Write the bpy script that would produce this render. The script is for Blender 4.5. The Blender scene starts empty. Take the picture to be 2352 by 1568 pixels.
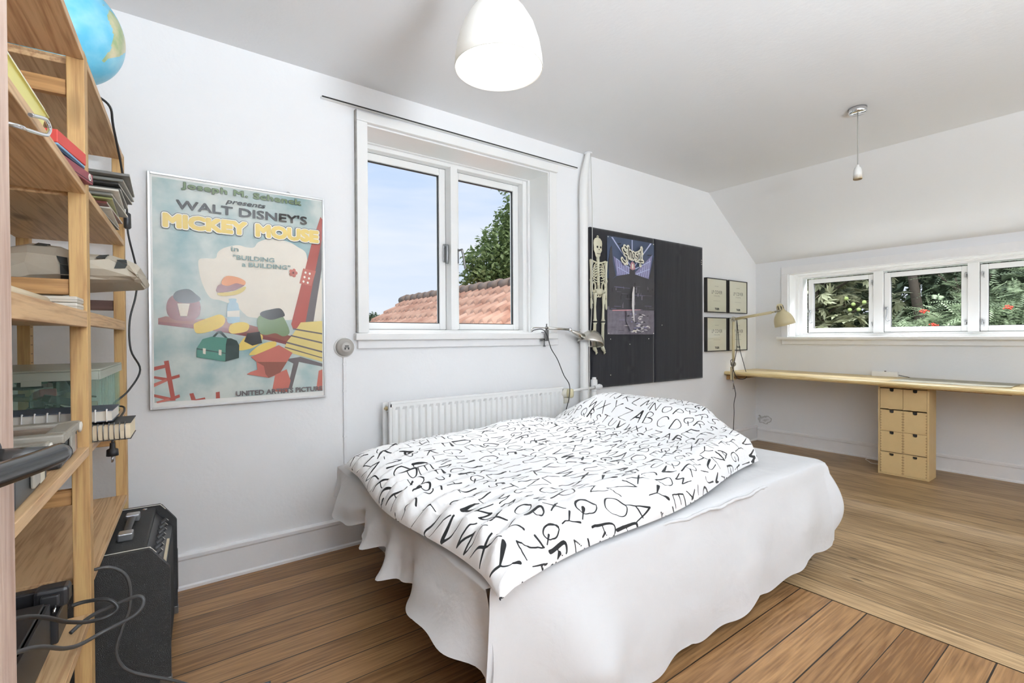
import bpy, bmesh, math, random
import numpy as np
from mathutils import Vector, Matrix, noise
PI = math.pi
R = math.radians
sc = bpy.context.scene
COL = sc.collection
random.seed(7)

# ---------------------------------------------------------------- camera
cam_d = bpy.data.cameras.new('camera')
cam_d.sensor_width = 36.0
cam_d.lens = 1117.446 / 2352 * 36.0
cam_d.clip_start = 0.02
cam_d.clip_end = 200
cam = bpy.data.objects.new('camera', cam_d)
COL.objects.link(cam)
_yaw, _pit, _rol = 0.640925601, -0.00905120407, -0.00582889204
_f = Vector((math.sin(_yaw) * math.cos(_pit), math.cos(_yaw) * math.cos(_pit), math.sin(_pit)))
_r0 = Vector((math.cos(_yaw), -math.sin(_yaw), 0))
_u0 = _r0.cross(_f)
_r = math.cos(_rol) * _r0 + math.sin(_rol) * _u0
_u = -math.sin(_rol) * _r0 + math.cos(_rol) * _u0
cam.matrix_world = Matrix(((_r.x, _u.x, -_f.x, 0), (_r.y, _u.y, -_f.y, 0), (_r.z, _u.z, -_f.z, 1.10), (0, 0, 0, 1)))
sc.camera = cam

# ---------------------------------------------------------------- view
sc.view_settings.view_transform = 'Standard'
sc.view_settings.look = 'None'
sc.view_settings.gamma = 1.0
sc.view_settings.use_curve_mapping = False
sc.view_settings.exposure = 0.53
try:
    sc.cycles.max_bounces = 14
    sc.cycles.diffuse_bounces = 8
    sc.cycles.transparent_max_bounces = 12
    sc.cycles.use_denoising = True
    sc.cycles.caustics_reflective = False
    sc.cycles.caustics_refractive = False
    sc.cycles.sample_clamp_indirect = 6.0
except Exception:
    pass

# ---------------------------------------------------------------- sky
W = bpy.data.worlds.new('sky')
sc.world = W
W.use_nodes = True
wn, wl = W.node_tree.nodes, W.node_tree.links
wn.clear()
wo = wn.new('ShaderNodeOutputWorld')
wb = wn.new('ShaderNodeBackground')
wt = wn.new('ShaderNodeTexCoord')
ws = wn.new('ShaderNodeSeparateXYZ')
wl.new(wt.outputs['Generated'], ws.inputs[0])
wr = wn.new('ShaderNodeValToRGB')
wr.color_ramp.elements[0].position = 0.0
wr.color_ramp.elements[0].color = (0.80, 0.87, 0.97, 1)
wr.color_ramp.elements[1].position = 0.55
wr.color_ramp.elements[1].color = (0.42, 0.62, 0.96, 1)
wl.new(ws.outputs['Z'], wr.inputs[0])
wm = wn.new('ShaderNodeMapping')
wm.inputs['Scale'].default_value = (1.6, 1.6, 9.0)
wl.new(wt.outputs['Generated'], wm.inputs[0])
wz = wn.new('ShaderNodeTexNoise')
wz.inputs['Scale'].default_value = 1.7
wz.inputs['Detail'].default_value = 5
wl.new(wm.outputs[0], wz.inputs[0])
wc = wn.new('ShaderNodeValToRGB')
wc.color_ramp.elements[0].position = 0.42
wc.color_ramp.elements[0].color = (0, 0, 0, 1)
wc.color_ramp.elements[1].position = 0.75
wc.color_ramp.elements[1].color = (0.8, 0.8, 0.8, 1)
wl.new(wz.outputs['Fac'], wc.inputs[0])
wx = wn.new('ShaderNodeMixRGB')
wl.new(wc.outputs[0], wx.inputs[0])
wl.new(wr.outputs[0], wx.inputs[1])
wx.inputs[2].default_value = (0.90, 0.93, 0.97, 1)
wl.new(wx.outputs[0], wb.inputs[0])
wb.inputs[1].default_value = 0.72
wl.new(wb.outputs[0], wo.inputs[0])

# ---------------------------------------------------------------- sun on the garden side
sun_d = bpy.data.lights.new('sun', 'SUN')
sun_d.energy = 1.7
sun_d.angle = R(6)
sun_d.color = (1.0, 0.96, 0.88)
sun = bpy.data.objects.new('sun', sun_d)
COL.objects.link(sun)
sun.rotation_euler = Vector((0.03, 0.62, -0.78)).to_track_quat('-Z', 'Y').to_euler()

# ---------------------------------------------------------------- daylight through the windows, plus added fill lamps
def area(name, loc, target, sx, sy, power, colour=(1, 1, 1), spread=180):
    d = bpy.data.lights.new(name, 'AREA')
    d.shape = 'RECTANGLE'
    d.size, d.size_y = sx, sy
    d.energy = power
    d.color = colour
    d.spread = R(spread)
    o = bpy.data.objects.new(name, d)
    COL.objects.link(o)
    o.location = loc
    o.rotation_euler = (Vector(target) - Vector(loc)).to_track_quat('-Z', 'Y').to_euler()
    return o
area('daylight_gable', (1.6, 4.2, 3.9), (1.6, 2.2, 1.3), 2.4, 1.6, 130, (0.95, 0.98, 1.0))
area('daylight_eaves', (6.25, 1.2, 3.0), (4.6, 1.2, 0.9), 3.2, 1.0, 400, (0.91, 0.96, 1.0))
area('fill_rear', (3.35, -2.32, 1.5), (3.0, 2.0, 1.6), 1.7, 1.35, 8, (0.92, 0.965, 1.0))  # added fill lamp outside the unseen rear window
area('fill_hall', (-0.80, -1.35, 1.05), (2.0, -0.9, 1.1), 0.74, 1.9, 3, (0.93, 0.97, 1.0))     # added fill, shining in by a doorway opened for it
area('fill_uplight', (0.7, -1.4, 1.15), (0.7, -1.4001, 2.4), 0.5, 0.5, 172, (0.86, 0.935, 1.0))     # added fill lamp, unseen, aimed up to bounce off the ceiling

# ---------------------------------------------------------------- helpers
def lin(r, g, b):
    def c(v):
        v /= 255.0
        return v / 12.92 if v <= 0.04045 else ((v + 0.055) / 1.055) ** 2.4
    return (c(r), c(g), c(b), 1)

def new_mat(name):
    m = bpy.data.materials.new(name)
    m.use_nodes = True
    return m, m.node_tree.nodes, m.node_tree.links, m.node_tree.nodes['Principled BSDF']

def plain(name, col, rough=0.6, metal=0.0, vary=0.0, scale=8.0, bump=0.0, bscale=60.0, spec=0.5, trans=0.0):
    m, n, l, b = new_mat(name)
    b.inputs['Roughness'].default_value = rough
    b.inputs['Metallic'].default_value = metal
    b.inputs['Specular IOR Level'].default_value = spec
    tc = n.new('ShaderNodeTexCoord')
    nz = n.new('ShaderNodeTexNoise')
    nz.inputs['Scale'].default_value = scale
    nz.inputs['Detail'].default_value = 4
    l.new(tc.outputs['Object'], nz.inputs[0])
    mx = n.new('ShaderNodeMixRGB')
    k = max(vary, 0.015)
    mx.inputs[1].default_value = tuple(c * (1 - k) for c in col[:3]) + (1,)
    mx.inputs[2].default_value = tuple(min(1, c * (1 + k)) for c in col[:3]) + (1,)
    l.new(nz.outputs['Fac'], mx.inputs[0])
    l.new(mx.outputs[0], b.inputs['Base Color'])
    if bump:
        n2 = n.new('ShaderNodeTexNoise')
        n2.inputs['Scale'].default_value = bscale
        n2.inputs['Detail'].default_value = 3
        l.new(tc.outputs['Object'], n2.inputs[0])
        bp = n.new('ShaderNodeBump')
        bp.inputs['Strength'].default_value = bump
        bp.inputs['Distance'].default_value = 0.01
        l.new(n2.outputs['Fac'], bp.inputs['Height'])
        l.new(bp.outputs[0], b.inputs['Normal'])
    if trans:
        b.inputs['Transmission Weight'].default_value = trans
    return m

def wood(name, light, dark, axis='Y', rough=0.5, ring=9.0, knots=True, spec=0.35):
    """pine: long grain along an axis, growth lines across it, odd dark knots"""
    m, n, l, b = new_mat(name)
    b.inputs['Roughness'].default_value = rough
    b.inputs['Specular IOR Level'].default_value = spec
    tc = n.new('ShaderNodeTexCoord')
    oi = n.new('ShaderNodeObjectInfo')
    ad = n.new('ShaderNodeVectorMath')
    ad.operation = 'MULTIPLY_ADD'
    ad.inputs[1].default_value = (1, 1, 1)
    sv = n.new('ShaderNodeCombineXYZ')
    mu = n.new('ShaderNodeMath')
    mu.operation = 'MULTIPLY'
    mu.inputs[1].default_value = 13.0
    l.new(oi.outputs['Random'], mu.inputs[0])
    for k in range(3):
        l.new(mu.outputs[0], sv.inputs[k])
    l.new(tc.outputs['Object'], ad.inputs[0])
    l.new(sv.outputs[0], ad.inputs[2])
    mp = n.new('ShaderNodeMapping')
    s = {'X': (0.6, 13, 13), 'Y': (13, 0.6, 13), 'Z': (13, 13, 0.6)}[axis]
    mp.inputs['Scale'].default_value = s
    l.new(ad.outputs[0], mp.inputs[0])
    nz = n.new('ShaderNodeTexNoise')
    nz.inputs['Scale'].default_value = 1.3
    nz.inputs['Detail'].default_value = 2.5
    nz.inputs['Distortion'].default_value = 0.4
    l.new(mp.outputs[0], nz.inputs[0])
    m1 = n.new('ShaderNodeMath')
    m1.operation = 'MULTIPLY'
    m1.inputs[1].default_value = ring
    l.new(nz.outputs['Fac'], m1.inputs[0])
    m2 = n.new('ShaderNodeMath')
    m2.operation = 'PINGPONG'
    m2.inputs[1].default_value = 0.5
    l.new(m1.outputs[0], m2.inputs[0])
    fine = n.new('ShaderNodeTexNoise')
    fine.inputs['Scale'].default_value = 18
    fine.inputs['Detail'].default_value = 3
    l.new(mp.outputs[0], fine.inputs[0])
    m3 = n.new('ShaderNodeMath')
    m3.operation = 'MULTIPLY_ADD'
    l.new(m2.outputs[0], m3.inputs[0])
    m3.inputs[1].default_value = 1.1
    l.new(fine.outputs['Fac'], m3.inputs[2])
    cr = n.new('ShaderNodeValToRGB')
    cr.color_ramp.elements[0].position = 0.35
    cr.color_ramp.elements[0].color = dark
    cr.color_ramp.elements[1].position = 0.95
    cr.color_ramp.elements[1].color = light
    l.new(m3.outputs[0], cr.inputs[0])
    out = cr.outputs[0]
    if knots:
        mk = n.new('ShaderNodeMapping')
        mk.inputs['Scale'].default_value = {'X': (2.2, 6, 6), 'Y': (6, 2.2, 6), 'Z': (6, 6, 2.2)}[axis]
        l.new(ad.outputs[0], mk.inputs[0])
        vo = n.new('ShaderNodeTexVoronoi')
        vo.inputs['Scale'].default_value = 1.0
        l.new(mk.outputs[0], vo.inputs[0])
        kr = n.new('ShaderNodeValToRGB')
        kr.color_ramp.elements[0].position = 0.06
        kr.color_ramp.elements[0].color = (1, 1, 1, 1)
        kr.color_ramp.elements[1].position = 0.15
        kr.color_ramp.elements[1].color = (0, 0, 0, 1)
        l.new(vo.outputs['Distance'], kr.inputs[0])
        mx = n.new('ShaderNodeMixRGB')
        mf = n.new('ShaderNodeMath')
        mf.operation = 'MULTIPLY'
        mf.inputs[1].default_value = 0.75
        l.new(kr.outputs[0], mf.inputs[0])
        l.new(mf.outputs[0], mx.inputs[0])
        l.new(out, mx.inputs[1])
        mx.inputs[2].default_value = tuple(c * 0.35 for c in dark[:3]) + (1,)
        out = mx.outputs[0]
    l.new(out, b.inputs['Base Color'])
    bp = n.new('ShaderNodeBump')
    bp.inputs['Strength'].default_value = 0.12
    bp.inputs['Distance'].default_value = 0.004
    l.new(fine.outputs['Fac'], bp.inputs['Height'])
    l.new(bp.outputs[0], b.inputs['Normal'])
    return m

def BM():
    return bmesh.new()

def box(bm, a, b, mat=0, bevel=0.0, M=None):
    """box between two corners"""
    x0, y0, z0 = (min(a[i], b[i]) for i in range(3))
    x1, y1, z1 = (max(a[i], b[i]) for i in range(3))
    vs = [bm.verts.new(p) for p in ((x0, y0, z0), (x1, y0, z0), (x1, y1, z0), (x0, y1, z0), (x0, y0, z1), (x1, y0, z1), (x1, y1, z1), (x0, y1, z1))]
    fs = [bm.faces.new([vs[i] for i in q]) for q in ((3, 2, 1, 0), (4, 5, 6, 7), (0, 1, 5, 4), (1, 2, 6, 5), (2, 3, 7, 6), (3, 0, 4, 7))]
    for f in fs:
        f.material_index = mat
    if bevel:
        es = list({e for f in fs for e in f.edges})
        r = bmesh.ops.bevel(bm, geom=es, offset=bevel, segments=2, affect='EDGES', profile=0.5)
        for f in r['faces']:
            f.material_index = mat
        vs = list({v for f in r['faces'] for v in f.verts} | {v for v in vs if v.is_valid})
    if M is not None:
        for v in vs:
            v.co = M @ v.co
    return vs

def tube(bm, pts, r, seg=10, mat=0, cap=True, smooth=True):
    """round bar through points; r a number or one radius per point"""
    pts = [Vector(p) for p in pts]
    rs = r if isinstance(r, (list, tuple)) else [r] * len(pts)
    rings = []
    t0 = (pts[1] - pts[0]).normalized()
    ref = Vector((0, 0, 1)) if abs(t0.z) < 0.9 else Vector((1, 0, 0))
    u = t0.cross(ref).normalized()
    for i, p in enumerate(pts):
        if i == 0:
            t = t0
        elif i == len(pts) - 1:
            t = (pts[i] - pts[i - 1]).normalized()
        else:
            t = ((pts[i + 1] - pts[i]).normalized() + (pts[i] - pts[i - 1]).normalized())
            t = t.normalized() if t.length > 1e-6 else (pts[i + 1] - pts[i]).normalized()
        u = (u - t * u.dot(t))
        u = u.normalized() if u.length > 1e-6 else t.orthogonal().normalized()
        w = t.cross(u)
        rings.append([bm.verts.new(p + (u * math.cos(2 * PI * k / seg) + w * math.sin(2 * PI * k / seg)) * rs[i]) for k in range(seg)])
    for a, b in zip(rings, rings[1:]):
        for k in range(seg):
            f = bm.faces.new((a[k], a[(k + 1) % seg], b[(k + 1) % seg], b[k]))
            f.smooth = smooth
            f.material_index = mat
    if cap:
        for ring, rev in ((rings[0], True), (rings[-1], False)):
            f = bm.faces.new(list(reversed(ring)) if rev else ring)
            f.material_index = mat
    return rings

def spline(pts, n=8):
    """Catmull-Rom through points"""
    P = [Vector(p) for p in pts]
    P = [P[0] * 2 - P[1]] + P + [P[-1] * 2 - P[-2]]
    out = []
    for i in range(1, len(P) - 2):
        a, b, c, d = P[i - 1:i + 3]
        for k in range(n):
            t = k / n
            out.append(0.5 * ((2 * b) + (c - a) * t + (2 * a - 5 * b + 4 * c - d) * t * t + (3 * b - a - 3 * c + d) * t ** 3))
    out.append(P[-2])
    return out

def lathe(bm, prof, seg=40, M=None, mat=0, smooth=True):
    """profile of (radius, height) turned about local z"""
    rings = []
    for r, z in prof:
        rings.append([bm.verts.new((r * math.cos(2 * PI * k / seg), r * math.sin(2 * PI * k / seg), z)) for k in range(seg)] if r > 1e-6 else [bm.verts.new((0, 0, z))])
    for a, b in zip(rings, rings[1:]):
        for k in range(seg):
            q = (a[k % len(a)], a[(k + 1) % len(a)], b[(k + 1) % len(b)], b[k % len(b)])
            q = [v for i, v in enumerate(q) if v not in q[:i]]
            if len(q) > 2:
                f = bm.faces.new(q)
                f.smooth = smooth
                f.material_index = mat
    if M is not None:
        for ring in rings:
            for v in ring:
                v.co = M @ v.co
    return rings

def cyl(bm, p0, p1, r0, r1=None, seg=20, mat=0, cap=True):
    tube(bm, [p0, p1], [r0, r0 if r1 is None else r1], seg, mat, cap)

def prism(bm, poly, M, depth, mat=0):
    """outline (2-D points, counter-clockwise) given thickness along local z of M"""
    a = [bm.verts.new(M @ Vector((x, y, 0))) for x, y in poly]
    b = [bm.verts.new(M @ Vector((x, y, depth))) for x, y in poly]
    fs = [bm.faces.new(list(reversed(a))), bm.faces.new(b)]
    for i in range(len(poly)):
        j = (i + 1) % len(poly)
        fs.append(bm.faces.new((a[i], a[j], b[j], b[i])))
    for f in fs:
        f.material_index = mat
    return fs

def align(p0, d):
    """matrix whose local z points along d, origin at p0"""
    q = Vector(d).to_track_quat('Z', 'Y')
    return Matrix.Translation(Vector(p0)) @ q.to_matrix().to_4x4()

WM = {}                                         # world matrix of each thing

def obj(name, bm, mats, parent=None, world=False, fix=True):
    """link a bmesh as one object; its vertices are local to the thing unless world=True"""
    if world and parent is not None:
        bmesh.ops.transform(bm, matrix=WM[parent].inverted(), verts=bm.verts)
    if fix:
        bmesh.ops.recalc_face_normals(bm, faces=bm.faces)
    me = bpy.data.meshes.new(name)
    bm.to_mesh(me)
    bm.free()
    for m in (mats if isinstance(mats, (list, tuple)) else [mats]):
        me.materials.append(m)
    o = bpy.data.objects.new(name, me)
    COL.objects.link(o)
    if parent is not None:
        o.parent = parent
        WM[o] = WM[parent]
    else:
        WM[o] = Matrix.Identity(4)
    return o

def tag(o, label, cat, group=None):
    o['label'] = label
    o['category'] = cat
    if group:
        o['group'] = group
    return o

def thing(name, label, cat, loc=(0, 0, 0), rotz=0.0, group=None):
    o = bpy.data.objects.new(name, None)
    o.empty_display_size = 0.05
    COL.objects.link(o)
    o.location = loc
    o.rotation_euler = (0, 0, rotz)
    WM[o] = Matrix.Translation(Vector(loc)) @ Matrix.Rotation(rotz, 4, 'Z')
    return tag(o, label, cat, group)

def solo(name, bm, mats, label, cat, loc=None, group=None, rotz=0.0):
    """a thing that is one mesh: local vertices, placed at loc"""
    o = obj(name, bm, mats)
    if loc is not None:
        o.location = loc
        o.rotation_euler = (0, 0, rotz)
        WM[o] = Matrix.Translation(Vector(loc)) @ Matrix.Rotation(rotz, 4, 'Z')
    return tag(o, label, cat, group)

def struct(name, bm, mats, parent=None):
    o = obj(name, bm, mats, parent)
    if parent is None:
        o['kind'] = 'structure'
    return o

def dup(root, loc, rotz=None, label=None):
    r = root.copy()
    COL.objects.link(r)
    r.location = loc
    if rotz is not None:
        r.rotation_euler = (0, 0, rotz)
    if label:
        r['label'] = label
    for ch in list(root.children):
        c = ch.copy()
        COL.objects.link(c)
        c.parent = r
        for g in list(ch.children):
            d = g.copy()
            COL.objects.link(d)
            d.parent = c
    return r

def text_polys(body, size, shear=0.0, space=1.0, offset=0.0, align_x='LEFT', res=3):
    """built-in lettering as 2-D mesh data: (verts, faces)"""
    cu = bpy.data.curves.new('lettering', 'FONT')
    cu.body = body
    cu.size = size
    cu.shear = shear
    cu.space_character = space
    cu.offset = offset
    cu.align_x = align_x
    cu.resolution_u = res
    o = bpy.data.objects.new('lettering', cu)
    COL.objects.link(o)
    dg = bpy.context.evaluated_depsgraph_get()
    me = bpy.data.meshes.new_from_object(o.evaluated_get(dg))
    vs = [tuple(v.co) for v in me.vertices]
    fs = [tuple(p.vertices) for p in me.polygons]
    bpy.data.objects.remove(o)
    bpy.data.curves.remove(cu)
    bpy.data.meshes.remove(me)
    return vs, fs

def put_text(bm, M, body, size, mat=0, sx=1.0, fit=None, bend=None, grow=0.0, **kw):
    """letters laid flat in the local xy plane of M; fit = exact width"""
    vs, fs = text_polys(body, size, **kw)
    if not vs:
        return
    if fit:
        w = max(v[0] for v in vs) - min(v[0] for v in vs)
        sx = fit / w
    # grow: the letters thickened by laying shifted copies over one another
    ng = 36 if grow > 0.004 else 12
    shifts = [(0, 0)] + ([(grow * math.cos(2 * PI * a / ng), grow * math.sin(2 * PI * a / ng)) for a in range(ng)] if grow else [])
    for k, (dx, dy) in enumerate(shifts):
        nv = [bm.verts.new(M @ Vector((v[0] * sx + dx, v[1] + dy, k * 0.000002))) for v in vs]
        for f in fs:
            try:
                bm.faces.new([nv[i] for i in f]).material_index = mat
            except ValueError:
                pass
# ================================================================ the room
XB, YA, XC, YD, HC = 5.15, 2.585, -0.50, -1.90, 2.455
XS, ZS = 4.265, 1.855                           # where the slope starts, where it meets the low wall
TH = 0.34

def wall_mat(name, col, stain=None):
    m, n, l, b = new_mat(name)
    b.inputs['Roughness'].default_value = 0.62
    b.inputs['Specular IOR Level'].default_value = 0.25
    tc = n.new('ShaderNodeTexCoord')
    n1 = n.new('ShaderNodeTexNoise')
    n1.inputs['Scale'].default_value = 1.6
    n1.inputs['Detail'].default_value = 5
    l.new(tc.outputs['Object'], n1.inputs[0])
    mx = n.new('ShaderNodeMixRGB')
    mx.inputs[1].default_value = tuple(c * 0.965 for c in col[:3]) + (1,)
    mx.inputs[2].default_value = col
    l.new(n1.outputs['Fac'], mx.inputs[0])
    # small scuffs
    vo = n.new('ShaderNodeTexVoronoi')
    vo.inputs['Scale'].default_value = 2.3
    vo.inputs['Randomness'].default_value = 1
    l.new(tc.outputs['Object'], vo.inputs[0])
    lt = n.new('ShaderNodeMath')
    lt.operation = 'LESS_THAN'
    lt.inputs[1].default_value = 0.007
    l.new(vo.outputs['Distance'], lt.inputs[0])
    mx2 = n.new('ShaderNodeMixRGB')
    l.new(lt.outputs[0], mx2.inputs[0])
    l.new(mx.outputs[0], mx2.inputs[1])
    mx2.inputs[2].default_value = (0.35, 0.33, 0.31, 1)
    out = mx2.outputs[0]
    if stain:
        # a patch of broken plaster: ring of cracked paint around grey crumbs
        sx = n.new('ShaderNodeVectorMath')
        sx.operation = 'SUBTRACT'
        sx.inputs[1].default_value = stain
        l.new(tc.outputs['Object'], sx.inputs[0])
        n2 = n.new('ShaderNodeTexNoise')
        n2.inputs['Scale'].default_value = 16
        n2.inputs['Detail'].default_value = 6
        l.new(tc.outputs['Object'], n2.inputs[0])
        sc_ = n.new('ShaderNodeMapping')
        sc_.inputs['Scale'].default_value = (1, 10, 14)
        l.new(sx.outputs[0], sc_.inputs[0])
        ln = n.new('ShaderNodeVectorMath')
        ln.operation = 'LENGTH'
        l.new(sc_.outputs[0], ln.inputs[0])
        aa = n.new('ShaderNodeMath')
        aa.operation = 'MULTIPLY_ADD'
        l.new(n2.outputs['Fac'], aa.inputs[0])
        aa.inputs[1].default_value = 1.3
        l.new(ln.outputs['Value'], aa.inputs[2])
        rp = n.new('ShaderNodeValToRGB')
        e = rp.color_ramp.elements
        e[0].position, e[0].color = 0.85, (0.75, 0.75, 0.75, 1)
        e[1].position, e[1].color = 1.0, (0.1, 0.1, 0.1, 1)
        for p, v in ((1.30, 0.0), (1.36, 0.8), (1.42, 0.0)):
            q = e.new(p if p < 1 else 1.0)
            q.color = (v, v, v, 1)
        sc2 = n.new('ShaderNodeMath')
        sc2.operation = 'DIVIDE'
        sc2.inputs[1].default_value = 1.6
        l.new(aa.outputs[0], sc2.inputs[0])
        for k, (p, v) in enumerate(((0.40, 0.8), (0.56, 0.55), (0.66, 0.05), (0.80, 0.9), (0.86, 0.0))):
            e[k].position, e[k].color = p, (v, v, v, 1)
        l.new(sc2.outputs[0], rp.inputs[0])
        mx3 = n.new('ShaderNodeMixRGB')
        l.new(rp.outputs[0], mx3.inputs[0])
        l.new(out, mx3.inputs[1])
        mx3.inputs[2].default_value = (0.34, 0.33, 0.32, 1)
        out = mx3.outputs[0]
    l.new(out, b.inputs['Base Color'])
    n3 = n.new('ShaderNodeTexNoise')
    n3.inputs['Scale'].default_value = 55
    n3.inputs['Detail'].default_value = 4
    l.new(tc.outputs['Object'], n3.inputs[0])
    n4 = n.new('ShaderNodeTexNoise')
    n4.inputs['Scale'].default_value = 4
    n4.inputs['Detail'].default_value = 3
    l.new(tc.outputs['Object'], n4.inputs[0])
    ad = n.new('ShaderNodeMath')
    ad.operation = 'MULTIPLY_ADD'
    l.new(n4.outputs['Fac'], ad.inputs[0])
    ad.inputs[1].default_value = 5.0
    l.new(n3.outputs['Fac'], ad.inputs[2])
    bp = n.new('ShaderNodeBump')
    bp.inputs['Strength'].default_value = 0.22
    bp.inputs['Distance'].default_value = 0.0035
    l.new(ad.outputs[0], bp.inputs['Height'])
    l.new(bp.outputs[0], b.inputs['Normal'])
    return m

m_wall = wall_mat('white_plaster', (0.85, 0.855, 0.865, 1))
m_wallb = wall_mat('white_plaster_worn', (0.80, 0.81, 0.83, 1), stain=(XB, 2.49, 0.215))
m_ceil = wall_mat('ceiling_paint', (0.77, 0.775, 0.785, 1))
m_paint = plain('white_gloss_paint', (0.84, 0.84, 0.83, 1), 0.35, vary=0.02, spec=0.4)
m_paint_old = plain('white_chipped_paint', (0.82, 0.82, 0.83, 1), 0.42, vary=0.04, scale=14, bump=0.10, bscale=22)
m_gap = plain('dark_seam', (0.03, 0.028, 0.025, 1), 0.9)

def floor_mat(name, along, width, c1, c2, off=0.0):
    m, n, l, b = new_mat(name)
    b.inputs['Roughness'].default_value = 0.42
    b.inputs['Specular IOR Level'].default_value = 0.4
    tc = n.new('ShaderNodeTexCoord')
    sp = n.new('ShaderNodeSeparateXYZ')
    l.new(tc.outputs['Object'], sp.inputs[0])
    across = sp.outputs['Y' if along == 'X' else 'X']
    d = n.new('ShaderNodeMath')
    d.operation = 'MULTIPLY_ADD'
    l.new(across, d.inputs[0])
    d.inputs[1].default_value = 1 / width
    d.inputs[2].default_value = off
    fl = n.new('ShaderNodeMath')
    fl.operation = 'FLOOR'
    l.new(d.outputs[0], fl.inputs[0])
    fr = n.new('ShaderNodeMath')
    fr.operation = 'FRACT'
    l.new(d.outputs[0], fr.inputs[0])
    wn_ = n.new('ShaderNodeTexWhiteNoise')
    wn_.noise_dimensions = '1D'
    l.new(fl.outputs[0], wn_.inputs['W'])
    # grain, shifted from board to board
    sh = n.new('ShaderNodeCombineXYZ')
    k = n.new('ShaderNodeMath')
    k.operation = 'MULTIPLY'
    k.inputs[1].default_value = 37.0
    l.new(wn_.outputs['Value'], k.inputs[0])
    for i in range(3):
        l.new(k.outputs[0], sh.inputs[i])
    va = n.new('ShaderNodeVectorMath')
    l.new(tc.outputs['Object'], va.inputs[0])
    l.new(sh.outputs[0], va.inputs[1])
    mp = n.new('ShaderNodeMapping')
    mp.inputs['Scale'].default_value = (0.45, 9, 9) if along == 'X' else (9, 0.45, 9)
    l.new(va.outputs[0], mp.inputs[0])
    nz = n.new('ShaderNodeTexNoise')
    nz.inputs['Scale'].default_value = 1.6
    nz.inputs['Detail'].default_value = 3
    nz.inputs['Distortion'].default_value = 0.25
    l.new(mp.outputs[0], nz.inputs[0])
    pm = n.new('ShaderNodeMath')
    pm.operation = 'MULTIPLY'
    pm.inputs[1].default_value = 9
    l.new(nz.outputs['Fac'], pm.inputs[0])
    pp = n.new('ShaderNodeMath')
    pp.operation = 'PINGPONG'
    pp.inputs[1].default_value = 0.5
    l.new(pm.outputs[0], pp.inputs[0])
    fn = n.new('ShaderNodeTexNoise')
    fn.inputs['Scale'].default_value = 14
    fn.inputs['Detail'].default_value = 4
    l.new(mp.outputs[0], fn.inputs[0])
    s1 = n.new('ShaderNodeMath')
    s1.operation = 'MULTIPLY_ADD'
    l.new(pp.outputs[0], s1.inputs[0])
    s1.inputs[1].default_value = 0.55
    l.new(fn.outputs['Fac'], s1.inputs[2])
    s2 = n.new('ShaderNodeMath')
    s2.operation = 'MULTIPLY_ADD'
    l.new(wn_.outputs['Value'], s2.inputs[0])
    s2.inputs[1].default_value = 0.30
    l.new(s1.outputs[0], s2.inputs[2])
    big = n.new('ShaderNodeTexNoise')
    big.inputs['Scale'].default_value = 1.1
    big.inputs['Detail'].default_value = 3
    l.new(tc.outputs['Object'], big.inputs[0])
    s3 = n.new('ShaderNodeMath')
    s3.operation = 'MULTIPLY_ADD'
    l.new(big.outputs['Fac'], s3.inputs[0])
    s3.inputs[1].default_value = 0.5
    l.new(s2.outputs[0], s3.inputs[2])
    cr = n.new('ShaderNodeValToRGB')
    cr.color_ramp.elements[0].position = 0.55
    cr.color_ramp.elements[0].color = c1
    cr.color_ramp.elements[1].position = 1.0
    cr.color_ramp.elements[1].color = c2
    sd = n.new('ShaderNodeMath')
    sd.operation = 'DIVIDE'
    sd.inputs[1].default_value = 1.45
    l.new(s3.outputs[0], sd.inputs[0])
    l.new(sd.outputs[0], cr.inputs[0])
    # knots
    mk = n.new('ShaderNodeMapping')
    mk.inputs['Scale'].default_value = (1.6, 4.2, 1) if along == 'X' else (4.2, 1.6, 1)
    l.new(va.outputs[0], mk.inputs[0])
    vo = n.new('ShaderNodeTexVoronoi')
    vo.inputs['Scale'].default_value = 1.5
    l.new(mk.outputs[0], vo.inputs[0])
    kr = n.new('ShaderNodeValToRGB')
    kr.color_ramp.elements[0].position = 0.03
    kr.color_ramp.elements[0].color = (0.75, 0.75, 0.75, 1)
    kr.color_ramp.elements[1].position = 0.085
    kr.color_ramp.elements[1].color = (0, 0, 0, 1)
    l.new(vo.outputs['Distance'], kr.inputs[0])
    mx = n.new('ShaderNodeMixRGB')
    l.new(kr.outputs[0], mx.inputs[0])
    l.new(cr.outputs[0], mx.inputs[1])
    mx.inputs[2].default_value = (0.045, 0.025, 0.015, 1)
    # joints
    a = n.new('ShaderNodeMath')
    a.operation = 'SUBTRACT'
    l.new(fr.outputs[0], a.inputs[0])
    a.inputs[1].default_value = 0.5
    ab = n.new('ShaderNodeMath')
    ab.operation = 'ABSOLUTE'
    l.new(a.outputs[0], ab.inputs[0])
    gw = n.new('ShaderNodeMath')
    gw.operation = 'MULTIPLY_ADD'
    l.new(wn_.outputs['Value'], gw.inputs[0])
    gw.inputs[1].default_value = -0.0022 / width
    gw.inputs[2].default_value = 0.5 - 0.0008 / width
    gt = n.new('ShaderNodeMath')
    gt.operation = 'GREATER_THAN'
    l.new(ab.outputs[0], gt.inputs[0])
    l.new(gw.outputs[0], gt.inputs[1])
    mg = n.new('ShaderNodeMixRGB')
    l.new(gt.outputs[0], mg.inputs[0])
    l.new(mx.outputs[0], mg.inputs[1])
    mg.inputs[2].default_value = (0.02, 0.012, 0.007, 1)
    l.new(mg.outputs[0], b.inputs['Base Color'])
    # worn varnish
    rr = n.new('ShaderNodeMapRange')
    rr.inputs['To Min'].default_value = 0.30
    rr.inputs['To Max'].default_value = 0.58
    l.new(fn.outputs['Fac'], rr.inputs['Value'])
    l.new(rr.outputs[0], b.inputs['Roughness'])
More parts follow.
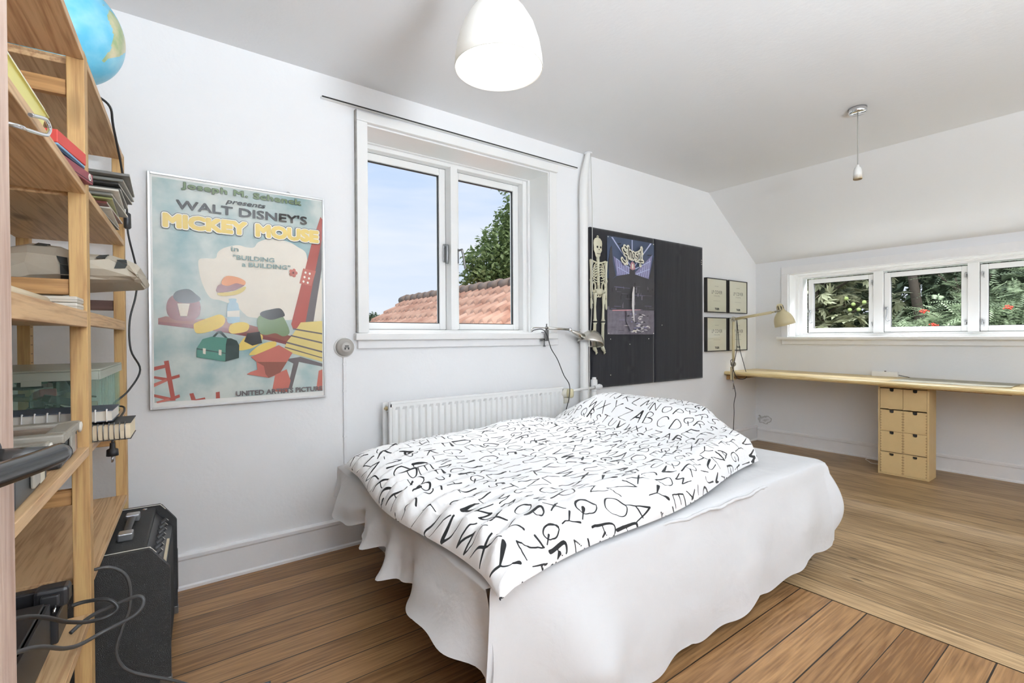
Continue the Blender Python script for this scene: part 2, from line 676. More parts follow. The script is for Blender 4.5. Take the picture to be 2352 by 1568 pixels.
    bp = n.new('ShaderNodeBump')
    bp.inputs['Strength'].default_value = 0.15
    bp.inputs['Distance'].default_value = 0.004
    l.new(fn.outputs['Fac'], bp.inputs['Height'])
    l.new(bp.outputs[0], b.inputs['Normal'])
    return m

m_fl1 = floor_mat('pine_boards_long', 'X', 0.1225, lin(110, 77, 45), lin(164, 126, 85), 0.30)
m_fl2 = floor_mat('pine_boards_cross', 'Y', 0.122, lin(124, 98, 66), lin(194, 164, 124), 0.43)
XJ = 2.265
bm = BM()
box(bm, (XC - TH, YD - TH, -0.2), (XJ - 0.003, YA + TH, 0), 0)
box(bm, (XJ + 0.003, YD - TH, -0.2), (XB + TH, YA + TH, 0), 1)
box(bm, (XJ - 0.003, YD, -0.02), (XJ + 0.003, YA, -0.006), 2)
struct('floor', bm, [m_fl1, m_fl2, m_gap])

bm = BM()
box(bm, (XC - TH, YD - TH, HC), (XS, YA + TH, HC + 0.25))
struct('ceiling', bm, m_ceil)
bm = BM()                                       # sloping ceiling under the roof
q = [(XS, HC), (XB, ZS), (XB + TH, ZS), (XB + TH, ZS + 0.3), (XS, HC + 0.3)]
A_ = [bm.verts.new((x, YD - TH, z)) for x, z in q]
B_ = [bm.verts.new((x, YA + TH, z)) for x, z in q]
bm.faces.new(A_)
bm.faces.new(list(reversed(B_)))
for i in range(5):
    bm.faces.new((A_[i], A_[(i + 1) % 5], B_[(i + 1) % 5], B_[i]))
struct('ceiling_slope', bm, m_ceil)

def wall_with_hole(axis, face, out, lo, hi, zt, hole=None):
    """axis 'Y': plane y=face running over x lo..hi; hole = (a, b, z0, z1)"""
    bm = BM()
    def bx(a, b, z0, z1):
        if b - a < 1e-6 or z1 - z0 < 1e-6:
            return
        if axis == 'Y':
            box(bm, (a, face, z0), (b, face + out, z1))
        else:
            box(bm, (face, a, z0), (face + out, b, z1))
    if hole is None:
        bx(lo, hi, 0, zt)
    else:
        a, b, z0, z1 = hole
        bx(lo, a, 0, zt)
        bx(b, hi, 0, zt)
        bx(a, b, 0, z0)
        bx(a, b, z1, zt)
    return bm
WA = (0.95, 2.257, 1.125, 2.255)                # gable window opening
WB = (-1.25, 2.255, 1.085, 1.713)               # low window opening
bm = wall_with_hole('Y', YA, TH, XC - TH, XS, HC, WA)
# the part below the slope
z_at = lambda x: HC + (x - XS) * (ZS - HC) / (XB - XS)
q = [(XS, 0), (XB + TH, 0), (XB + TH, ZS), (XB, ZS), (XS, HC)]
A_ = [bm.verts.new((x, YA, z)) for x, z in q]
B_ = [bm.verts.new((x, YA + TH, z)) for x, z in q]
bm.faces.new(A_)
bm.faces.new(list(reversed(B_)))
for i in range(5):
    bm.faces.new((A_[i], A_[(i + 1) % 5], B_[(i + 1) % 5], B_[i]))
struct('wall_left', bm, m_wall)
struct('wall_right', wall_with_hole('X', XB, TH, YD - TH, YA, ZS, WB), m_wallb)
struct('wall_back', wall_with_hole('X', XC, -TH, YD - TH, YA, HC, (-1.75, -0.95, 0.0, 2.03)), m_wall)  # doorway hole added to admit the hall fill
WD = (2.5, 4.2, 0.80, 2.15)  # opening for the added rear window
bm = wall_with_hole('Y', YD, -TH, XC, XS, HC, WD)
A_ = [bm.verts.new((x, YD, z)) for x, z in q]
B_ = [bm.verts.new((x, YD - TH, z)) for x, z in q]
bm.faces.new(A_)
bm.faces.new(list(reversed(B_)))
for i in range(5):
    bm.faces.new((A_[i], A_[(i + 1) % 5], B_[(i + 1) % 5], B_[i]))
struct('wall_front', bm, m_wall)

# skirting boards: a tall board with a bead on top and a shoe at the floor
def skirting(name, axis, face, inw, lo, hi, h=0.155):
    bm = BM()
    prof = [(0, 0), (0.022, 0), (0.022, 0.012), (0.014, 0.018), (0.014, h - 0.03), (0.019, h - 0.022), (0.019, h - 0.008), (0.006, h), (0, h)]
    def P(t, d, z):
        return (t, face + inw * d, z) if axis == 'Y' else (face + inw * d, t, z)
    a = [bm.verts.new(P(lo, d, z)) for d, z in prof]
    b = [bm.verts.new(P(hi, d, z)) for d, z in prof]
    for i in range(len(prof)):
        j = (i + 1) % len(prof)
        bm.faces.new((a[i], a[j], b[j], b[i]))
    bm.faces.new(a)
    bm.faces.new(list(reversed(b)))
    struct(name, bm, m_paint_old)
skirting('baseboard_left', 'Y', YA, -1, XC, XB)
skirting('baseboard_right', 'X', XB, -1, YD, YA - 0.022, 0.135)
skirting('baseboard_front', 'Y', YD, 1, XC, XB)

# ---------------------------------------------------------------- gable window (two casements)
m_glass, n, l, b = new_mat('window_glass')
tr = n.new('ShaderNodeBsdfTransparent')
gl = n.new('ShaderNodeBsdfGlossy')
gl.inputs['Roughness'].default_value = 0.02
mxs = n.new('ShaderNodeMixShader')
fz = n.new('ShaderNodeFresnel')
fz.inputs['IOR'].default_value = 1.06
l.new(fz.outputs[0], mxs.inputs[0])
l.new(tr.outputs[0], mxs.inputs[1])
l.new(gl.outputs[0], mxs.inputs[2])
l.new(mxs.outputs[0], n['Material Output'].inputs[0])
m_seal = plain('black_gasket', (0.02, 0.02, 0.02, 1), 0.6)
m_steel = plain('zinc_steel', (0.55, 0.56, 0.58, 1), 0.35, 1.0)
m_handle = plain('grey_metal_handle', (0.28, 0.28, 0.28, 1), 0.4, 0.8)

def frame_ring(bm, axis, d0, d1, a0, a1, z0, z1, wl_, wr_, wb_, wt_, mat=0, bev=0.004):
    """four bars round an opening; axis is the wall's normal, d0..d1 its depth range"""
    def bx(a, b, c, d):
        if axis == 'Y':
            box(bm, (a, d0, c), (b, d1, d), mat, bev)
        else:
            box(bm, (d0, a, c), (d1, b, d), mat, bev)
    bx(a0, a0 + wl_, z0, z1)
    bx(a1 - wr_, a1, z0, z1)
    bx(a0 + wl_, a1 - wr_, z0, z0 + wb_)
    bx(a0 + wl_, a1 - wr_, z1 - wt_, z1)

bm = BM()
frame_ring(bm, 'Y', 2.815, 2.92, 0.951, 2.256, 1.131, 2.254, 0.045, 0.05, 0.018, 0.035)
box(bm, (1.595, 2.80, 1.149), (1.645, 2.92, 2.222), 0, 0.004)
frame_ring(bm, 'Y', 2.79, 2.816, 0.951, 2.256, 1.131, 2.254, 0.015, 0.02, 0.008, 0.012)
w1 = struct('window_1', bm, m_paint)
for (a0, a1) in ((0.998, 1.592), (1.648, 2.204)):
    bm = BM()
    frame_ring(bm, 'Y', 2.868, 2.912, a0, a1, 1.152, 2.217, 0.046, 0.046, 0.040, 0.046)
    frame_ring(bm, 'Y', 2.880, 2.893, a0 + 0.045, a1 - 0.045, 1.191, 2.172, 0.006, 0.006, 0.006, 0.006, 1, 0)
    frame_ring(bm, 'Y', 2.874, 2.902, a0 - 0.003, a1 + 0.003, 1.1495, 2.2205, 0.003, 0.003, 0.0025, 0.0035, 1, 0)
    sash = struct('sash', bm, [m_paint, m_seal], w1)
    bm = BM()
    box(bm, (a0 + 0.044, 2.886, 1.19), (a1 - 0.044, 2.890, 2.173))
    struct('pane', bm, m_glass, sash)
    bm = BM()
    if a0 < 1.2:
        hx, hd = a1 - 0.012, 2.860
        box(bm, (hx - 0.012, hd - 0.006, 1.60), (hx + 0.012, hd + 0.008, 1.72), 0, 0.004)
        tube(bm, [(hx, hd, 1.705), (hx, hd - 0.035, 1.705)], 0.008, 10)
        tube(bm, spline([(hx, hd - 0.035, 1.71), (hx, hd - 0.036, 1.66), (hx, hd - 0.030, 1.585)], 5), 0.0085, 10)
    else:
        hx, hd = a0 + 0.03, 2.860
        box(bm, (hx - 0.010, hd - 0.004, 1.60), (hx + 0.010, hd + 0.008, 1.70), 0, 0.003)
        tube(bm, [(hx, hd, 1.685), (hx, hd - 0.055, 1.685)], 0.007, 10)
        tube(bm, spline([(hx, hd - 0.055, 1.69), (hx + 0.012, hd - 0.058, 1.64), (hx + 0.03, hd - 0.05, 1.56)], 5), 0.0075, 10)
    struct('handle', bm, m_handle, sash)

# inner casing, sill board and apron of the gable window
bm = BM()
box(bm, (0.892, 2.558, 1.1265), (0.951, YA, 2.2555), 0, 0.004)
box(bm, (2.2565, 2.572, 1.1265), (2.322, YA, 2.2555), 0, 0.004)
box(bm, (0.892, 2.555, 2.256), (2.322, YA, 2.306), 0, 0.004)
box(bm, (0.886, 2.560, 1.13), (0.893, YA, 2.31), 1)
struct('trim_1', bm, [m_paint, plain('cracked_edge', (0.30, 0.29, 0.27, 1), 0.9, vary=0.4, scale=30)])
bm = BM()
box(bm, (0.872, 2.535, 1.088), (2.300, YA, 1.126), 0, 0.006)
box(bm, (0.951, YA - 0.001, 1.118), (2.256, 2.83, 1.1305), 0)
struct('trim_2', bm, m_paint)
bm = BM()
box(bm, (0.892, 2.563, 1.043), (2.322, YA, 1.088), 0, 0.003)
struct('trim_3', bm, m_paint_old)
# white linings of the reveal
bm = BM()
box(bm, (0.951, 2.585, 1.1306), (0.957, 2.79, 2.254))
box(bm, (2.250, 2.585, 1.1306), (2.256, 2.79, 2.254))
box(bm, (0.957, 2.585, 2.247), (2.250, 2.79, 2.2545))
struct('trim_4', bm, m_paint)

# ---------------------------------------------------------------- low window (a row of casements)
bm = BM()
frame_ring(bm, 'X', 5.33, 5.44, -1.249, 2.254, 1.093, 1.712, 0.03, 0.055, 0.03, 0.035)
frame_ring(bm, 'X', 5.29, 5.332, -1.249, 2.254, 1.093, 1.712, 0.012, 0.028, 0.012, 0.018)
SB = [(1.598, 2.152), (0.957, 1.518), (0.316, 0.882), (-0.325, 0.241), (-0.966, -0.40)]
for (lo_, hi_) in zip(SB[1:], SB[:-1]):
    box(bm, (5.318, lo_[1] + 0.003, 1.123), (5.44, hi_[0] - 0.003, 1.677), 0, 0.004)
box(bm, (5.33, -1.22, 1.12), (5.44, SB[-1][0] - 0.003, 1.68), 0)
w2 = struct('window_2', bm, m_paint)
for i, (a0, a1) in enumerate(SB):
    bm = BM()
    frame_ring(bm, 'X', 5.345, 5.385, a0, a1, 1.126, 1.660, 0.040, 0.046, 0.044, 0.042)
    frame_ring(bm, 'X', 5.358, 5.368, a0 + 0.039, a1 - 0.045, 1.169, 1.619, 0.004, 0.004, 0.004, 0.004, 1, 0)
    frame_ring(bm, 'X', 5.350, 5.380, a0 - 0.003, a1 + 0.003, 1.1235, 1.6625, 0.003, 0.003, 0.0025, 0.0025, 1, 0)
    sash = struct('sash', bm, [m_paint, m_seal], w2)
    bm = BM()
    box(bm, (5.361, a0 + 0.038, 1.168), (5.364, a1 - 0.044, 1.620))
    struct('pane', bm, m_glass, sash)
    for z in (1.20, 1.585) if i != 1 else (1.20, 1.585):
        bm = BM()
        y = a0 + 0.012 if i < 2 else a1 - 0.012
        tube(bm, [(5.337, y, z - 0.02), (5.337, y, z + 0.02)], 0.005, 8)
        box(bm, (5.335, y - 0.014, z + 0.004), (5.346, y + 0.004, z + 0.016), 0, 0.002)
        tube(bm, [(5.335, y - 0.01, z), (5.33, y - 0.012, z - 0.035)], 0.003, 6)
        struct('hinge', bm, m_steel, sash)
    if i < 2:
        bm = BM()
        y = a1 - 0.02
        box(bm, (5.336, y - 0.008, 1.33), (5.346, y + 0.022, 1.352), 0, 0.002)
        tube(bm, spline([(5.338, y, 1.34), (5.322, y - 0.008, 1.335), (5.318, y - 0.004, 1.28), (5.318, y + 0.002, 1.245), (5.318, y - 0.012, 1.225), (5.318, y - 0.032, 1.232)], 6), 0.0042, 8)
        struct('latch_hook', bm, m_steel, sash)
bm = BM()                                       # casing boards round the low window
box(bm, (5.128, 2.255, 1.0865), (XB, 2.318, 1.7125), 0, 0.003)
box(bm, (5.128, -1.32, 1.713), (XB, 2.318, 1.785), 0, 0.003)
struct('trim_5', bm, m_paint_old)
bm = BM()
box(bm, (5.085, -1.35, 1.058), (XB, 2.350, 1.086), 0, 0.006)
box(bm, (XB - 0.001, -1.249, 1.078), (5.34, 2.254, 1.0925), 0)
struct('trim_6', bm, m_paint)
bm = BM()
box(bm, (5.127, -1.32, 1.012), (XB, 2.312, 1.058), 0, 0.003)
struct('trim_7', bm, m_paint_old)
bm = BM()
box(bm, (XB, 2.248, 1.0926), (5.29, 2.254, 1.712))
box(bm, (XB, -1.249, 1.704), (5.29, 2.248, 1.7125))
struct('trim_8', bm, m_paint)

# unseen window added behind the camera to let fill light in
bm = BM()
frame_ring(bm, 'Y', YD - 0.22, YD - 0.14, WD[0] + 0.001, WD[1] - 0.001, WD[2] + 0.001, WD[3] - 0.001, 0.06, 0.06, 0.06, 0.06)
box(bm, (3.32, YD - 0.22, WD[2] + 0.06), (3.38, YD - 0.14, WD[3] - 0.06), 0, 0.003)
w3 = struct('fill_window', bm, m_paint)
bm = BM()
box(bm, (WD[0] + 0.06, YD - 0.182, WD[2] + 0.06), (3.32, YD - 0.178, WD[3] - 0.06))
box(bm, (3.38, YD - 0.182, WD[2] + 0.06), (WD[1] - 0.06, YD - 0.178, WD[3] - 0.06))
struct('pane', bm, m_glass, w3)

# ---------------------------------------------------------------- the open door at the camera's left
m_door = wood('brown_stained_door', lin(186, 164, 150), lin(150, 124, 110), 'Z', 0.35, 3.0, knots=False)
DA = R(19.8)
DD = Vector((math.sin(DA), math.cos(DA), 0))    # along the leaf towards its free edge
DN = Vector((math.cos(DA), -math.sin(DA), 0))   # out of its room-side face
DE = Vector((-0.1165, 0.735, 0))                 # free edge of that face
MD = Matrix(((DD.x, DN.x, 0, DE.x), (DD.y, DN.y, 0, DE.y), (0, 0, 1, 0), (0, 0, 0, 1)))
bm = BM()
box(bm, (-0.80, -0.040, 0.008), (0, 0, 2.02), 0, 0.002, MD)
box(bm, (-0.70, -0.001, 0.20), (-0.12, 0.004, 0.95), 0, 0.002, MD)
box(bm, (-0.70, -0.001, 1.12), (-0.12, 0.004, 1.90), 0, 0.002, MD)
d1 = struct('door_1', bm, m_door)
m_blacklever = plain('black_lacquer', (0.03, 0.03, 0.03, 1), 0.2, 0.4, vary=0.1, spec=0.8)
bm = BM()
hz = 0.985
bs = -0.056
cyl(bm, MD @ Vector((bs, -0.001, hz)), MD @ Vector((bs, 0.008, hz)), 0.024)
cyl(bm, MD @ Vector((bs, 0.006, hz)), MD @ Vector((bs, 0.06, hz)), 0.0095)
pts = [MD @ Vector(p) for p in ((bs + 0.012, 0.062, hz), (bs, 0.063, hz), (bs - 0.04, 0.063, hz), (bs - 0.12, 0.062, hz + 0.002))]
tube(bm, spline(pts, 5), [0.0095] * 4 + [0.0105] * 12, 20)
e = pts[0]
lathe(bm, [(0.0097, 0), (0.008, 0.004), (0.004, 0.0065), (0, 0.007)], 20, align(e, DD))
struct('door_handle', bm, m_blacklever, d1)
# ================================================================ bed, sheet and duvet
def cloth(name, col, bump=0.25, bscale=9.0):
    m, n, l, b = new_mat(name)
    b.inputs['Base Color'].default_value = col
    b.inputs['Roughness'].default_value = 0.9
    b.inputs['Specular IOR Level'].default_value = 0.15
    b.inputs['Sheen Weight'].default_value = 0.15
    tc = n.new('ShaderNodeTexCoord')
    n1 = n.new('ShaderNodeTexNoise')
    n1.inputs['Scale'].default_value = bscale
    n1.inputs['Detail'].default_value = 5
    n1.inputs['Distortion'].default_value = 0.4
    l.new(tc.outputs['Object'], n1.inputs[0])
    w = n.new('ShaderNodeTexNoise')
    w.inputs['Scale'].default_value = 700
    l.new(tc.outputs['Object'], w.inputs[0])
    a = n.new('ShaderNodeMath')
    a.operation = 'MULTIPLY_ADD'
    l.new(w.outputs['Fac'], a.inputs[0])
    a.inputs[1].default_value = 0.02
    l.new(n1.outputs['Fac'], a.inputs[2])
    bp = n.new('ShaderNodeBump')
    bp.inputs['Strength'].default_value = bump
    bp.inputs['Distance'].default_value = 0.03
    l.new(a.outputs[0], bp.inputs['Height'])
    l.new(bp.outputs[0], b.inputs['Normal'])
    return m, n, l, b

m_sheet = cloth('white_cotton_sheet', (0.63, 0.63, 0.635, 1), 0.34, 5.5)[0]
BX0, BX1, BY0, BY1, BZ = 0.68, 2.66, 1.0, 2.40, 0.485
bed = thing('bed', 'low double bed on chrome legs hidden under the white sheet', 'bed', (1.67, 1.70, 0))
bm = BM()
box(bm, (BX0 + 0.16, BY0 + 0.16, 0.12), (BX1 - 0.03, BY1 - 0.02, 0.26), 0, 0.02)
obj('bed_base', bm, plain('grey_bed_base', (0.35, 0.35, 0.36, 1), 0.9, vary=0.1), bed, world=True)
bm = BM()
box(bm, (BX0 + 0.05, BY0 + 0.05, 0.262), (BX1 - 0.02, BY1 - 0.01, BZ - 0.012), 0, 0.05)
obj('mattress', bm, plain('mattress_ticking', (0.75, 0.74, 0.72, 1), 0.9, vary=0.04), bed, world=True)
m_chrome = plain('chrome', (0.75, 0.76, 0.78, 1), 0.12, 1.0)
for x, y in ((BX1 - 0.07, BY0 + 0.055), (BX0 + 0.30, BY0 + 0.24), (BX0 + 0.34, BY1 - 0.24), (BX1 - 0.07, BY1 - 0.14)):
    bm = BM()
    lathe(bm, [(0, 0.12), (0.022, 0.12), (0.022, 0.02), (0.027, 0.012), (0.027, 0.0), (0, 0.0)], 20, Matrix.Translation((x, y, 0)))
    obj('leg', bm, m_chrome, bed, world=True)

nz3 = lambda x, y, z=0.0: noise.noise(Vector((x, y, z)))

def sheet_mesh():
    """one cloth: a top, a front drop, a right end drop and a pleated left drop"""
    bm = BM()
    # perimeter walked from the back left, along the left end, the front and the right end
    per = []
    rc = 0.06
    yb = BY1 + 0.0
    # left side (towards the camera)
    nL = 130
    for i in range(nL + 1):
        y = yb + (BY0 + 0.005 - yb) * i / nL
        per.append((BX0 - 0.005 + 0.065 * (1 - i / nL), y, -1, 0, 'L', i / nL))
    nF = 190
    for i in range(nF + 1):
        x = BX0 + 0.0 + (BX1 - rc - BX0) * i / nF
        per.append((x, BY0, 0, -1, 'F', i / nF))
    for i in range(1, 15):
        a = -PI / 2 + PI / 2 * i / 14
        per.append((BX1 - rc + rc * math.cos(a), BY0 + rc + rc * math.sin(a), math.cos(a), math.sin(a), 'C', i / 14))
    nR = 60
    for i in range(1, nR + 1):
        per.append((BX1, BY0 + rc + (yb - BY0 - rc) * i / nR, 1, 0, 'R', i / nR))
    nd = 30
    cols = []
    for j, (x, y, nx, ny, side, t) in enumerate(per):
        col = []
        for k in range(nd + 1):
            d = k / nd
            if side == 'L':
                ph = y * 21.0 + 1.3 * math.sin(y * 7.3) + 0.9 * nz3(y * 3.1, 4.0)
                pleat = math.sin(ph) + 0.35 * math.sin(ph * 2.3 + 1.0)
                corner = max(0.0, (t - 0.80) / 0.20)
                drop = 0.150 + 0.045 * t + 0.018 * math.sin(y * 9.0 + 0.5) + 0.010 * pleat + 0.08 * corner ** 2
                out = 0.012 + (0.035 + 0.036 * pleat + 0.03 * nz3(y * 2.2, d * 2.0, 3.0)) * d ** 1.2
                out += 0.045 * d * d * corner
                z = BZ - 0.01 - drop * d
                px, py = x - out + 0.06 * d * corner ** 3, y + 0.012 * math.sin(ph * 0.5 + d) * d - 0.05 * d * corner ** 3
            elif side == 'F':
                edge = max(0.0, 1 - t / 0.16)
                base = 0.440 - 0.085 * t ** 1.5
                scal = 0.020 * abs(math.sin(t * 14.0 + 0.5)) ** 0.7 + 0.008 * math.sin(t * 47)
                drop = base + scal
                ph = t * 46 + 2.0 * nz3(t * 6.0, 1.0)
                fold = (0.016 * math.sin(ph) * (0.15 + 0.85 * edge) + 0.022 * nz3(t * 9.0, d * 1.5, 7.0))
                big = 0.05 * math.exp(-((t - 0.10 - 0.10 * d) / 0.055) ** 2) - 0.035 * math.exp(-((t - 0.03) / 0.03) ** 2)
                out = 0.010 + 0.055 * math.sin(min(1.0, d * 1.1) * PI * 0.62) * (0.55 + 0.45 * t) + (fold + big) * min(1.0, d * 1.6)
                z = BZ - 0.01 - drop * d
                px, py = x - 0.012 * edge - 0.06 * d * edge ** 2, y - out
            else:
                tt = t if side == 'C' else 1.0
                base = 0.355 - 0.03 * tt
                drop = base + 0.016 * abs(math.sin(tt * 4 + (t * 9 if side == 'R' else 0.0)))
                out = 0.010 + 0.085 * math.sin(min(1.0, d * 1.15) * PI * 0.80) + 0.014 * nz3(j * 0.11, d * 1.5, 5.0) * d
                z = BZ - 0.01 - drop * d
                px, py = x + nx * out, y + ny * out
            if d < 0.12:                       # roll over the mattress edge
                q = d / 0.12
                z = BZ - 0.002 - 0.030 * (1 - math.sqrt(max(0.0, 1 - q * q))) - 0.012 * q if side != 'L' else z
            col.append(bm.verts.new((px, py, z)))
        cols.append(col)
    for c_, (a, b) in enumerate(zip(cols, cols[1:])):
        for k in range(1 if c_ == nL else 0, 1 if c_ == nL else nd):     # the two drops are separate at the corner
            f = bm.faces.new((a[k], a[k + 1], b[k + 1], b[k]))
            f.smooth = True
    # top of the bed: rings shrinking towards the middle
    cx, cy = (BX0 + BX1) / 2, (BY0 + BY1) / 2
    prev = [c[0] for c in cols]
    for s in (0.985, 0.96, 0.92, 0.86, 0.78, 0.66, 0.5, 0.3, 0.12):
        ring = []
        for j, (x, y, *_r2) in enumerate(per):
            px, py = cx + (x - cx) * s, cy + (y - cy) * s
            z = BZ + 0.012 * (1 - s) + 0.006 * nz3(px * 4, py * 4, 2.0) * min(1, (1 - s) * 12)
            z += 0.006 * math.exp(-((s - 0.96) / 0.02) ** 2)
            ring.append(bm.verts.new((px, py, z)))
        for j in range(len(per) - 1):
            f = bm.faces.new((prev[j + 1], prev[j], ring[j], ring[j + 1]))
            f.smooth = True
        prev = ring
    f = bm.faces.new(prev)
    f.smooth = True
    return bm
bm = sheet_mesh()
sheet = thing('bed_sheet', 'white cotton sheet covering the bed and hanging almost to the floor', 'sheet', (1.67, 1.70, 0.485))
obj('cloth', bm, m_sheet, sheet, world=True)
# gathered seam that runs along the top front edge
bm = BM()
pts = []
for i in range(181):
    t = i / 180
    x = 0.74 + 1.905 * t
    pts.append((x, BY0 - 0.012 + 0.014 * math.sin(t * 9) + 0.006 * nz3(t * 40, 1), BZ - 0.012 + 0.004 * math.sin(t * 60) + 0.004 * nz3(t * 55, 3)))
tube(bm, pts, [0.006 + 0.003 * nz3(i * 0.5, 9) for i in range(181)], 8)
obj('seam', bm, m_sheet, sheet, world=True)

# ---------------------------------------------------------------- duvet with hand-brushed alphabet
GL = {
 'A': [[(0, 0), (.42, 1), (.85, 0)], [(.15, .38), (.75, .42)]],
 'B': [[(.08, 0), (.1, 1), (.5, .95), (.6, .75), (.45, .56), (.1, .52)], [(.3, .53), (.7, .42), (.72, .15), (.45, 0), (.05, .03)]],
 'C': [[(.78, .82), (.6, .98), (.3, .9), (.06, .5), (.22, .1), (.55, .0), (.82, .18)]],
 'D': [[(.1, 0), (.12, 1), (.5, .93), (.8, .55), (.65, .15), (.1, 0)]],
 'E': [[(.72, 1), (.12, .95), (.1, .03), (.78, .0)], [(.12, .52), (.58, .55)]],
 'F': [[(.75, .98), (.12, .95), (.08, 0)], [(.12, .5), (.56, .55)]],
 'G': [[(.78, .82), (.55, 1), (.2, .85), (.05, .45), (.25, .05), (.6, .03), (.78, .4), (.45, .42)]],
 'H': [[(.1, 1), (.08, 0)], [(.75, 1), (.78, 0)], [(.08, .5), (.78, .53)]],
 'I': [[(.35, 1), (.32, 0)]],
 'J': [[(.6, 1), (.58, .25), (.38, 0), (.1, .15)]],
 'K': [[(.1, 1), (.1, 0)], [(.75, .98), (.12, .48), (.82, .0)]],
 'L': [[(.12, 1), (.1, .03), (.75, 0)]],
 'M': [[(0, 0), (.18, 1), (.46, .3), (.76, 1), (.95, 0)]],
 'N': [[(.06, 0), (.1, 1), (.74, .0), (.8, 1)]],
 'O': [[(.45, 1), (.12, .75), (.06, .35), (.35, 0), (.72, .15), (.82, .6), (.6, .95), (.38, .97)]],
 'P': [[(.1, 0), (.12, 1), (.55, .95), (.7, .7), (.45, .5), (.12, .47)]],
 'Q': [[(.45, 1), (.12, .75), (.06, .35), (.35, .05), (.72, .15), (.82, .6), (.6, .95), (.38, .97)], [(.5, .3), (.92, -.12)]],
 'R': [[(.1, 0), (.12, 1), (.55, .95), (.68, .72), (.45, .5), (.12, .48)], [(.4, .5), (.82, 0)]],
 'S': [[(.72, .88), (.42, 1), (.16, .8), (.3, .58), (.62, .42), (.7, .15), (.4, 0), (.08, .14)]],
 'T': [[(.02, .95), (.84, 1)], [(.42, .97), (.4, 0)]],
 'U': [[(.08, 1), (.1, .3), (.35, .0), (.66, .15), (.76, 1)]],
 'V': [[(.02, 1), (.4, 0), (.82, 1)]],
 'W': [[(0, 1), (.22, 0), (.48, .72), (.74, 0), (1, 1)]],
 'X': [[(.06, 1), (.8, 0)], [(.78, 1), (.02, 0)]],
 'Y': [[(.04, 1), (.42, .5), (.38, 0)], [(.8, 1), (.42, .5)]],
 'Z': [[(.08, .95), (.78, 1), (.04, .02), (.82, 0)]],
}
DX, DY = 2.10, 1.50                             # cloth size before it drapes
GX, GY = 820, 640
DC = {'FL': (0.640, 0.925), 'FR': (2.29, 1.13), 'BL': (0.690, 2.235), 'BR': (2.62, 2.36)}

def duvet_surface():
    s0, t0 = np.linspace(0, 1, GX), np.linspace(0, 1, GY)
    s0 = 0.45 * s0 + 0.55 * (0.5 - 0.5 * np.cos(PI * s0))          # finer near the hems
    t0 = 0.25 * t0 + 0.75 * (0.5 - 0.5 * np.cos(PI * t0))
    s = s0[:, None] * np.ones((1, GY))
    t = np.ones((GX, 1)) * t0[None, :]
    # edges that bow a little
    sx = s + 0
    x = (DC['FL'][0] * (1 - sx) + DC['FR'][0] * sx) * (1 - t) + (DC['BL'][0] * (1 - sx) + DC['BR'][0] * sx) * t
    y = (DC['FL'][1] * (1 - t) + DC['BL'][1] * t) * (1 - sx) + (DC['FR'][1] * (1 - t) + DC['BR'][1] * t) * sx
    x += 0.12 * (sx ** 4) * np.sin(t * PI)
    y += 0.018 * np.sin(sx * 9.0) * (1 - t) ** 2 - 0.02 * np.sin(sx * PI) * (1 - t) ** 2
    x += 0.020 * np.sin(t * 8.0 + 0.6) * (1 - sx) ** 6
    dl, dr, df, db = s * DX, (1 - s) * DX, t * DY, (1 - t) * DY
    def edge(d, w):
        q = np.clip(d / w, 0, 1)
        return np.sqrt(np.clip(1 - (1 - q) ** 2, 0, 1))
    thick = 0.085 * np.minimum(edge(dl, 0.22), edge(dr, 0.10)) * edge(df, 0.16) * edge(db, 0.12)
    thick *= 1 + 0.35 * np.exp(-(df / 0.22) ** 2)
    # mattress below, then over its edge
    over_f = np.clip((BY0 + 0.02 - y) / 0.14, 0, 1)
    over_l = np.clip((BX0 + 0.02 - x) / 0.10, 0, 1)
    z = 0.512 - 0.030 * over_f ** 1.3 - 0.02 * over_l + thick
    # pillows under it at the head end, a dip across the middle
    z += 0.150 * np.exp(-(((x - 2.34) / 0.27) ** 4)) * np.exp(-(((y - 1.83) / 0.44) ** 4))
    z += 0.030 * np.exp(-(((x - 1.75) / 0.30) ** 2 + ((y - 2.15) / 0.22) ** 2))
    z -= 0.018 * np.exp(-(((x - 2.02) / 0.07) ** 2)) * np.exp(-(((y - 2.1) / 0.3) ** 2))
    z += 0.020 * np.exp(-(((x - 1.20) / 0.35) ** 2 + ((y - 2.05) / 0.18) ** 2))
    return x, y, z, thick, s, t
x, y, z, thick, S, T = duvet_surface()
# creases: ridged noise on a coarse lattice, stretched back up
rg = np.random.RandomState(5)
def lattice(nx, ny):
    g = rg.rand(nx, ny)
    u = np.linspace(0, nx - 1.001, GX)
    v = np.linspace(0, ny - 1.001, GY)
    iu, iv = u.astype(int), v.astype(int)
    fu, fv = (u - iu)[:, None], (v - iv)[None, :]
    fu, fv = fu * fu * (3 - 2 * fu), fv * fv * (3 - 2 * fv)
    a, b_ = g[iu][:, iv], g[np.minimum(iu + 1, nx - 1)][:, iv]
    c, d_ = g[iu][:, np.minimum(iv + 1, ny - 1)], g[np.minimum(iu + 1, nx - 1)][:, np.minimum(iv + 1, ny - 1)]
    return (a * (1 - fu) + b_ * fu) * (1 - fv) + (c * (1 - fu) + d_ * fu) * fv
zs = z.copy()                                   # the smooth drape, before creasing
soft = np.clip(thick / 0.05, 0, 1)
z += soft * (0.030 * (lattice(9, 7) - 0.5) + 0.018 * (lattice(20, 13) - 0.5))
z += soft * 0.010 * (0.5 - np.abs(lattice(34, 18) - 0.5)) + soft * 0.006 * (0.5 - np.abs(lattice(52, 60) - 0.5))
pk = np.exp(-(S * DX / 0.25) ** 2)              # puckers along the buttoned left end
z += pk * soft * 0.012 * np.sin(T * 95 + 5 * lattice(6, 6))
pf = np.exp(-(T * DY / 0.2) ** 2)
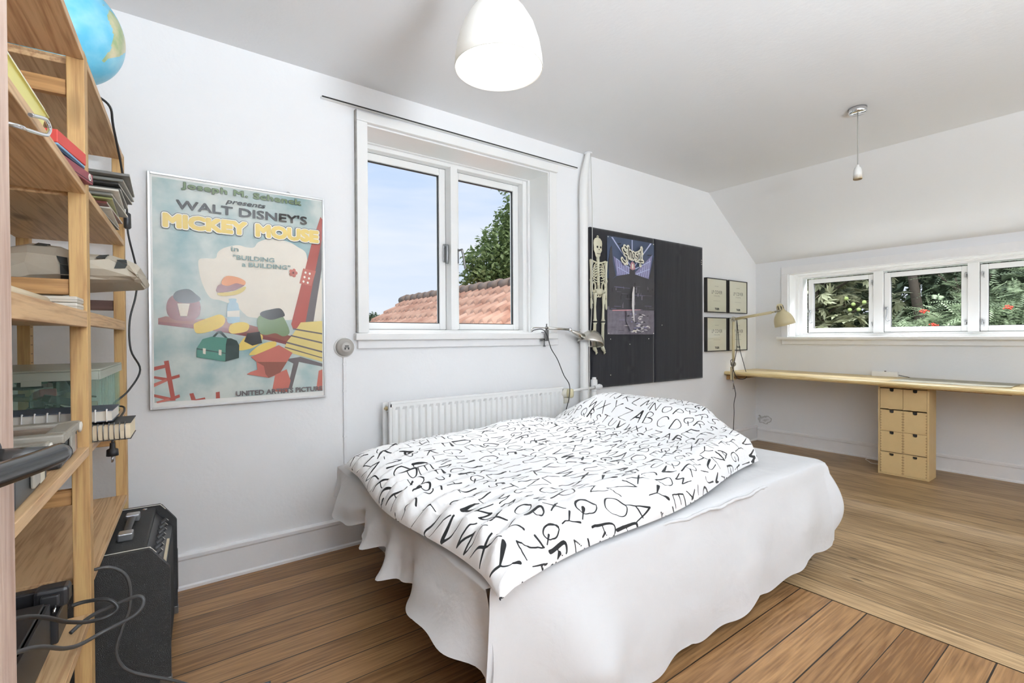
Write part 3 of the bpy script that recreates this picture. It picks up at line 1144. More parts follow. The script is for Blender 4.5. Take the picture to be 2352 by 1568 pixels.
z += pf * soft * 0.016 * (lattice(26, 6) - 0.5)

ink = np.full((GX, GY), 0.02)
# cloth coordinates: lengths measured along the draped surface
ux = np.zeros_like(x)
uy = np.zeros_like(x)
ux[1:] = np.cumsum(np.sqrt(np.diff(x, axis=0) ** 2 + np.diff(y, axis=0) ** 2 + np.diff(zs, axis=0) ** 2), axis=0)
uy[:, 1:] = np.cumsum(np.sqrt(np.diff(x, axis=1) ** 2 + np.diff(y, axis=1) ** 2 + np.diff(zs, axis=1) ** 2), axis=1)
DX, DY = float(ux[-1].max()), float(uy[:, -1].max())
ulo, uhi, vlo, vhi = ux.min(axis=1), ux.max(axis=1), uy.min(axis=0), uy.max(axis=0)
alpha = 'ABCDEFGHIJKLMNOPQRSTUVWXYZ'
rr = random.Random(11)
def catmull(P, n=5):
    return [(v.x, v.y) for v in spline([(a, b, 0) for a, b in P], n)] if len(P) > 2 else P
k0 = 0
row = 0
bx0 = 0.012
while bx0 < DX - 0.02:
    hgt = rr.choice((0.058, 0.066, 0.074, 0.084))
    yy = DY - 0.01 - rr.random() * 0.03
    k = rr.randrange(26) if row else 9
    while yy > 0.0:
        ch = alpha[k % 26]
        k += 1
        wd = hgt * rr.uniform(0.78, 1.0)
        ox, oy = bx0 + rr.uniform(-0.012, 0.012), yy
        ang = rr.uniform(-0.22, 0.16)
        heavy = rr.random() < 0.30
        ca, sa = math.cos(ang), math.sin(ang)
        i0, i1 = int(np.searchsorted(uhi, ox - 0.05)), int(np.searchsorted(ulo, ox + hgt * 1.3 + 0.03))
        j0, j1 = int(np.searchsorted(vhi, oy - wd * 1.5)), int(np.searchsorted(vlo, oy + 0.05))
        if i1 > i0 and j1 > j0:
            gx, gy = ux[i0:i1, j0:j1], uy[i0:i1, j0:j1]
            cur = ink[i0:i1, j0:j1]
            for st in GL[ch]:
                curved = ch in 'BCDGJOPQRSU' and len(st) > 3
                P = catmull(st) if curved else st
                Q = []
                for a, b_ in P:
                    lx, ly = a * wd, b_ * hgt
                    lx, ly = lx * ca - ly * sa, lx * sa + ly * ca
                    Q.append((ox + ly, oy - lx))
                m_ = len(Q) - 1
                for q in range(m_):
                    (ax, ay), (bx_, by_) = Q[q], Q[q + 1]
                    dx_, dy_ = bx_ - ax, by_ - ay
                    L2 = dx_ * dx_ + dy_ * dy_ + 1e-12
                    tt = np.clip(((gx - ax) * dx_ + (gy - ay) * dy_) / L2, 0, 1)
                    d = np.hypot(gx - ax - tt * dx_, gy - ay - tt * dy_)
                    p = (q + tt) / max(1, m_)
                    wv = 0.0020 + (0.0040 if heavy else 0.0013) * np.clip(np.sin(p * 2.6 + (0.4 if ch in 'AKXVW' else 1.6)), 0, 1) ** 2
                    np.minimum(cur, d - wv, out=cur)
        yy -= wd * (0.62 if ch == 'I' else 1.10) + 0.006
    bx0 += hgt + rr.uniform(0.018, 0.030)
    row += 1

me = bpy.data.meshes.new('duvet')
co = np.stack([x, y, z], axis=-1).reshape(-1, 3).astype(np.float32)
under = np.stack([x, y, np.minimum(z - 0.001, z - thick)], axis=-1).reshape(-1, 3)
idx = np.arange(GX * GY).reshape(GX, GY)
quads = np.stack([idx[:-1, :-1], idx[1:, :-1], idx[1:, 1:], idx[:-1, 1:]], axis=-1).reshape(-1, 4)
me.vertices.add(len(co))
me.vertices.foreach_set('co', (co - np.array([1.6, 1.65, 0.5], dtype=np.float32)).ravel())
me.loops.add(quads.size)
me.loops.foreach_set('vertex_index', quads.ravel().astype(np.int32))
me.polygons.add(len(quads))
me.polygons.foreach_set('loop_start', np.arange(0, quads.size, 4, dtype=np.int32))
me.polygons.foreach_set('loop_total', np.full(len(quads), 4, dtype=np.int32))
me.polygons.foreach_set('use_smooth', np.ones(len(quads), dtype=bool))
me.update()
at = me.attributes.new('ink', 'FLOAT', 'POINT')
at.data.foreach_set('value', ink.ravel().astype(np.float32))
m_duvet, n, l, b = cloth('lettered_duvet_cotton', (0.84, 0.84, 0.84, 1), 0.34, 9)
an = n.new('ShaderNodeAttribute')
an.attribute_name = 'ink'
mr = n.new('ShaderNodeMapRange')
mr.inputs['From Min'].default_value = 0.0004
mr.inputs['From Max'].default_value = -0.0004
l.new(an.outputs['Fac'], mr.inputs['Value'])
mx = n.new('ShaderNodeMixRGB')
l.new(mr.outputs[0], mx.inputs[0])
mx.inputs[1].default_value = (0.84, 0.84, 0.84, 1)
mx.inputs[2].default_value = (0.016, 0.016, 0.017, 1)
l.new(mx.outputs[0], b.inputs['Base Color'])
me.materials.append(m_duvet)
duv = bpy.data.objects.new('duvet', me)
COL.objects.link(duv)
duv.location = (1.6, 1.65, 0.5)
tag(duv, 'white duvet printed with black brushed alphabet letters, spread over the bed', 'duvet')
# ================================================================ things on the gable wall
def flat(bm, M, pts, mat, lift):
    vs = [bm.verts.new(M @ Vector((x, y, lift))) for x, y in pts]
    try:
        f = bm.faces.new(vs)
        f.material_index = mat
        if f.normal.length == 0:
            f.normal_update()
    except ValueError:
        pass

def face_y(x0, yf, z0):
    """local x -> +X, local y -> +Z, local z -> into the room"""
    return Matrix(((1, 0, 0, x0), (0, 0, -1, yf), (0, 1, 0, z0), (0, 0, 0, 1)))

def paper(name, col, vary=0.05, scale=5.0, coat=0.0, rough=0.7):
    m = plain(name, col, rough, vary=vary, scale=scale)
    b = m.node_tree.nodes['Principled BSDF']
    b.inputs['Coat Weight'].default_value = coat
    b.inputs['Coat Roughness'].default_value = 0.03
    return m
def ink(name, rgb, vary=0.06, scale=6.0, coat=0.6):
    return paper(name, lin(*rgb), vary, scale, coat)

# ---------------------------------------------------------------- large framed film poster
PO = {
    'cloud': [(0.179,0.645),(0.204,0.66),(0.244,0.664),(0.254,0.692),(0.28,0.715),(0.333,0.733),(0.37,0.727),(0.401,0.73),(0.418,0.755),(0.457,0.775),(0.507,0.779),(0.559,0.771),(0.597,0.751),(0.627,0.734),(0.638,0.703),(0.641,0.605),(0.617,0.521),(0.586,0.398),(0.397,0.399),(0.357,0.417),(0.33,0.446),(0.265,0.474),(0.221,0.487),(0.19,0.558)],
    'beam': [(0.704,0.916),(0.713,0.905),(0.71,0.793),(0.677,0.64),(0.632,0.371),(0.57,0.342),(0.561,0.37),(0.618,0.603),(0.659,0.77)],
    'beamdark': [(0.71,0.801),(0.708,0.651),(0.663,0.363),(0.625,0.367),(0.677,0.64)],
    'plate': [(0.619,0.648),(0.68,0.639),(0.657,0.563),(0.601,0.573)],
    'cloud2': [(0.706,0.609),(0.709,0.526),(0.705,0.393),(0.679,0.388),(0.663,0.4),(0.688,0.525)],
    'plank': [(0.032,0.389),(0.058,0.398),(0.158,0.386),(0.277,0.396),(0.37,0.367),(0.562,0.311),(0.573,0.289),(0.562,0.263),(0.467,0.29),(0.276,0.329),(0.158,0.346),(0.032,0.363)],
    'plankshade': [(0.032,0.375),(0.158,0.364),(0.277,0.351),(0.467,0.306),(0.562,0.279),(0.562,0.263),(0.467,0.29),(0.276,0.329),(0.158,0.346),(0.032,0.363)],
    'boards': [(0.605,0.379),(0.708,0.388),(0.707,0.18),(0.524,0.239),(0.54,0.284),(0.566,0.317)],
    'bl1': [(0.57,0.35),(0.707,0.326),(0.707,0.319),(0.569,0.343)],
    'bl2': [(0.559,0.317),(0.707,0.28),(0.707,0.272),(0.556,0.311)],
    'bl3': [(0.54,0.284),(0.707,0.234),(0.707,0.226),(0.537,0.277)],
    'bl4': [(0.532,0.26),(0.707,0.202),(0.707,0.197),(0.53,0.255)],
    'box': [(0.169,0.259),(0.191,0.299),(0.225,0.31),(0.302,0.302),(0.325,0.291),(0.335,0.268),(0.333,0.211),(0.278,0.196),(0.168,0.219)],
    'boxdark': [(0.286,0.301),(0.302,0.302),(0.325,0.291),(0.335,0.268),(0.333,0.211),(0.278,0.196),(0.281,0.273)],
    'boxlid': [(0.169,0.259),(0.281,0.235),(0.281,0.231),(0.169,0.254)],
    'handle': [(0.228,0.309),(0.251,0.336),(0.264,0.336),(0.292,0.299),(0.283,0.299),(0.258,0.325),(0.252,0.325),(0.238,0.307)],
    'latch1': [(0.192,0.259),(0.203,0.257),(0.202,0.231),(0.192,0.234)],
    'latch2': [(0.253,0.251),(0.264,0.249),(0.263,0.224),(0.252,0.227)],
    'girder': [(0.382,0.214),(0.503,0.268),(0.565,0.229),(0.539,0.185),(0.501,0.127),(0.458,0.112),(0.364,0.134),(0.381,0.144),(0.409,0.153),(0.406,0.19)],
    'girderdark': [(0.406,0.19),(0.539,0.185),(0.509,0.135),(0.458,0.112),(0.444,0.13),(0.437,0.169)],
    'strut': [(0.531,0.198),(0.603,0.208),(0.707,0.171),(0.707,0.155),(0.595,0.183),(0.56,0.048),(0.541,0.054),(0.569,0.176)],
    'strutred': [(0.487,0.128),(0.538,0.149),(0.556,0.092),(0.541,0.037),(0.472,0.046)],
    'rightred': [(0.689,0.135),(0.707,0.141),(0.706,0.034),(0.676,0.037)],
    'sky2': [(0.595,0.181),(0.693,0.159),(0.68,0.085),(0.629,0.047),(0.567,0.055)],
    's1': [(0.05,0.205),(0.067,0.208),(0.09,0.033),(0.074,0.033)],
    's2': [(0.016,0.182),(0.067,0.194),(0.068,0.18),(0.016,0.166)],
    's3': [(0.016,0.143),(0.058,0.133),(0.105,0.146),(0.106,0.133),(0.058,0.119),(0.015,0.133)],
    's4': [(0.015,0.112),(0.058,0.129),(0.061,0.119),(0.015,0.096)],
    's5': [(0.015,0.066),(0.072,0.047),(0.104,0.059),(0.106,0.046),(0.071,0.033),(0.015,0.054)],
    's6': [(0.02,0.033),(0.066,0.046),(0.071,0.034),(0.026,0.027)],
    's7': [(0.14,0.059),(0.155,0.061),(0.164,0.03),(0.147,0.03)],
    's8': [(0.147,0.03),(0.198,0.038),(0.2,0.03),(0.164,0.028)],
    's9': [(0.24,0.058),(0.255,0.06),(0.256,0.03),(0.24,0.03)],
    'sack': [(0.061,0.437),(0.07,0.473),(0.094,0.495),(0.129,0.508),(0.165,0.499),(0.183,0.463),(0.183,0.412),(0.158,0.384),(0.098,0.381),(0.069,0.399)],
    'cap': [(0.085,0.486),(0.102,0.51),(0.141,0.519),(0.168,0.499),(0.186,0.478),(0.171,0.463),(0.129,0.457),(0.099,0.463)],
    'bundle': [(0.159,0.354),(0.167,0.372),(0.226,0.399),(0.258,0.41),(0.278,0.396),(0.274,0.366),(0.245,0.343),(0.194,0.326),(0.167,0.328)],
    'bundle2': [(0.293,0.34),(0.303,0.366),(0.343,0.377),(0.375,0.367),(0.369,0.337),(0.329,0.325),(0.303,0.325)],
    'green': [(0.411,0.387),(0.429,0.411),(0.468,0.4),(0.511,0.417),(0.533,0.389),(0.553,0.33),(0.525,0.31),(0.489,0.325),(0.446,0.317),(0.418,0.333)],
    'dark2': [(0.429,0.426),(0.468,0.439),(0.512,0.445),(0.532,0.413),(0.511,0.401),(0.468,0.39),(0.427,0.407)],
    'pail': [(0.369,0.325),(0.421,0.333),(0.431,0.279),(0.389,0.267),(0.355,0.287)],
    'pie': [(0.25,0.536),(0.266,0.552),(0.285,0.583),(0.331,0.583),(0.358,0.569),(0.361,0.551),(0.338,0.534),(0.311,0.521),(0.251,0.51)],
    'piecrust': [(0.266,0.552),(0.285,0.586),(0.331,0.584),(0.362,0.568),(0.358,0.55),(0.325,0.556),(0.292,0.542)],
    'pieplate': [(0.252,0.507),(0.311,0.517),(0.361,0.543),(0.358,0.524),(0.324,0.503),(0.265,0.495)],
    'bottle': [(0.296,0.483),(0.324,0.484),(0.325,0.469),(0.334,0.454),(0.337,0.378),(0.31,0.37),(0.287,0.381),(0.289,0.452),(0.297,0.468)],
    'bottlelab': [(0.288,0.426),(0.337,0.431),(0.338,0.401),(0.288,0.4)],
    'shoe1': [(0.328,0.249),(0.362,0.31),(0.425,0.321),(0.43,0.29),(0.389,0.256)],
    'shoe2': [(0.375,0.224),(0.424,0.271),(0.485,0.286),(0.488,0.262),(0.438,0.232)],
    'flower': [(0.552,0.622),(0.562,0.639),(0.579,0.642),(0.592,0.627),(0.586,0.607),(0.565,0.602)],
}
def ell(cx, cy, rx, ry, n=24, a0=0.0):
    return [(cx + rx * math.cos(a0 + 2 * PI * i / n), cy + ry * math.sin(a0 + 2 * PI * i / n)) for i in range(n)]
t = thing('framed_poster', 'large silver-framed film poster with yellow and black lettering on blue-grey', 'poster', (0, YA, 0.800))
m_alu = plain('brushed_aluminium', (0.52, 0.52, 0.52, 1), 0.35, 0.9, vary=0.05, scale=40)
bm = BM()
M = face_y(0, 0, 0)
for a, b in (((0, -0.022, 0), (0.009, -0.0005, 1.010)), ((0.714, -0.022, 0), (0.723, -0.0005, 1.010)), ((0.009, -0.022, 0), (0.714, -0.0005, 0.009)), ((0.009, -0.022, 1.001), (0.714, -0.0005, 1.010))):
    box(bm, a, b, 0, 0.001)
tube(bm, spline([(0.545, -0.01, 1.010), (0.555, -0.012, 1.018), (0.566, -0.012, 1.008)], 4), 0.0015, 6)
obj('frame', bm, m_alu, t)
pm = [paper('poster_border', (0.80, 0.80, 0.77, 1), 0.02, 5, 0.4)]
m_wash, n, l, b = new_mat('poster_wash')         # blotchy printed water-colour ground
tc = n.new('ShaderNodeTexCoord')
nzz = n.new('ShaderNodeTexNoise')
nzz.inputs['Scale'].default_value = 6
nzz.inputs['Detail'].default_value = 6
l.new(tc.outputs['Object'], nzz.inputs[0])
crp = n.new('ShaderNodeValToRGB')
crp.color_ramp.elements[0].position = 0.32
crp.color_ramp.elements[0].color = lin(128, 158, 160)
crp.color_ramp.elements[1].position = 0.62
crp.color_ramp.elements[1].color = lin(196, 202, 196)
l.new(nzz.outputs['Fac'], crp.inputs[0])
l.new(crp.outputs[0], b.inputs['Base Color'])
b.inputs['Roughness'].default_value = 0.7
b.inputs['Coat Weight'].default_value = 0.4
b.inputs['Coat Roughness'].default_value = 0.03
pm.append(m_wash)
def pmi(name, rgb, vary=0.08, scale=9.0):
    pm.append(ink('poster_' + name, rgb, vary, scale, 0.4))
    return len(pm) - 1
c_cream, c_black, c_gold, c_white = pmi('cream', (226, 218, 204)), pmi('black', (40, 37, 36)), pmi('gold', (212, 184, 96)), pmi('white', (232, 228, 218))
c_green, c_grey, c_red, c_dred = pmi('green', (108, 126, 92)), pmi('teal_grey', (112, 132, 128)), pmi('red', (150, 66, 54)), pmi('dark_red', (106, 46, 42))
c_brick, c_brown, c_mid, c_teal = pmi('brick', (168, 92, 78)), pmi('brown', (120, 66, 52)), pmi('shadow', (92, 84, 84)), pmi('teal', (70, 122, 108))
c_tdark, c_yel, c_blue, c_pink = pmi('dark_teal', (30, 48, 44)), pmi('board_yellow', (206, 186, 118)), pmi('milk_blue', (170, 192, 202)), pmi('crust', (196, 128, 82))
bm = BM()
box(bm, (0.007, -0.0165, 0.007), (0.716, -0.002, 1.003), 0)
ROUND = ('cloud', 'cloud2', 'sack', 'cap', 'green', 'dark2', 'bundle', 'bundle2', 'pie', 'piecrust', 'pieplate', 'bottle', 'shoe1', 'shoe2')
L_ = [0.0168]
def P_(key, mat, lift=0.0002):
    L_[0] += 0.0001
    pts = PO[key] if isinstance(key, str) else key
    if isinstance(key, str) and key in ROUND:                              # drawn with a soft outline
        q = [Vector((x, y, 0)) for x, y in pts]
        n_ = len(q)
        sm = spline([q[i % n_] for i in range(-2, n_ + 3)], 5)
        pts = [(v.x, v.y) for v in sm[10:10 + 5 * n_]]
    flat(bm, M, pts, mat, L_[0])
P_([(0.016, 0.029), (0.708, 0.031), (0.712, 0.995), (0.016, 0.990)], 1)
for k, c in (('cloud', c_cream), ('cloud2', c_cream), ('s1', c_red), ('s2', c_red), ('s3', c_red), ('s4', c_brick), ('s5', c_red), ('s6', c_brick), ('s7', c_red), ('s8', c_red), ('s9', c_red),
             ('strut', c_mid), ('sky2', 1), ('strutred', c_brick), ('rightred', c_brick), ('beam', c_red), ('beamdark', c_mid), ('plate', c_brick), ('plank', c_brown), ('plankshade', c_dred)):
    P_(k, c)
for x, y in ((0.630, 0.628), (0.650, 0.624), (0.625, 0.605), (0.646, 0.600), (0.620, 0.583), (0.640, 0.578)):
    P_(ell(x, y, 0.005, 0.006, 10), c_white)
# the workmen's things set out along the plank
P_('sack', c_dred); P_('cap', c_black)
P_('boards', c_yel)
for k in ('bl1', 'bl2', 'bl3', 'bl4'):
    P_(k, c_mid)
P_('green', c_green); P_('dark2', c_black)
P_('pieplate', c_yel); P_('pie', c_dred); P_('piecrust', c_pink)
P_('bottle', c_blue); P_('bottlelab', c_white)
for k in ('bundle', 'bundle2', 'shoe1', 'shoe2'):
    P_(k, c_gold)
P_('pail', c_black)
P_('girder', c_brick); P_('girderdark', c_brown)
P_('handle', c_tdark); P_('box', c_teal); P_('boxdark', c_tdark); P_('boxlid', c_tdark); P_('latch1', c_cream); P_('latch2', c_cream)
P_([(0.10, 0.455), (0.145, 0.455), (0.135, 0.40), (0.110, 0.40)], c_cream)   # a paper tag on the sack
for a in range(5):
    P_(ell(0.572 + 0.012 * math.cos(a * 1.257), 0.622 + 0.013 * math.sin(a * 1.257), 0.008, 0.009, 10), c_brick)
P_(ell(0.572, 0.622, 0.005, 0.006, 10), c_dred)
L_[0] += 0.0002
def T_(body, x, z, size, mat, fit=None, lift=0.0, **kw):
    put_text(bm, M @ Matrix.Translation((x, z, L_[0] + lift)), body, size, mat, fit=fit, **kw)
T_('Joseph M. Schenck', 0.124, 0.960, 0.034, c_black, 0.490, -0.0001, space=1.08, grow=0.0030)
T_('Joseph M. Schenck', 0.124, 0.960, 0.034, c_green, 0.490, 0.0, space=1.08, grow=0.0016)
T_('presents', 0.287, 0.919, 0.030, c_black, 0.164, 0.0, shear=0.30, grow=0.0010)
T_("WALT DISNEY'S", 0.101, 0.867, 0.053, c_black, 0.536, 0.0, grow=0.0018)
for body, x, w_ in (('MICKEY', 0.050, 0.310), ('MOUSE', 0.406, 0.276)):
    T_(body, x, 0.786, 0.074, c_black, w_, 0.0, grow=0.0122)
    T_(body, x, 0.786, 0.074, c_white, w_, 0.0002, grow=0.0100)
    T_(body, x, 0.786, 0.074, c_gold, w_, 0.0004, grow=0.0056)
T_('in', 0.304, 0.703, 0.031, c_grey, 0.029, 0.0, grow=0.0007)
T_('"BUILDING', 0.313, 0.666, 0.028, c_grey, 0.172, 0.0, grow=0.0009)
T_('a BUILDING"', 0.349, 0.636, 0.028, c_grey, 0.208, 0.0, grow=0.0009)
T_('UNITED ARTISTS PICTURE', 0.318, 0.035, 0.031, c_mid, 0.384, 0.0, grow=0.0013)
obj('print', bm, pm, t, fix=False)

# ---------------------------------------------------------------- old round wall socket and its cable duct
m_bake = plain('grey_bakelite', (0.40, 0.38, 0.35, 1), 0.4, vary=0.05)
m_slot = plain('socket_hole', (0.02, 0.02, 0.02, 1), 0.8)
t = thing('wall_socket', 'round grey old wall socket beside the poster with duct below it', 'socket', (0.823, YA, 1.052))
MS = align((0, 0, 0), (0, -1, 0))
bm = BM()
lathe(bm, [(0, 0.0005), (0.053, 0.0005), (0.053, 0.008), (0.050, 0.011), (0.047, 0.010)], 40, MS)
obj('back_plate', bm, m_paint, t)
bm = BM()
lathe(bm, [(0.047, 0.008), (0.046, 0.026), (0.040, 0.034), (0.030, 0.037), (0.028, 0.044), (0.022, 0.047), (0, 0.047)], 40, MS)
obj('cap', bm, m_bake, t)
bm = BM()
for a, b in (((-0.010, -0.0478, 0.004), (0.010, -0.046, 0.009)), ((-0.012, -0.0478, -0.012), (-0.006, -0.046, 0.0)), ((0.006, -0.0478, -0.012), (0.012, -0.046, 0.0)), ((-0.006, -0.0478, -0.003), (0.006, -0.046, 0.0))):
    box(bm, a, b)
obj('pin_holes', bm, m_slot, t)
t = thing('cable_duct', 'thin white cable duct running from the round socket to the floor', 'duct', (0.823, YA, 0.157))
bm = BM()
box(bm, (-0.008, -0.012, 0), (0.008, -0.0005, 0.842), 0, 0.003)
obj('cover', bm, m_paint_old, t)
for z in (0.15, 0.42, 0.66, 0.80):
    bm = BM()
    box(bm, (-0.010, -0.0135, z), (0.010, -0.0008, z + 0.012), 0, 0.002)
    obj('clip', bm, m_paint_old, t)

# ---------------------------------------------------------------- curtain rail over the window
t = thing('curtain_rail', 'long thin white curtain rail above the gable window', 'curtain rail', (0.715, YA, 2.328))
bm = BM()
box(bm, (0, -0.026, -0.005), (1.80, -0.0008, 0.006), 0, 0.002)
obj('rail', bm, m_paint, t)
bm = BM()
box(bm, (0.001, -0.0275, -0.0035), (1.799, -0.0255, 0.0035))  # dark strip laid on as the shadow gap of the rail
obj('track_shade_strip', bm, m_gap, t)

# ---------------------------------------------------------------- radiator
m_rad = plain('radiator_enamel', (0.80, 0.80, 0.79, 1), 0.3, vary=0.02, spec=0.5)
t = thing('radiator', 'long white ribbed panel radiator under the gable window behind the bed', 'radiator', (1.03, YA, 0.16))
RW, RH = 1.252, 0.595
bm = BM()
prof = []
N = 31
p = RW / N
for i in range(N):
    x = i * p
    prof += [(x, -0.100), (x + p * 0.18, -0.100), (x + p * 0.36, -0.113), (x + p * 0.64, -0.113), (x + p * 0.82, -0.100)]
prof.append((RW, -0.100))
zs = [(0, 0.0), (0.028, 0.0), (0.045, 1.0), (RH - 0.045, 1.0), (RH - 0.028, 0.0), (RH, 0.0)]
rows = [[bm.verts.new((x, -0.100 + (y + 0.100) * k if k else -0.113, z)) for x, y in prof] for z, k in zs]
for a, b in zip(rows, rows[1:]):
    for i in range(len(prof) - 1):
        bm.faces.new((a[i], a[i + 1], b[i + 1], b[i]))
for z0, z1 in ((0, 0.0), (RH, 0.0)):
    pass
box(bm, (-0.006, -0.113, 0), (0.012, -0.094, RH), 0, 0.004)
box(bm, (RW - 0.012, -0.113, 0), (RW + 0.006, -0.094, RH), 0, 0.004)
box(bm, (0, -0.114, RH - 0.014), (RW, -0.094, RH + 0.002), 0, 0.004)
box(bm, (0, -0.114, -0.002), (RW, -0.094, 0.014), 0, 0.004)
obj('front_panel', bm, m_rad, t)
bm = BM()
box(bm, (-0.02, -0.062, 0.0), (RW + 0.0, -0.046, RH - 0.005), 0, 0.004)
obj('back_panel', bm, m_rad, t)
for x in (-0.004, RW - 0.03):
    for z in (0.018, RH - 0.055):
        bm = BM()
        box(bm, (x, -0.094, z), (x + 0.03, -0.062, z + 0.037), 0, 0.004)
        obj('end_block', bm, m_rad, t)
bm = BM()
cyl(bm, (-0.012, -0.078, RH - 0.036), (-0.002, -0.078, RH - 0.036), 0.011, seg=16)
lathe(bm, [(0, 0.009), (0.004, 0.009), (0.006, 0.006)], 12, align((-0.012, -0.078, RH - 0.036), (-1, 0, 0)))
obj('bleed_plug', bm, plain('brass', (0.45, 0.36, 0.2, 1), 0.35, 0.9), t)
for x in (0.15, RW - 0.15):
    bm = BM()
    box(bm, (x, -0.046, 0.05), (x + 0.03, -0.001, RH - 0.05))
    obj('wall_bracket', bm, m_rad, t)
m_cream = plain('cream_plastic', lin(214, 204, 168), 0.45, vary=0.03)
m_cream2 = plain('pale_plastic', lin(214, 210, 198), 0.45, vary=0.03)
bm = BM()
cyl(bm, (RW, -0.078, RH - 0.045), (RW + 0.035, -0.078, RH - 0.045), 0.014)
lathe(bm, [(0, 0), (0.030, 0), (0.033, 0.006), (0.033, 0.034), (0.028, 0.038)], 24, align((RW + 0.012, -0.090, RH - 0.045), (0.55, -0.83, 0)))
v = obj('thermostat_valve', bm, m_cream2, t)
bm = BM()
lathe(bm, [(0.028, 0.036), (0.032, 0.040), (0.032, 0.066), (0.027, 0.076), (0, 0.077)], 28, align((RW + 0.012, -0.090, RH - 0.045), (0.55, -0.83, 0)))
obj('dial', bm, m_cream, v)
bm = BM()
box(bm, (RW + 0.006, -0.125, RH - 0.115), (RW + 0.052, -0.075, RH - 0.075), 0, 0.006)
obj('valve_base', bm, m_cream2, v)

# ---------------------------------------------------------------- pipes
t = thing('heating_pipe', 'thick white heating pipe from floor to ceiling right of the radiator', 'pipe', (2.545, 2.53, 0.0))
bm = BM()
tube(bm, spline([(0, 0, 0), (0, 0, 0.6), (0, 0, 1.2), (0, 0, 1.85), (0.0, 0, 2.14), (0.012, 0.003, 2.27), (0.040, 0.008, 2.38), (0.060, 0.01, HC - 0.001)], 6), [0.031] * 29 + [0.030, 0.029, 0.028, 0.027, 0.025, 0.024, 0.023, 0.022, 0.021, 0.020, 0.019, 0.018, 0.018, 0.018], 20)
obj('riser', bm, m_paint, t)
bm = BM()
lathe(bm, [(0.019, 0), (0.030, 0), (0.030, 0.006), (0.019, 0.008)], 20, Matrix.Translation((0.059, 0.01, HC - 0.009)))
obj('ceiling_collar', bm, m_paint_old, t)
t = thing('radiator_pipe', 'slim white feed pipe with elbow joining the radiator valve', 'pipe', (2.63, 2.515, 0.0))
bm = BM()
tube(bm, [(0, 0, 0), (0, 0, 0.765)], 0.019, 16)
tube(bm, [(-0.31, -0.015, 0.712), (-0.15, -0.012, 0.722), (0.02, -0.024, 0.730)], 0.0095, 12)
obj('pipe', bm, m_paint, t)
bm = BM()
lathe(bm, [(0, 0.80), (0.014, 0.80), (0.017, 0.785), (0.024, 0.782), (0.025, 0.745), (0.024, 0.700), (0.019, 0.695)], 8, smooth=False)
lathe(bm, [(0.011, -0.035), (0.016, -0.03), (0.016, 0.0), (0.022, 0.008), (0.017, 0.03), (0.008, 0.038), (0, 0.038)], 8, align((0.015, -0.026, 0.730), (1, -0.05, 0)), smooth=False)
obj('elbow', bm, m_paint_old, t)
bm = BM()                                       # thin cord that drops from the ceiling beside the pipe
tube(bm, spline([(0, 0, 0), (-0.001, -0.008, -0.30), (-0.003, -0.015, -0.544), (-0.011, -0.015, -1.12), (-0.062, -0.04, -1.408), (-0.115, -0.09, -1.63), (-0.135, -0.10, -1.835), (-0.13, -0.10, -1.98)], 6), 0.0026, 6)
solo('cord', bm, plain('dirty_white_cord', (0.55, 0.54, 0.50, 1), 0.7, vary=0.1), 'thin pale cord hanging from the ceiling in front of the white pipe', 'cord', (2.621, 2.530, HC - 0.001))

# ---------------------------------------------------------------- two black cloth-covered boards
m_black, n, l, b = new_mat('black_felt')
b.inputs['Roughness'].default_value = 0.95
b.inputs['Specular IOR Level'].default_value = 0.2
b.inputs['Base Color'].default_value = (0.018, 0.018, 0.022, 1)
b.inputs['Sheen Weight'].default_value = 0.25
b.inputs['Sheen Roughness'].default_value = 0.5
tc = n.new('ShaderNodeTexCoord')
mp = n.new('ShaderNodeMapping')
mp.inputs['Scale'].default_value = (9, 1, 1.2)
l.new(tc.outputs['Object'], mp.inputs[0])
nzz = n.new('ShaderNodeTexNoise')
nzz.inputs['Scale'].default_value = 2
nzz.inputs['Detail'].default_value = 4
l.new(mp.outputs[0], nzz.inputs[0])
bp = n.new('ShaderNodeBump')
bp.inputs['Strength'].default_value = 0.12
bp.inputs['Distance'].default_value = 0.02
l.new(nzz.outputs['Fac'], bp.inputs['Height'])
l.new(bp.outputs[0], b.inputs['Normal'])
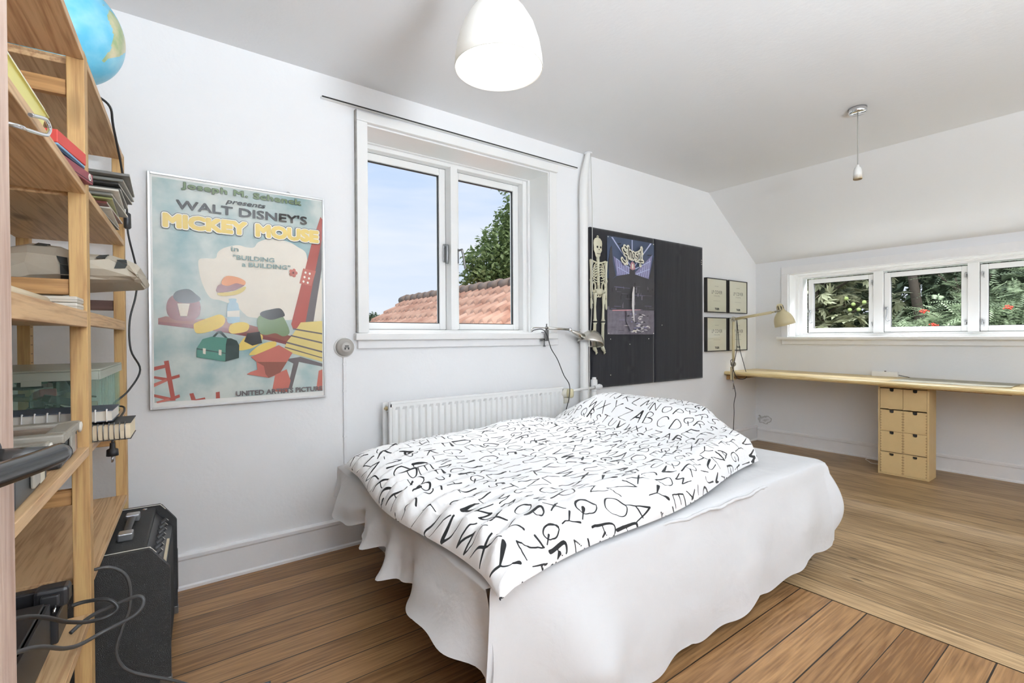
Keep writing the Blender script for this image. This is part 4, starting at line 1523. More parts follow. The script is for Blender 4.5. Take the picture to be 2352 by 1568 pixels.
def felt_board(x0, x1, z0, z1, label, pins, tucks):
    t = thing('felt_board', label, 'pinboard', (x0, YA, z0), 0, 'black cloth boards')
    w, h = x1 - x0, z1 - z0
    bm = BM()
    nx, nz_ = 44, 70
    def dep(u, v):
        e = min(u, 1 - u, (v * 1.6), (1 - v) * 1.6)
        d = 0.024 + 0.006 * min(1, e / 0.03) ** 0.5
        for tx, tz in tucks:
            r2 = ((u - tx) * w) ** 2 + ((v - tz) * h) ** 2
            d -= 0.010 * math.exp(-r2 / 0.0006)
            d += 0.006 * math.exp(-(((u - tx) * w) / 0.018) ** 2) * math.exp(-abs(v - tz) * h / 0.12)
        d += 0.0016 * noise.noise(Vector((u * 7, v * 1.4, x0)))
        return d
    g = [[bm.verts.new((u / nx * w, -dep(u / nx, v / nz_), v / nz_ * h)) for u in range(nx + 1)] for v in range(nz_ + 1)]
    for v in range(nz_):
        for u in range(nx):
            f = bm.faces.new((g[v][u], g[v][u + 1], g[v + 1][u + 1], g[v + 1][u]))
            f.smooth = True
    ring = [g[0][u] for u in range(nx + 1)] + [g[v][nx] for v in range(1, nz_ + 1)] + [g[nz_][u] for u in range(nx - 1, -1, -1)] + [g[v][0] for v in range(nz_ - 1, 0, -1)]
    back = [bm.verts.new((v.co.x, -0.0008, v.co.z)) for v in ring]
    for i in range(len(ring)):
        j = (i + 1) % len(ring)
        bm.faces.new((ring[j], ring[i], back[i], back[j]))
    bm.faces.new(back)
    obj('cloth_cover', bm, m_black, t)
    for px, pz in pins:
        bm = BM()
        lathe(bm, [(0.004, 0), (0.004, 0.002), (0.0, 0.004)], 10, align((px * w, -dep(px, pz), pz * h), (0, -1, 0)))
        obj('pin', bm, m_cream2, t)
    return t
felt_board(2.642, 3.3965, 0.712, 1.918, 'left black cloth board with the concert poster and hanging skeleton', ((0.28, 0.305), (0.90, 0.305), (0.58, 0.27), (0.28, 0.075)), ((0.60, 0.10), (0.55, 0.31)))
felt_board(3.398, 4.118, 0.712, 1.918, 'right black cloth board, empty, next to the four small frames', ((0.14, 0.40), (0.965, 0.90), (0.96, 0.885), (0.965, 0.87)), ((0.48, 0.935), (0.48, 0.07)))

# ---------------------------------------------------------------- concert poster pinned to the left board
GO = {
    'b1': [(0.287,0.525),(0.045,0.749),(0.062,0.751),(0.294,0.53)],
    'b2': [(0.287,0.525),(0.287,0.754),(0.298,0.754),(0.296,0.526)],
    'b3': [(0.294,0.526),(0.521,0.753),(0.538,0.751),(0.304,0.527)],
    'fanL': [(0.106,0.487),(0.071,0.606),(0.255,0.523),(0.281,0.491),(0.255,0.477),(0.106,0.455)],
    'fanR': [(0.326,0.495),(0.549,0.66),(0.527,0.562),(0.499,0.457),(0.319,0.481)],
    'dark': [(0.016,0.407),(0.106,0.454),(0.255,0.481),(0.262,0.523),(0.288,0.584),(0.32,0.528),(0.326,0.482),(0.492,0.455),(0.575,0.443),(0.585,0.197),(0.018,0.189)],
    'flame': [(0.262,0.523),(0.271,0.566),(0.292,0.585),(0.317,0.568),(0.327,0.524),(0.294,0.513)],
    'twL': [(0.013,0.56),(0.035,0.667),(0.05,0.685),(0.061,0.564),(0.094,0.453),(0.016,0.407)],
    'twR': [(0.548,0.59),(0.569,0.653),(0.572,0.443),(0.499,0.455)],
    'glint': [(0.287,0.382),(0.299,0.375),(0.295,0.197),(0.299,0.096),(0.286,0.113),(0.266,0.222),(0.27,0.323)],
    'smoke': [(0.209,0.186),(0.383,0.196),(0.463,0.15),(0.545,0.055),(0.476,0.02),(0.383,0.046),(0.265,0.02),(0.203,0.103)],
    'redline': [(0.044,0.19),(0.383,0.202),(0.383,0.191),(0.044,0.18)],
    's1': [(0.095,0.702),(0.142,0.711),(0.132,0.7),(0.101,0.697)],
    's2': [(0.459,0.65),(0.521,0.656),(0.51,0.647),(0.466,0.643)],
    'lab': [(0.278,0.033),(0.323,0.033),(0.323,0.022),(0.278,0.022)],
}
t = thing('concert_poster', 'tall dark blue concert poster with a white gothic band name', 'poster', (2.812, 2.552, 1.116))
M = face_y(0, 0, 0)
gm = [ink('night_blue', (62, 74, 98), 0.25, 9, 0.35), ink('beam_lilac', (176, 182, 214), 0.1, 20, 0.35), ink('smoke_black', (52, 50, 54), 0.35, 14, 0.35), ink('logo_cream', (226, 222, 204), 0.03, 20, 0.35),
      ink('logo_black', (26, 25, 28), 0.05, 20, 0.35), ink('haze_violet', (128, 124, 160), 0.25, 16, 0.35), ink('flame_pink', (178, 130, 136), 0.15, 20, 0.35), ink('water_grey', (104, 98, 108), 0.5, 30, 0.35), ink('spark_white', (212, 208, 208), 0.2, 40, 0.35)]
bm = BM()
# the sheet itself bellies a little
nx, ny = 10, 14
g = [[bm.verts.new((0.001 + 0.572 * u / nx, -0.0030 - 0.0012 * math.sin(u / nx * PI) * math.sin(v / ny * PI), 0.757 * v / ny)) for u in range(nx + 1)] for v in range(ny + 1)]
for v in range(ny):
    for u in range(nx):
        f = bm.faces.new((g[v][u], g[v][u + 1], g[v + 1][u + 1], g[v + 1][u]))
        f.material_index = 0 if v > 7 else (2 if v > 3 else 7)
L_ = [0.0046]
def Q_(pts, mat):
    L_[0] += 0.0001
    flat(bm, M, [(min(0.571, max(0.003, x)), min(0.755, max(0.002, y))) for x, y in pts], mat, L_[0])
for i in range(7):
    Q_([(0.02 + i * 0.08, 0.60), (0.05 + i * 0.08, 0.60), (0.06 + i * 0.08, 0.752), (0.03 + i * 0.08, 0.752)], 0)
Q_(GO['fanL'], 5); Q_(GO['fanR'], 5)
Q_(GO['b1'], 1); Q_(GO['b2'], 1); Q_(GO['b3'], 1)
for i in range(6):
    a = 0.12 + i * 0.024
    Q_([(a, 0.47), (a + 0.006, 0.47), (a - 0.012 + i * 0.004, 0.58 - i * 0.008), (a - 0.02 + i * 0.004, 0.585 - i * 0.008)], 1)
    a = 0.345 + i * 0.028
    Q_([(a, 0.47), (a + 0.006, 0.47), (a + 0.028, 0.50 + i * 0.024), (a + 0.020, 0.50 + i * 0.024)], 1)
for q in (((0.255, 0.523), (0.10, 0.585), (0.10, 0.592), (0.262, 0.530)), ((0.255, 0.478), (0.12, 0.52), (0.12, 0.526), (0.255, 0.485)), ((0.330, 0.523), (0.52, 0.60), (0.52, 0.607), (0.326, 0.530)), ((0.330, 0.478), (0.51, 0.535), (0.51, 0.541), (0.326, 0.485))):
    Q_(q, 1)
Q_(GO['twL'], 2); Q_(GO['twR'], 2)
Q_(GO['dark'], 2)
Q_(GO['flame'], 6)
Q_(ell(0.294, 0.545, 0.010, 0.022, 12), 3)
rq = random.Random(3)
for i in range(46):                               # a dark skyline over lit water
    x, w_ = rq.uniform(0.02, 0.55), rq.uniform(0.004, 0.018)
    y = rq.uniform(0.20, 0.40)
    Q_([(x, y), (x + w_, y), (x + w_, y + rq.uniform(0.01, 0.05)), (x, y + rq.uniform(0.01, 0.04))], rq.choice((4, 7, 2, 2)))
for i in range(30):
    x, w_ = rq.uniform(0.02, 0.45), rq.uniform(0.05, 0.14)
    y = rq.uniform(0.02, 0.39)
    Q_([(x, y), (x + w_, y), (x + w_, y + 0.002), (x, y + 0.002)], rq.choice((7, 4, 5)))
Q_(GO['redline'], 6)
Q_(GO['smoke'], 7)
for i in range(60):
    x, y = rq.gauss(0.36, 0.07), rq.uniform(0.015, 0.17)
    w_ = rq.uniform(0.008, 0.035)
    Q_([(x - w_, y), (x, y - rq.uniform(0.001, 0.005)), (x + w_, y + rq.uniform(-0.006, 0.010)), (x, y + rq.uniform(0.003, 0.012))], rq.choice((8, 8, 7, 4, 5)))
Q_(GO['glint'], 8)
Q_(GO['s1'], 4); Q_(GO['s2'], 4); Q_(GO['lab'], 3)
def nib(pts, w, h, mat, ang=0.9):
    """broad-pen stroke: every segment swept by a slanted nib"""
    L_[0] += 0.0001
    nx_, ny_ = math.cos(ang) * w / 2, math.sin(ang) * w / 2
    for (ax, ay), (bx_, by_) in zip(pts, pts[1:]):
        P4 = [(ax - nx_, ay - ny_), (bx_ - nx_, by_ - ny_), (bx_ + nx_, by_ + ny_), (ax + nx_, ay + ny_)]
        L_[0] += 0.00003
        flat(bm, M, P4, mat, L_[0])
    if h:
        for k_, (cx_, cy_) in enumerate(pts):
            L_[0] += 0.00003
            flat(bm, M, ell(cx_, cy_, h, h, 10), mat, L_[0])
LOGO = [[(0.205, 0.672), (0.180, 0.690), (0.160, 0.668), (0.172, 0.650), (0.196, 0.640), (0.182, 0.627)], [(0.182, 0.627), (0.208, 0.618), (0.208, 0.580), (0.185, 0.562), (0.160, 0.575), (0.150, 0.590)],
        [(0.222, 0.690), (0.226, 0.650), (0.226, 0.622)], [(0.238, 0.655), (0.236, 0.605)], [(0.226, 0.650), (0.240, 0.660), (0.256, 0.650), (0.257, 0.600)],
        [(0.280, 0.650), (0.270, 0.640), (0.272, 0.610), (0.284, 0.598)], [(0.280, 0.650), (0.294, 0.640), (0.294, 0.606), (0.284, 0.598)],
        [(0.338, 0.652), (0.318, 0.648), (0.312, 0.632), (0.336, 0.622), (0.338, 0.600), (0.316, 0.590)],
        [(0.371, 0.672), (0.372, 0.640), (0.370, 0.555)], [(0.352, 0.660), (0.372, 0.664), (0.384, 0.696)], [(0.344, 0.588), (0.400, 0.588)]]
for st in LOGO:
    nib(st, 0.034, 0.016, 3)
nib([(0.158, 0.572), (0.180, 0.552), (0.208, 0.556)], 0.02, 0.012, 3)
nib([(0.390, 0.690), (0.396, 0.650), (0.390, 0.600)], 0.02, 0.012, 3)
for st in LOGO:
    nib(st, 0.0105, 0.0, 4)
obj('print', bm, gm, t, fix=False)
for px, pz in ((0.010, 0.748), (0.562, 0.748), (0.012, 0.008), (0.560, 0.008)):
    bm = BM()
    lathe(bm, [(0.0045, 0), (0.0045, 0.002), (0.0, 0.004)], 10, align((px, -0.0048, pz), (0, -1, 0)))
    obj('pin', bm, m_cream2, t)

# ---------------------------------------------------------------- plastic skeleton
m_bone = plain('bone_plastic', lin(206, 202, 178), 0.5, vary=0.05, scale=20)
t = thing('skeleton_decoration', 'cream plastic toy skeleton hanging on the left black board', 'skeleton', (2.693, 2.532, 1.70))
def sk(x, z, y=0.0):
    return (x - 2.693, y, z - 1.70)
bm = BM()
sec = [(1.838, 0.010), (1.832, 0.028), (1.815, 0.043), (1.795, 0.047), (1.775, 0.044), (1.757, 0.042), (1.745, 0.044), (1.735, 0.038), (1.724, 0.030), (1.708, 0.027), (1.695, 0.020), (1.690, 0.010)]
rings = []
for z, r in sec:
    rings.append([bm.verts.new(sk(2.692 + r * math.cos(2 * PI * k / 24), z, 0.33 * r * math.sin(2 * PI * k / 24) * (1.0 if math.sin(2 * PI * k / 24) < 0 else 0.3))) for k in range(24)])
for a, b in zip(rings, rings[1:]):
    for k in range(24):
        f = bm.faces.new((a[k], a[(k + 1) % 24], b[(k + 1) % 24], b[k]))
        f.smooth = True
bm.faces.new(rings[0]); bm.faces.new(list(reversed(rings[-1])))
tube(bm, [sk(2.692 + 0.008 * math.cos(a * 0.524), 1.845 + 0.008 * math.sin(a * 0.524)) for a in range(13)], 0.003, 6)
sk_ = obj('skull', bm, m_bone, t)
for x in (2.676, 2.710):
    bm = BM()
    lathe(bm, [(0, 0.002), (0.007, 0.001), (0.009, -0.002)], 14, align(sk(x, 1.766, -0.0145), (0, -1, 0)))
    obj('eye_socket', bm, m_slot, sk_)
bm = BM()
box(bm, sk(2.676, 1.716, -0.0108), sk(2.716, 1.7195, -0.0080))
bmn = BM()
lathe(bmn, [(0, 0.002), (0.004, 0.001), (0.005, -0.001)], 10, align(sk(2.693, 1.748, -0.0146), (0, -1, 0)))
obj('mouth', bm, m_slot, sk_)
obj('nose_hole', bmn, m_slot, sk_)
bm = BM()
tube(bm, [sk(2.692, 1.695), sk(2.694, 1.655), sk(2.694, 1.568), sk(2.699, 1.45)], [0.012, 0.013, 0.010, 0.010], 8)
for i in range(26):
    z = 1.46 + i * 0.009
    lathe(bm, [(0.0, -0.003), (0.0125, -0.003), (0.0125, 0.003), (0.0, 0.003)], 10, Matrix.Translation(sk(2.698 - 0.0002 * i, z)))
obj('spine', bm, m_bone, t)
bm = BM()
for s_ in (-1, 1):
    for i in range(6):
        z = 1.640 - i * 0.019
        wd_ = (0.050, 0.058, 0.062, 0.063, 0.062, 0.056)[i]
        tube(bm, spline([sk(2.694, z), sk(2.694 + s_ * wd_ * 0.5, z + 0.006, -0.010), sk(2.694 + s_ * wd_, z - 0.016, -0.008), sk(2.694 + s_ * wd_ * 0.85, z - 0.032, -0.012), sk(2.694 + s_ * wd_ * 0.35, z - 0.024 if i < 4 else z - 0.040, -0.012)], 5), 0.0042, 6)
    tube(bm, spline([sk(2.694, 1.650), sk(2.694 + s_ * 0.04, 1.655, -0.004), sk(2.694 + s_ * 0.082, 1.668)], 4), 0.006, 6)
    tube(bm, [sk(2.694 + s_ * 0.045, 1.655, 0.004), sk(2.694 + s_ * 0.062, 1.625, 0.004), sk(2.694 + s_ * 0.075, 1.660, 0.003)], 0.006, 6)
obj('rib_cage', bm, m_bone, t)
for s_, px in ((1, 2.781), (-1, 2.622)):
    bm = BM()
    tube(bm, [sk(px, 1.668), sk(px, 1.655), sk(px, 1.58), sk(px, 1.53), sk(px, 1.518)], [0.014, 0.013, 0.0085, 0.009, 0.013], 8)
    tube(bm, [sk(px, 1.520), sk(px, 1.500), sk(px + 0.004, 1.44), sk(px + 0.002, 1.385)], [0.013, 0.008, 0.006, 0.007], 8)
    tube(bm, [sk(px - 0.006, 1.515), sk(px - 0.008, 1.45), sk(px - 0.004, 1.39)], 0.0045, 6)
    for f_ in range(4):
        tube(bm, [sk(px - 0.006 + f_ * 0.004, 1.385), sk(px - 0.007 + f_ * 0.005, 1.335), sk(px - 0.006 + f_ * 0.005, 1.298 + 0.008 * abs(f_ - 1.5))], 0.003, 6)
    tube(bm, [sk(px - s_ * 0.007, 1.378), sk(px - s_ * 0.016, 1.345)], 0.003, 6)
    obj('arm', bm, m_bone, t)
bm = BM()
tube(bm, [sk(2.660, 1.432), sk(2.700, 1.436), sk(2.740, 1.436)], [0.020, 0.026, 0.020], 10)
for s_ in (-1, 1):
    cx_ = 2.700 + s_ * 0.052
    tube(bm, [sk(cx_ + 0.018 * math.cos(a * PI / 8), 1.470 + 0.036 * math.sin(a * PI / 8)) for a in range(17)], 0.0065, 8)
    tube(bm, [sk(2.700 + s_ * 0.012 + 0.011 * math.cos(a * PI / 8), 1.408 + 0.012 * math.sin(a * PI / 8)) for a in range(17)], 0.005, 6)
obj('pelvis', bm, m_bone, t)
for hx, kx, fx, d_ in ((2.752, 2.746, 2.743, 0.0), (2.662, 2.660, 2.655, -0.002)):
    bm = BM()
    tube(bm, [sk(hx, 1.425), sk(hx, 1.405), sk(hx - 0.002, 1.32), sk(kx, 1.235), sk(kx, 1.215)], [0.018, 0.014, 0.008, 0.011, 0.017], 10)
    tube(bm, [sk(kx, 1.205), sk(kx, 1.190), sk(fx + 0.005, 1.10), sk(fx + 0.004, 1.025)], [0.017, 0.010, 0.007, 0.008], 8)
    tube(bm, [sk(kx - 0.011, 1.198), sk(fx - 0.010, 1.10), sk(fx - 0.005, 1.03)], 0.0045, 6)
    tube(bm, [sk(fx - 0.006, 1.028), sk(fx, 1.008), sk(fx + 0.018, 0.988)], [0.012, 0.015, 0.009], 8)
    for q in range(4):
        tube(bm, [sk(fx + 0.012, 0.994), sk(fx + 0.030 - q * 0.005, 0.978 - q * 0.004)], 0.0035, 6)
    obj('leg', bm, m_bone, t)

# ---------------------------------------------------------------- four record frames
m_frame = plain('black_frame', (0.018, 0.016, 0.014, 1), 0.4)
m_insert = paper('cream_insert', lin(208, 206, 186), 0.02, 4, 1.0)
m_print = ink('grey_print', (120, 118, 108), 0.05, 9, 1.0)
m_printd = ink('dark_print', (40, 38, 36), 0.05, 9, 1.0)
FW, FH, FD = 0.352, 0.325, 0.030
def lp_frame(x, z, label):
    t = thing('picture_frame', label, 'picture frame', (x, YA - 0.001, z), 0, 'record cover frames')
    bm = BM()
    for a, b in (((0, -FD, 0), (0.011, 0, FH)), ((FW - 0.011, -FD, 0), (FW, 0, FH)), ((0.011, -FD, 0), (FW - 0.011, 0, 0.008)), ((0.011, -FD, FH - 0.008), (FW - 0.011, 0, FH))):
        box(bm, a, b)
    obj('frame', bm, m_frame, t)
    bm = BM()
    box(bm, (0.011, -FD + 0.004, 0.008), (FW - 0.011, -0.002, FH - 0.008), 0)
    M = face_y(0, 0, 0)
    lf = FD - 0.0036
    put_text(bm, M @ Matrix.Translation((0.085, 0.178, lf)), 'LP COVER', 0.046, 2, fit=0.182, space=1.15)
    put_text(bm, M @ Matrix.Translation((0.128, 0.152, lf)), 'FRAME', 0.018, 1, fit=0.096, space=1.6)
    put_text(bm, M @ Matrix.Translation((0.141, 0.247, lf)), 'record', 0.012, 1, fit=0.06)
    put_text(bm, M @ Matrix.Translation((0.142, 0.026, lf)), 'TIGER', 0.026, 2, fit=0.078, offset=0.0014)
    flat(bm, M, [(0.115, 0.110), (0.235, 0.110), (0.235, 0.1115), (0.115, 0.1115)], 1, lf)
    obj('insert', bm, [m_insert, m_print, m_printd], t, fix=False)
    return t
a = lp_frame(4.178, 1.323, 'black record frame nearest the black board, in the upper row')
dup(a, (4.566, YA - 0.001, 1.323), label='black record frame nearest the corner, in the upper row')
dup(a, (4.178, YA - 0.001, 0.952), label='black record frame nearest the black board, in the lower row')
dup(a, (4.566, YA - 0.001, 0.952), label='black record frame behind the beige lamp, in the lower row')
# ================================================================ desk corner
m_desk = wood('oiled_pine_top', lin(226, 204, 150), lin(186, 156, 102), 'Y', 0.35, 7.0, knots=False, spec=0.45)
m_birch = plain('birch_plywood', lin(206, 178, 128), 0.55, vary=0.07, scale=14)
m_birchd = plain('plywood_joint', lin(172, 142, 98), 0.6)
DT = R(0.53)                                    # the long top sags towards the window end
t = thing('desk', 'long narrow pine desk top fixed along the wall under the low windows', 'desk', (4.52, YA - 0.002, 0.752))
WM[t] = Matrix.Translation((4.52, YA - 0.002, 0.752)) @ Matrix.Rotation(DT, 4, 'X')
t.rotation_euler = (DT, 0, 0)
bm = BM()
prof = [(0.624, 0), (0.02, 0), (0.006, -0.006), (0.0, -0.017), (0.006, -0.028), (0.02, -0.034), (0.624, -0.034)]
a = [bm.verts.new((x, 0, z)) for x, z in prof]
b = [bm.verts.new((x, -3.6, z)) for x, z in prof]
for i in range(len(prof)):
    j = (i + 1) % len(prof)
    bm.faces.new((a[i], a[j], b[j], b[i]))
bm.faces.new(a)
bm.faces.new(list(reversed(b)))
obj('desk_top', bm, m_desk, t)
m_batten = wood('pine_batten', lin(176, 136, 84), lin(130, 92, 54), 'X', 0.55, 6.0, knots=False)
bm = BM()
box(bm, (0.045, -0.045, -0.082), (0.60, -0.001, -0.0345), 0, 0.002)
obj('batten', bm, m_batten, t)
bm = BM()
box(bm, (0.22, -1.96, -0.056), (0.27, -1.50, -0.0345), 0, 0.002)
obj('batten', bm, m_batten, t)

# chest of eight small drawers standing under the top
CX, CY0, CY1, CH = 4.655, 1.045, 1.362, 0.698
t = thing('drawer_cabinet', 'slim birch plywood chest of eight small drawers under the desk', 'drawers', (CX, CY0, 0))
w, dp = CY1 - CY0, 0.185
bm = BM()
for a, b in (((0, 0, 0.001), (dp, 0.012, CH)), ((0, w - 0.012, 0.001), (dp, w, CH)), ((0.002, 0.012, 0.001), (dp, w - 0.012, 0.014)), ((0.002, 0.012, CH - 0.012), (dp, w - 0.012, CH)), ((dp - 0.006, 0.012, 0.014), (dp, w - 0.012, CH - 0.012))):
    box(bm, a, b, 0, 0.0012)
for k in range(1, 4):
    box(bm, (0.004, 0.012, k * CH / 4 - 0.004), (dp - 0.006, w - 0.012, k * CH / 4 + 0.003))
obj('carcass', bm, m_birch, t)
rh = (CH - 0.012 - 0.014) / 4
for k in range(4):
    for c in range(2):
        y0 = 0.013 + c * (w - 0.026) / 2
        y1 = y0 + (w - 0.026) / 2 - 0.002
        z0 = 0.016 + k * rh
        z1 = z0 + rh - 0.009
        # front with a round finger notch in its upper edge
        cy_ = (y0 + y1) / 2
        pts = [(y0, z0), (y1, z0), (y1, z1)]
        pts += [(cy_ + 0.0145, z1), (cy_ + 0.0145, z1 - 0.014)] + [(cy_ + 0.0145 * math.cos(a * PI / 8), z1 - 0.014 - 0.010 * math.sin(a * PI / 8)) for a in range(1, 8)] + [(cy_ - 0.0145, z1 - 0.014), (cy_ - 0.0145, z1)]
        pts += [(y0, z1)]
        MF = Matrix(((0, 0, -1, 0.014), (1, 0, 0, 0), (0, 1, 0, 0), (0, 0, 0, 1)))
        bm = BM()
        prism(bm, pts, MF, 0.014 if (k + c) % 2 else 0.0145, 0)
        # box-jointed edges
        if k < 3:
            for e in (y0, y1):
                for q in range(7):
                    zz = z0 + 0.006 + q * (rh - 0.02) / 7
                    d_ = 0.0075 if e == y0 else -0.0075
                    box(bm, (-0.0009, e, zz), (0.004, e + d_, zz + 0.009), 1)
        box(bm, (0.014, y0, z0), (dp - 0.012, y0 + 0.006, z1 - 0.006), 0)
        box(bm, (0.014, y1 - 0.006, z0), (dp - 0.012, y1, z1 - 0.006), 0)
        obj('drawer', bm, [m_birch, m_birchd], t)
        bm = BM()
        box(bm, (0.0155, y0 + 0.007, z0 + 0.002), (0.018, y1 - 0.007, z1 - 0.002), 0)
        obj('drawer_shadow_gap', bm, m_gap, t)

# pale sheet, white box, cables
def desk_z(y):
    return 0.752 - math.sin(DT) * (YA - 0.002 - y)
bm = BM()
ys = [1.290 - (1.290 - 0.618) * i / 16 for i in range(17)]
cor = lambda v, u: (4.640 + u * 0.475 + 0.01 * v, ys[0] - v * 0.672 - 0.02 * u * (1 - v))
g = []
for i in range(17):
    row = []
    for j in range(7):
        u, v = j / 6, i / 16
        x_, y_ = cor(v, u)
        lift = 0.0022 + 0.010 * max(0, v - 0.75) ** 2 * 16 * (1 - u) * 0.6 + 0.003 * max(0, 0.15 - v)
        row.append(bm.verts.new((x_ - 4.64, y_ - 1.29, desk_z(y_) - desk_z(1.29) + lift)))
    g.append(row)
for i in range(16):
    for j in range(6):
        f = bm.faces.new((g[i][j], g[i][j + 1], g[i + 1][j + 1], g[i + 1][j]))
        f.smooth = True
bmesh.ops.solidify(bm, geom=bm.faces[:], thickness=0.0012)
m_pad = paper('pale_drawing_sheet', lin(222, 220, 206), 0.03, 6, 0.12)
solo('paper_sheet', bm, m_pad, 'large pale sheet lying flat on the desk above the drawers', 'paper', (4.64, 1.29, desk_z(1.29)))
t = thing('plastic_box', 'narrow white plastic box on the desk against the wall', 'box', (5.060, 1.345, desk_z(1.345)))
bm = BM()
box(bm, (0, 0, 0.001), (0.045, 0.185, 0.044), 0, 0.004)
obj('body', bm, m_paint, t)
bm = BM()
box(bm, (0.018, 0.085, 0.044), (0.028, 0.097, 0.050), 0, 0.001)
obj('button', bm, m_seal, t)
bm = BM()
tube(bm, spline([(0.03, 0.001, 0.018), (0.03, -0.02, 0.014), (0.035, -0.05, 0.007), (0.04, -0.075, 0.0015)], 5), 0.0028, 8)
obj('cable', bm, m_seal, t)
bm = BM()
tube(bm, spline([(0.0, -0.145, 0.003), (0.0, -0.07, 0.003), (-0.01, 0.0, 0.003), (0.04, 0.04, 0.003), (0.11, 0.085, 0.003), (0.15, 0.07, 0.003), (0.13, -0.02, 0.003)], 8), 0.0025, 8)
solo('cable', bm, m_paint, 'loose white cable on the floor beside the drawer chest', 'cable', (4.96, 1.49, 0.0))

# ---------------------------------------------------------------- beige clamp lamp
m_beige = plain('beige_lacquer', lin(206, 194, 156), 0.32, vary=0.02, spec=0.6)
m_knob = plain('grey_knob', lin(148, 142, 126), 0.4, 0.3)
LB = Vector((4.535, 2.495, 0.752))
t = thing('architect_lamp', 'beige jointed work lamp clamped to the near corner of the desk', 'desk lamp', LB)
bm = BM()
box(bm, (-0.030, -0.016, -0.078), (-0.0165, 0.016, 0.050), 0, 0.003)
box(bm, (-0.0165, -0.014, 0.0015), (0.030, 0.014, 0.012), 0, 0.002)
box(bm, (-0.0165, -0.014, -0.078), (0.012, 0.014, -0.066), 0, 0.002)
obj('clamp', bm, m_beige, t)
bm = BM()
cyl(bm, (-0.002, 0, -0.165), (-0.002, 0, -0.0365), 0.0045, seg=12)
cyl(bm, (-0.002, 0, -0.048), (-0.002, 0, -0.0355), 0.011, seg=16)
tube(bm, [(-0.016, 0, -0.165), (0.012, 0, -0.165)], 0.003, 8)
obj('clamp_screw', bm, m_chrome, t)
j0, j1 = Vector((-0.002, 0, 0.075)), Vector((0.004, 0, 0.508))
j2 = Vector((-0.015, -0.395, 0.561))
bm = BM()
cyl(bm, (-0.002, 0, 0.011), j0, 0.009, seg=12)
tube(bm, [j0, j1], 0.0125, 14)
obj('post', bm, m_beige, t)
bm = BM()
tube(bm, [j1, j1.lerp(j2, 0.93)], 0.0125, 14)
tube(bm, [j1.lerp(j2, 0.93), j2], 0.008, 12)
obj('arm', bm, m_beige, t)
view = Vector((LB.x, LB.y, 0)).normalized()
for j in (j0, j1):
    bm = BM()
    cyl(bm, j - view * 0.018, j + view * 0.018, 0.025, seg=24)
    lathe(bm, [(0.014, 0), (0.014, 0.006), (0, 0.006)], 16, align(j - view * 0.018, -view))
    obj('joint', bm, m_knob, t)
top, rim = Vector((4.611, 2.1, 1.391)) - LB, Vector((4.727, 2.1, 1.196)) - LB
ax = (rim - top).normalized()
ax = (Vector((0.16, -0.20, -0.97))).normalized()
top = rim - ax * 0.205
MH = align(top, ax)
bm = BM()
pr_ = [(0, 0), (0.012, 0.0), (0.022, 0.006), (0.027, 0.02), (0.029, 0.055), (0.034, 0.070), (0.050, 0.088), (0.068, 0.112), (0.080, 0.142), (0.086, 0.175), (0.088, 0.205)]
lathe(bm, pr_ + [(r - 0.002, z) for r, z in reversed(pr_[5:])], 36, MH)
sh_ = obj('lamp_shade', bm, m_beige, t)
bm = BM()
for k in range(8):
    a = k * PI / 4
    q = [(0.0285 * math.cos(a + d), 0.0285 * math.sin(a + d)) for d in (-0.12, 0.12)]
    vs = [bm.verts.new(MH @ Vector((x * s_, y * s_, z))) for (x, y), z, s_ in ((q[0], 0.018, 1.0), (q[1], 0.018, 1.0), (q[1], 0.052, 1.06), (q[0], 0.052, 1.06))]
    bm.faces.new(vs)
obj('vent_slots', bm, m_gap, sh_)
bm = BM()
tube(bm, [j2, MH @ Vector((0, 0, 0.062))], 0.008, 10)
tube(bm, spline([MH @ Vector((-0.03, 0.0, 0.06)), MH @ Vector((-0.055, 0.0, 0.035)), MH @ Vector((-0.03, 0, 0.02))], 5), 0.0035, 8)
obj('swivel', bm, m_knob, t)
bm = BM()
lathe(bm, [(0, 0.215), (0.016, 0.21), (0.022, 0.19), (0.016, 0.165), (0.012, 0.15)], 20, MH)
obj('bulb', bm, plain('opal_bulb', (0.85, 0.84, 0.8, 1), 0.3), t)
m_cable = plain('black_cable', (0.02, 0.02, 0.02, 1), 0.5, vary=0.1)
bm = BM()
pw = [(4.553, 2.47, 1.262), (4.575, 2.475, 1.15), (4.62, 2.48, 0.98), (4.655, 2.485, 0.82), (4.66, 2.47, 0.775), (4.60, 2.46, 0.764), (4.548, 2.472, 0.80), (4.50, 2.49, 0.86), (4.515, 2.495, 0.885)]
pw = [(4.553, 2.47, 1.262), (4.590, 2.478, 1.146), (4.630, 2.482, 0.976), (4.640, 2.44, 0.80), (4.60, 2.40, 0.70), (4.515, 2.44, 0.69), (4.492, 2.47, 0.77), (4.476, 2.49, 0.853), (4.512, 2.493, 0.873)]
tube(bm, spline([Vector(p) - LB for p in pw], 6), 0.0032, 8)
pw = [(4.553, 2.47, 1.262), (4.555, 2.47, 1.12), (4.548, 2.47, 0.96), (4.490, 2.47, 0.80), (4.487, 2.475, 0.70), (4.545, 2.50, 0.64), (4.585, 2.5, 0.53), (4.556, 2.5, 0.447), (4.556, 2.5, 0.329), (4.556, 2.51, 0.10), (4.60, 2.52, 0.004)]
tube(bm, spline([Vector(p) - LB for p in pw], 6), 0.0032, 8)
obj('cable', bm, m_cable, t)

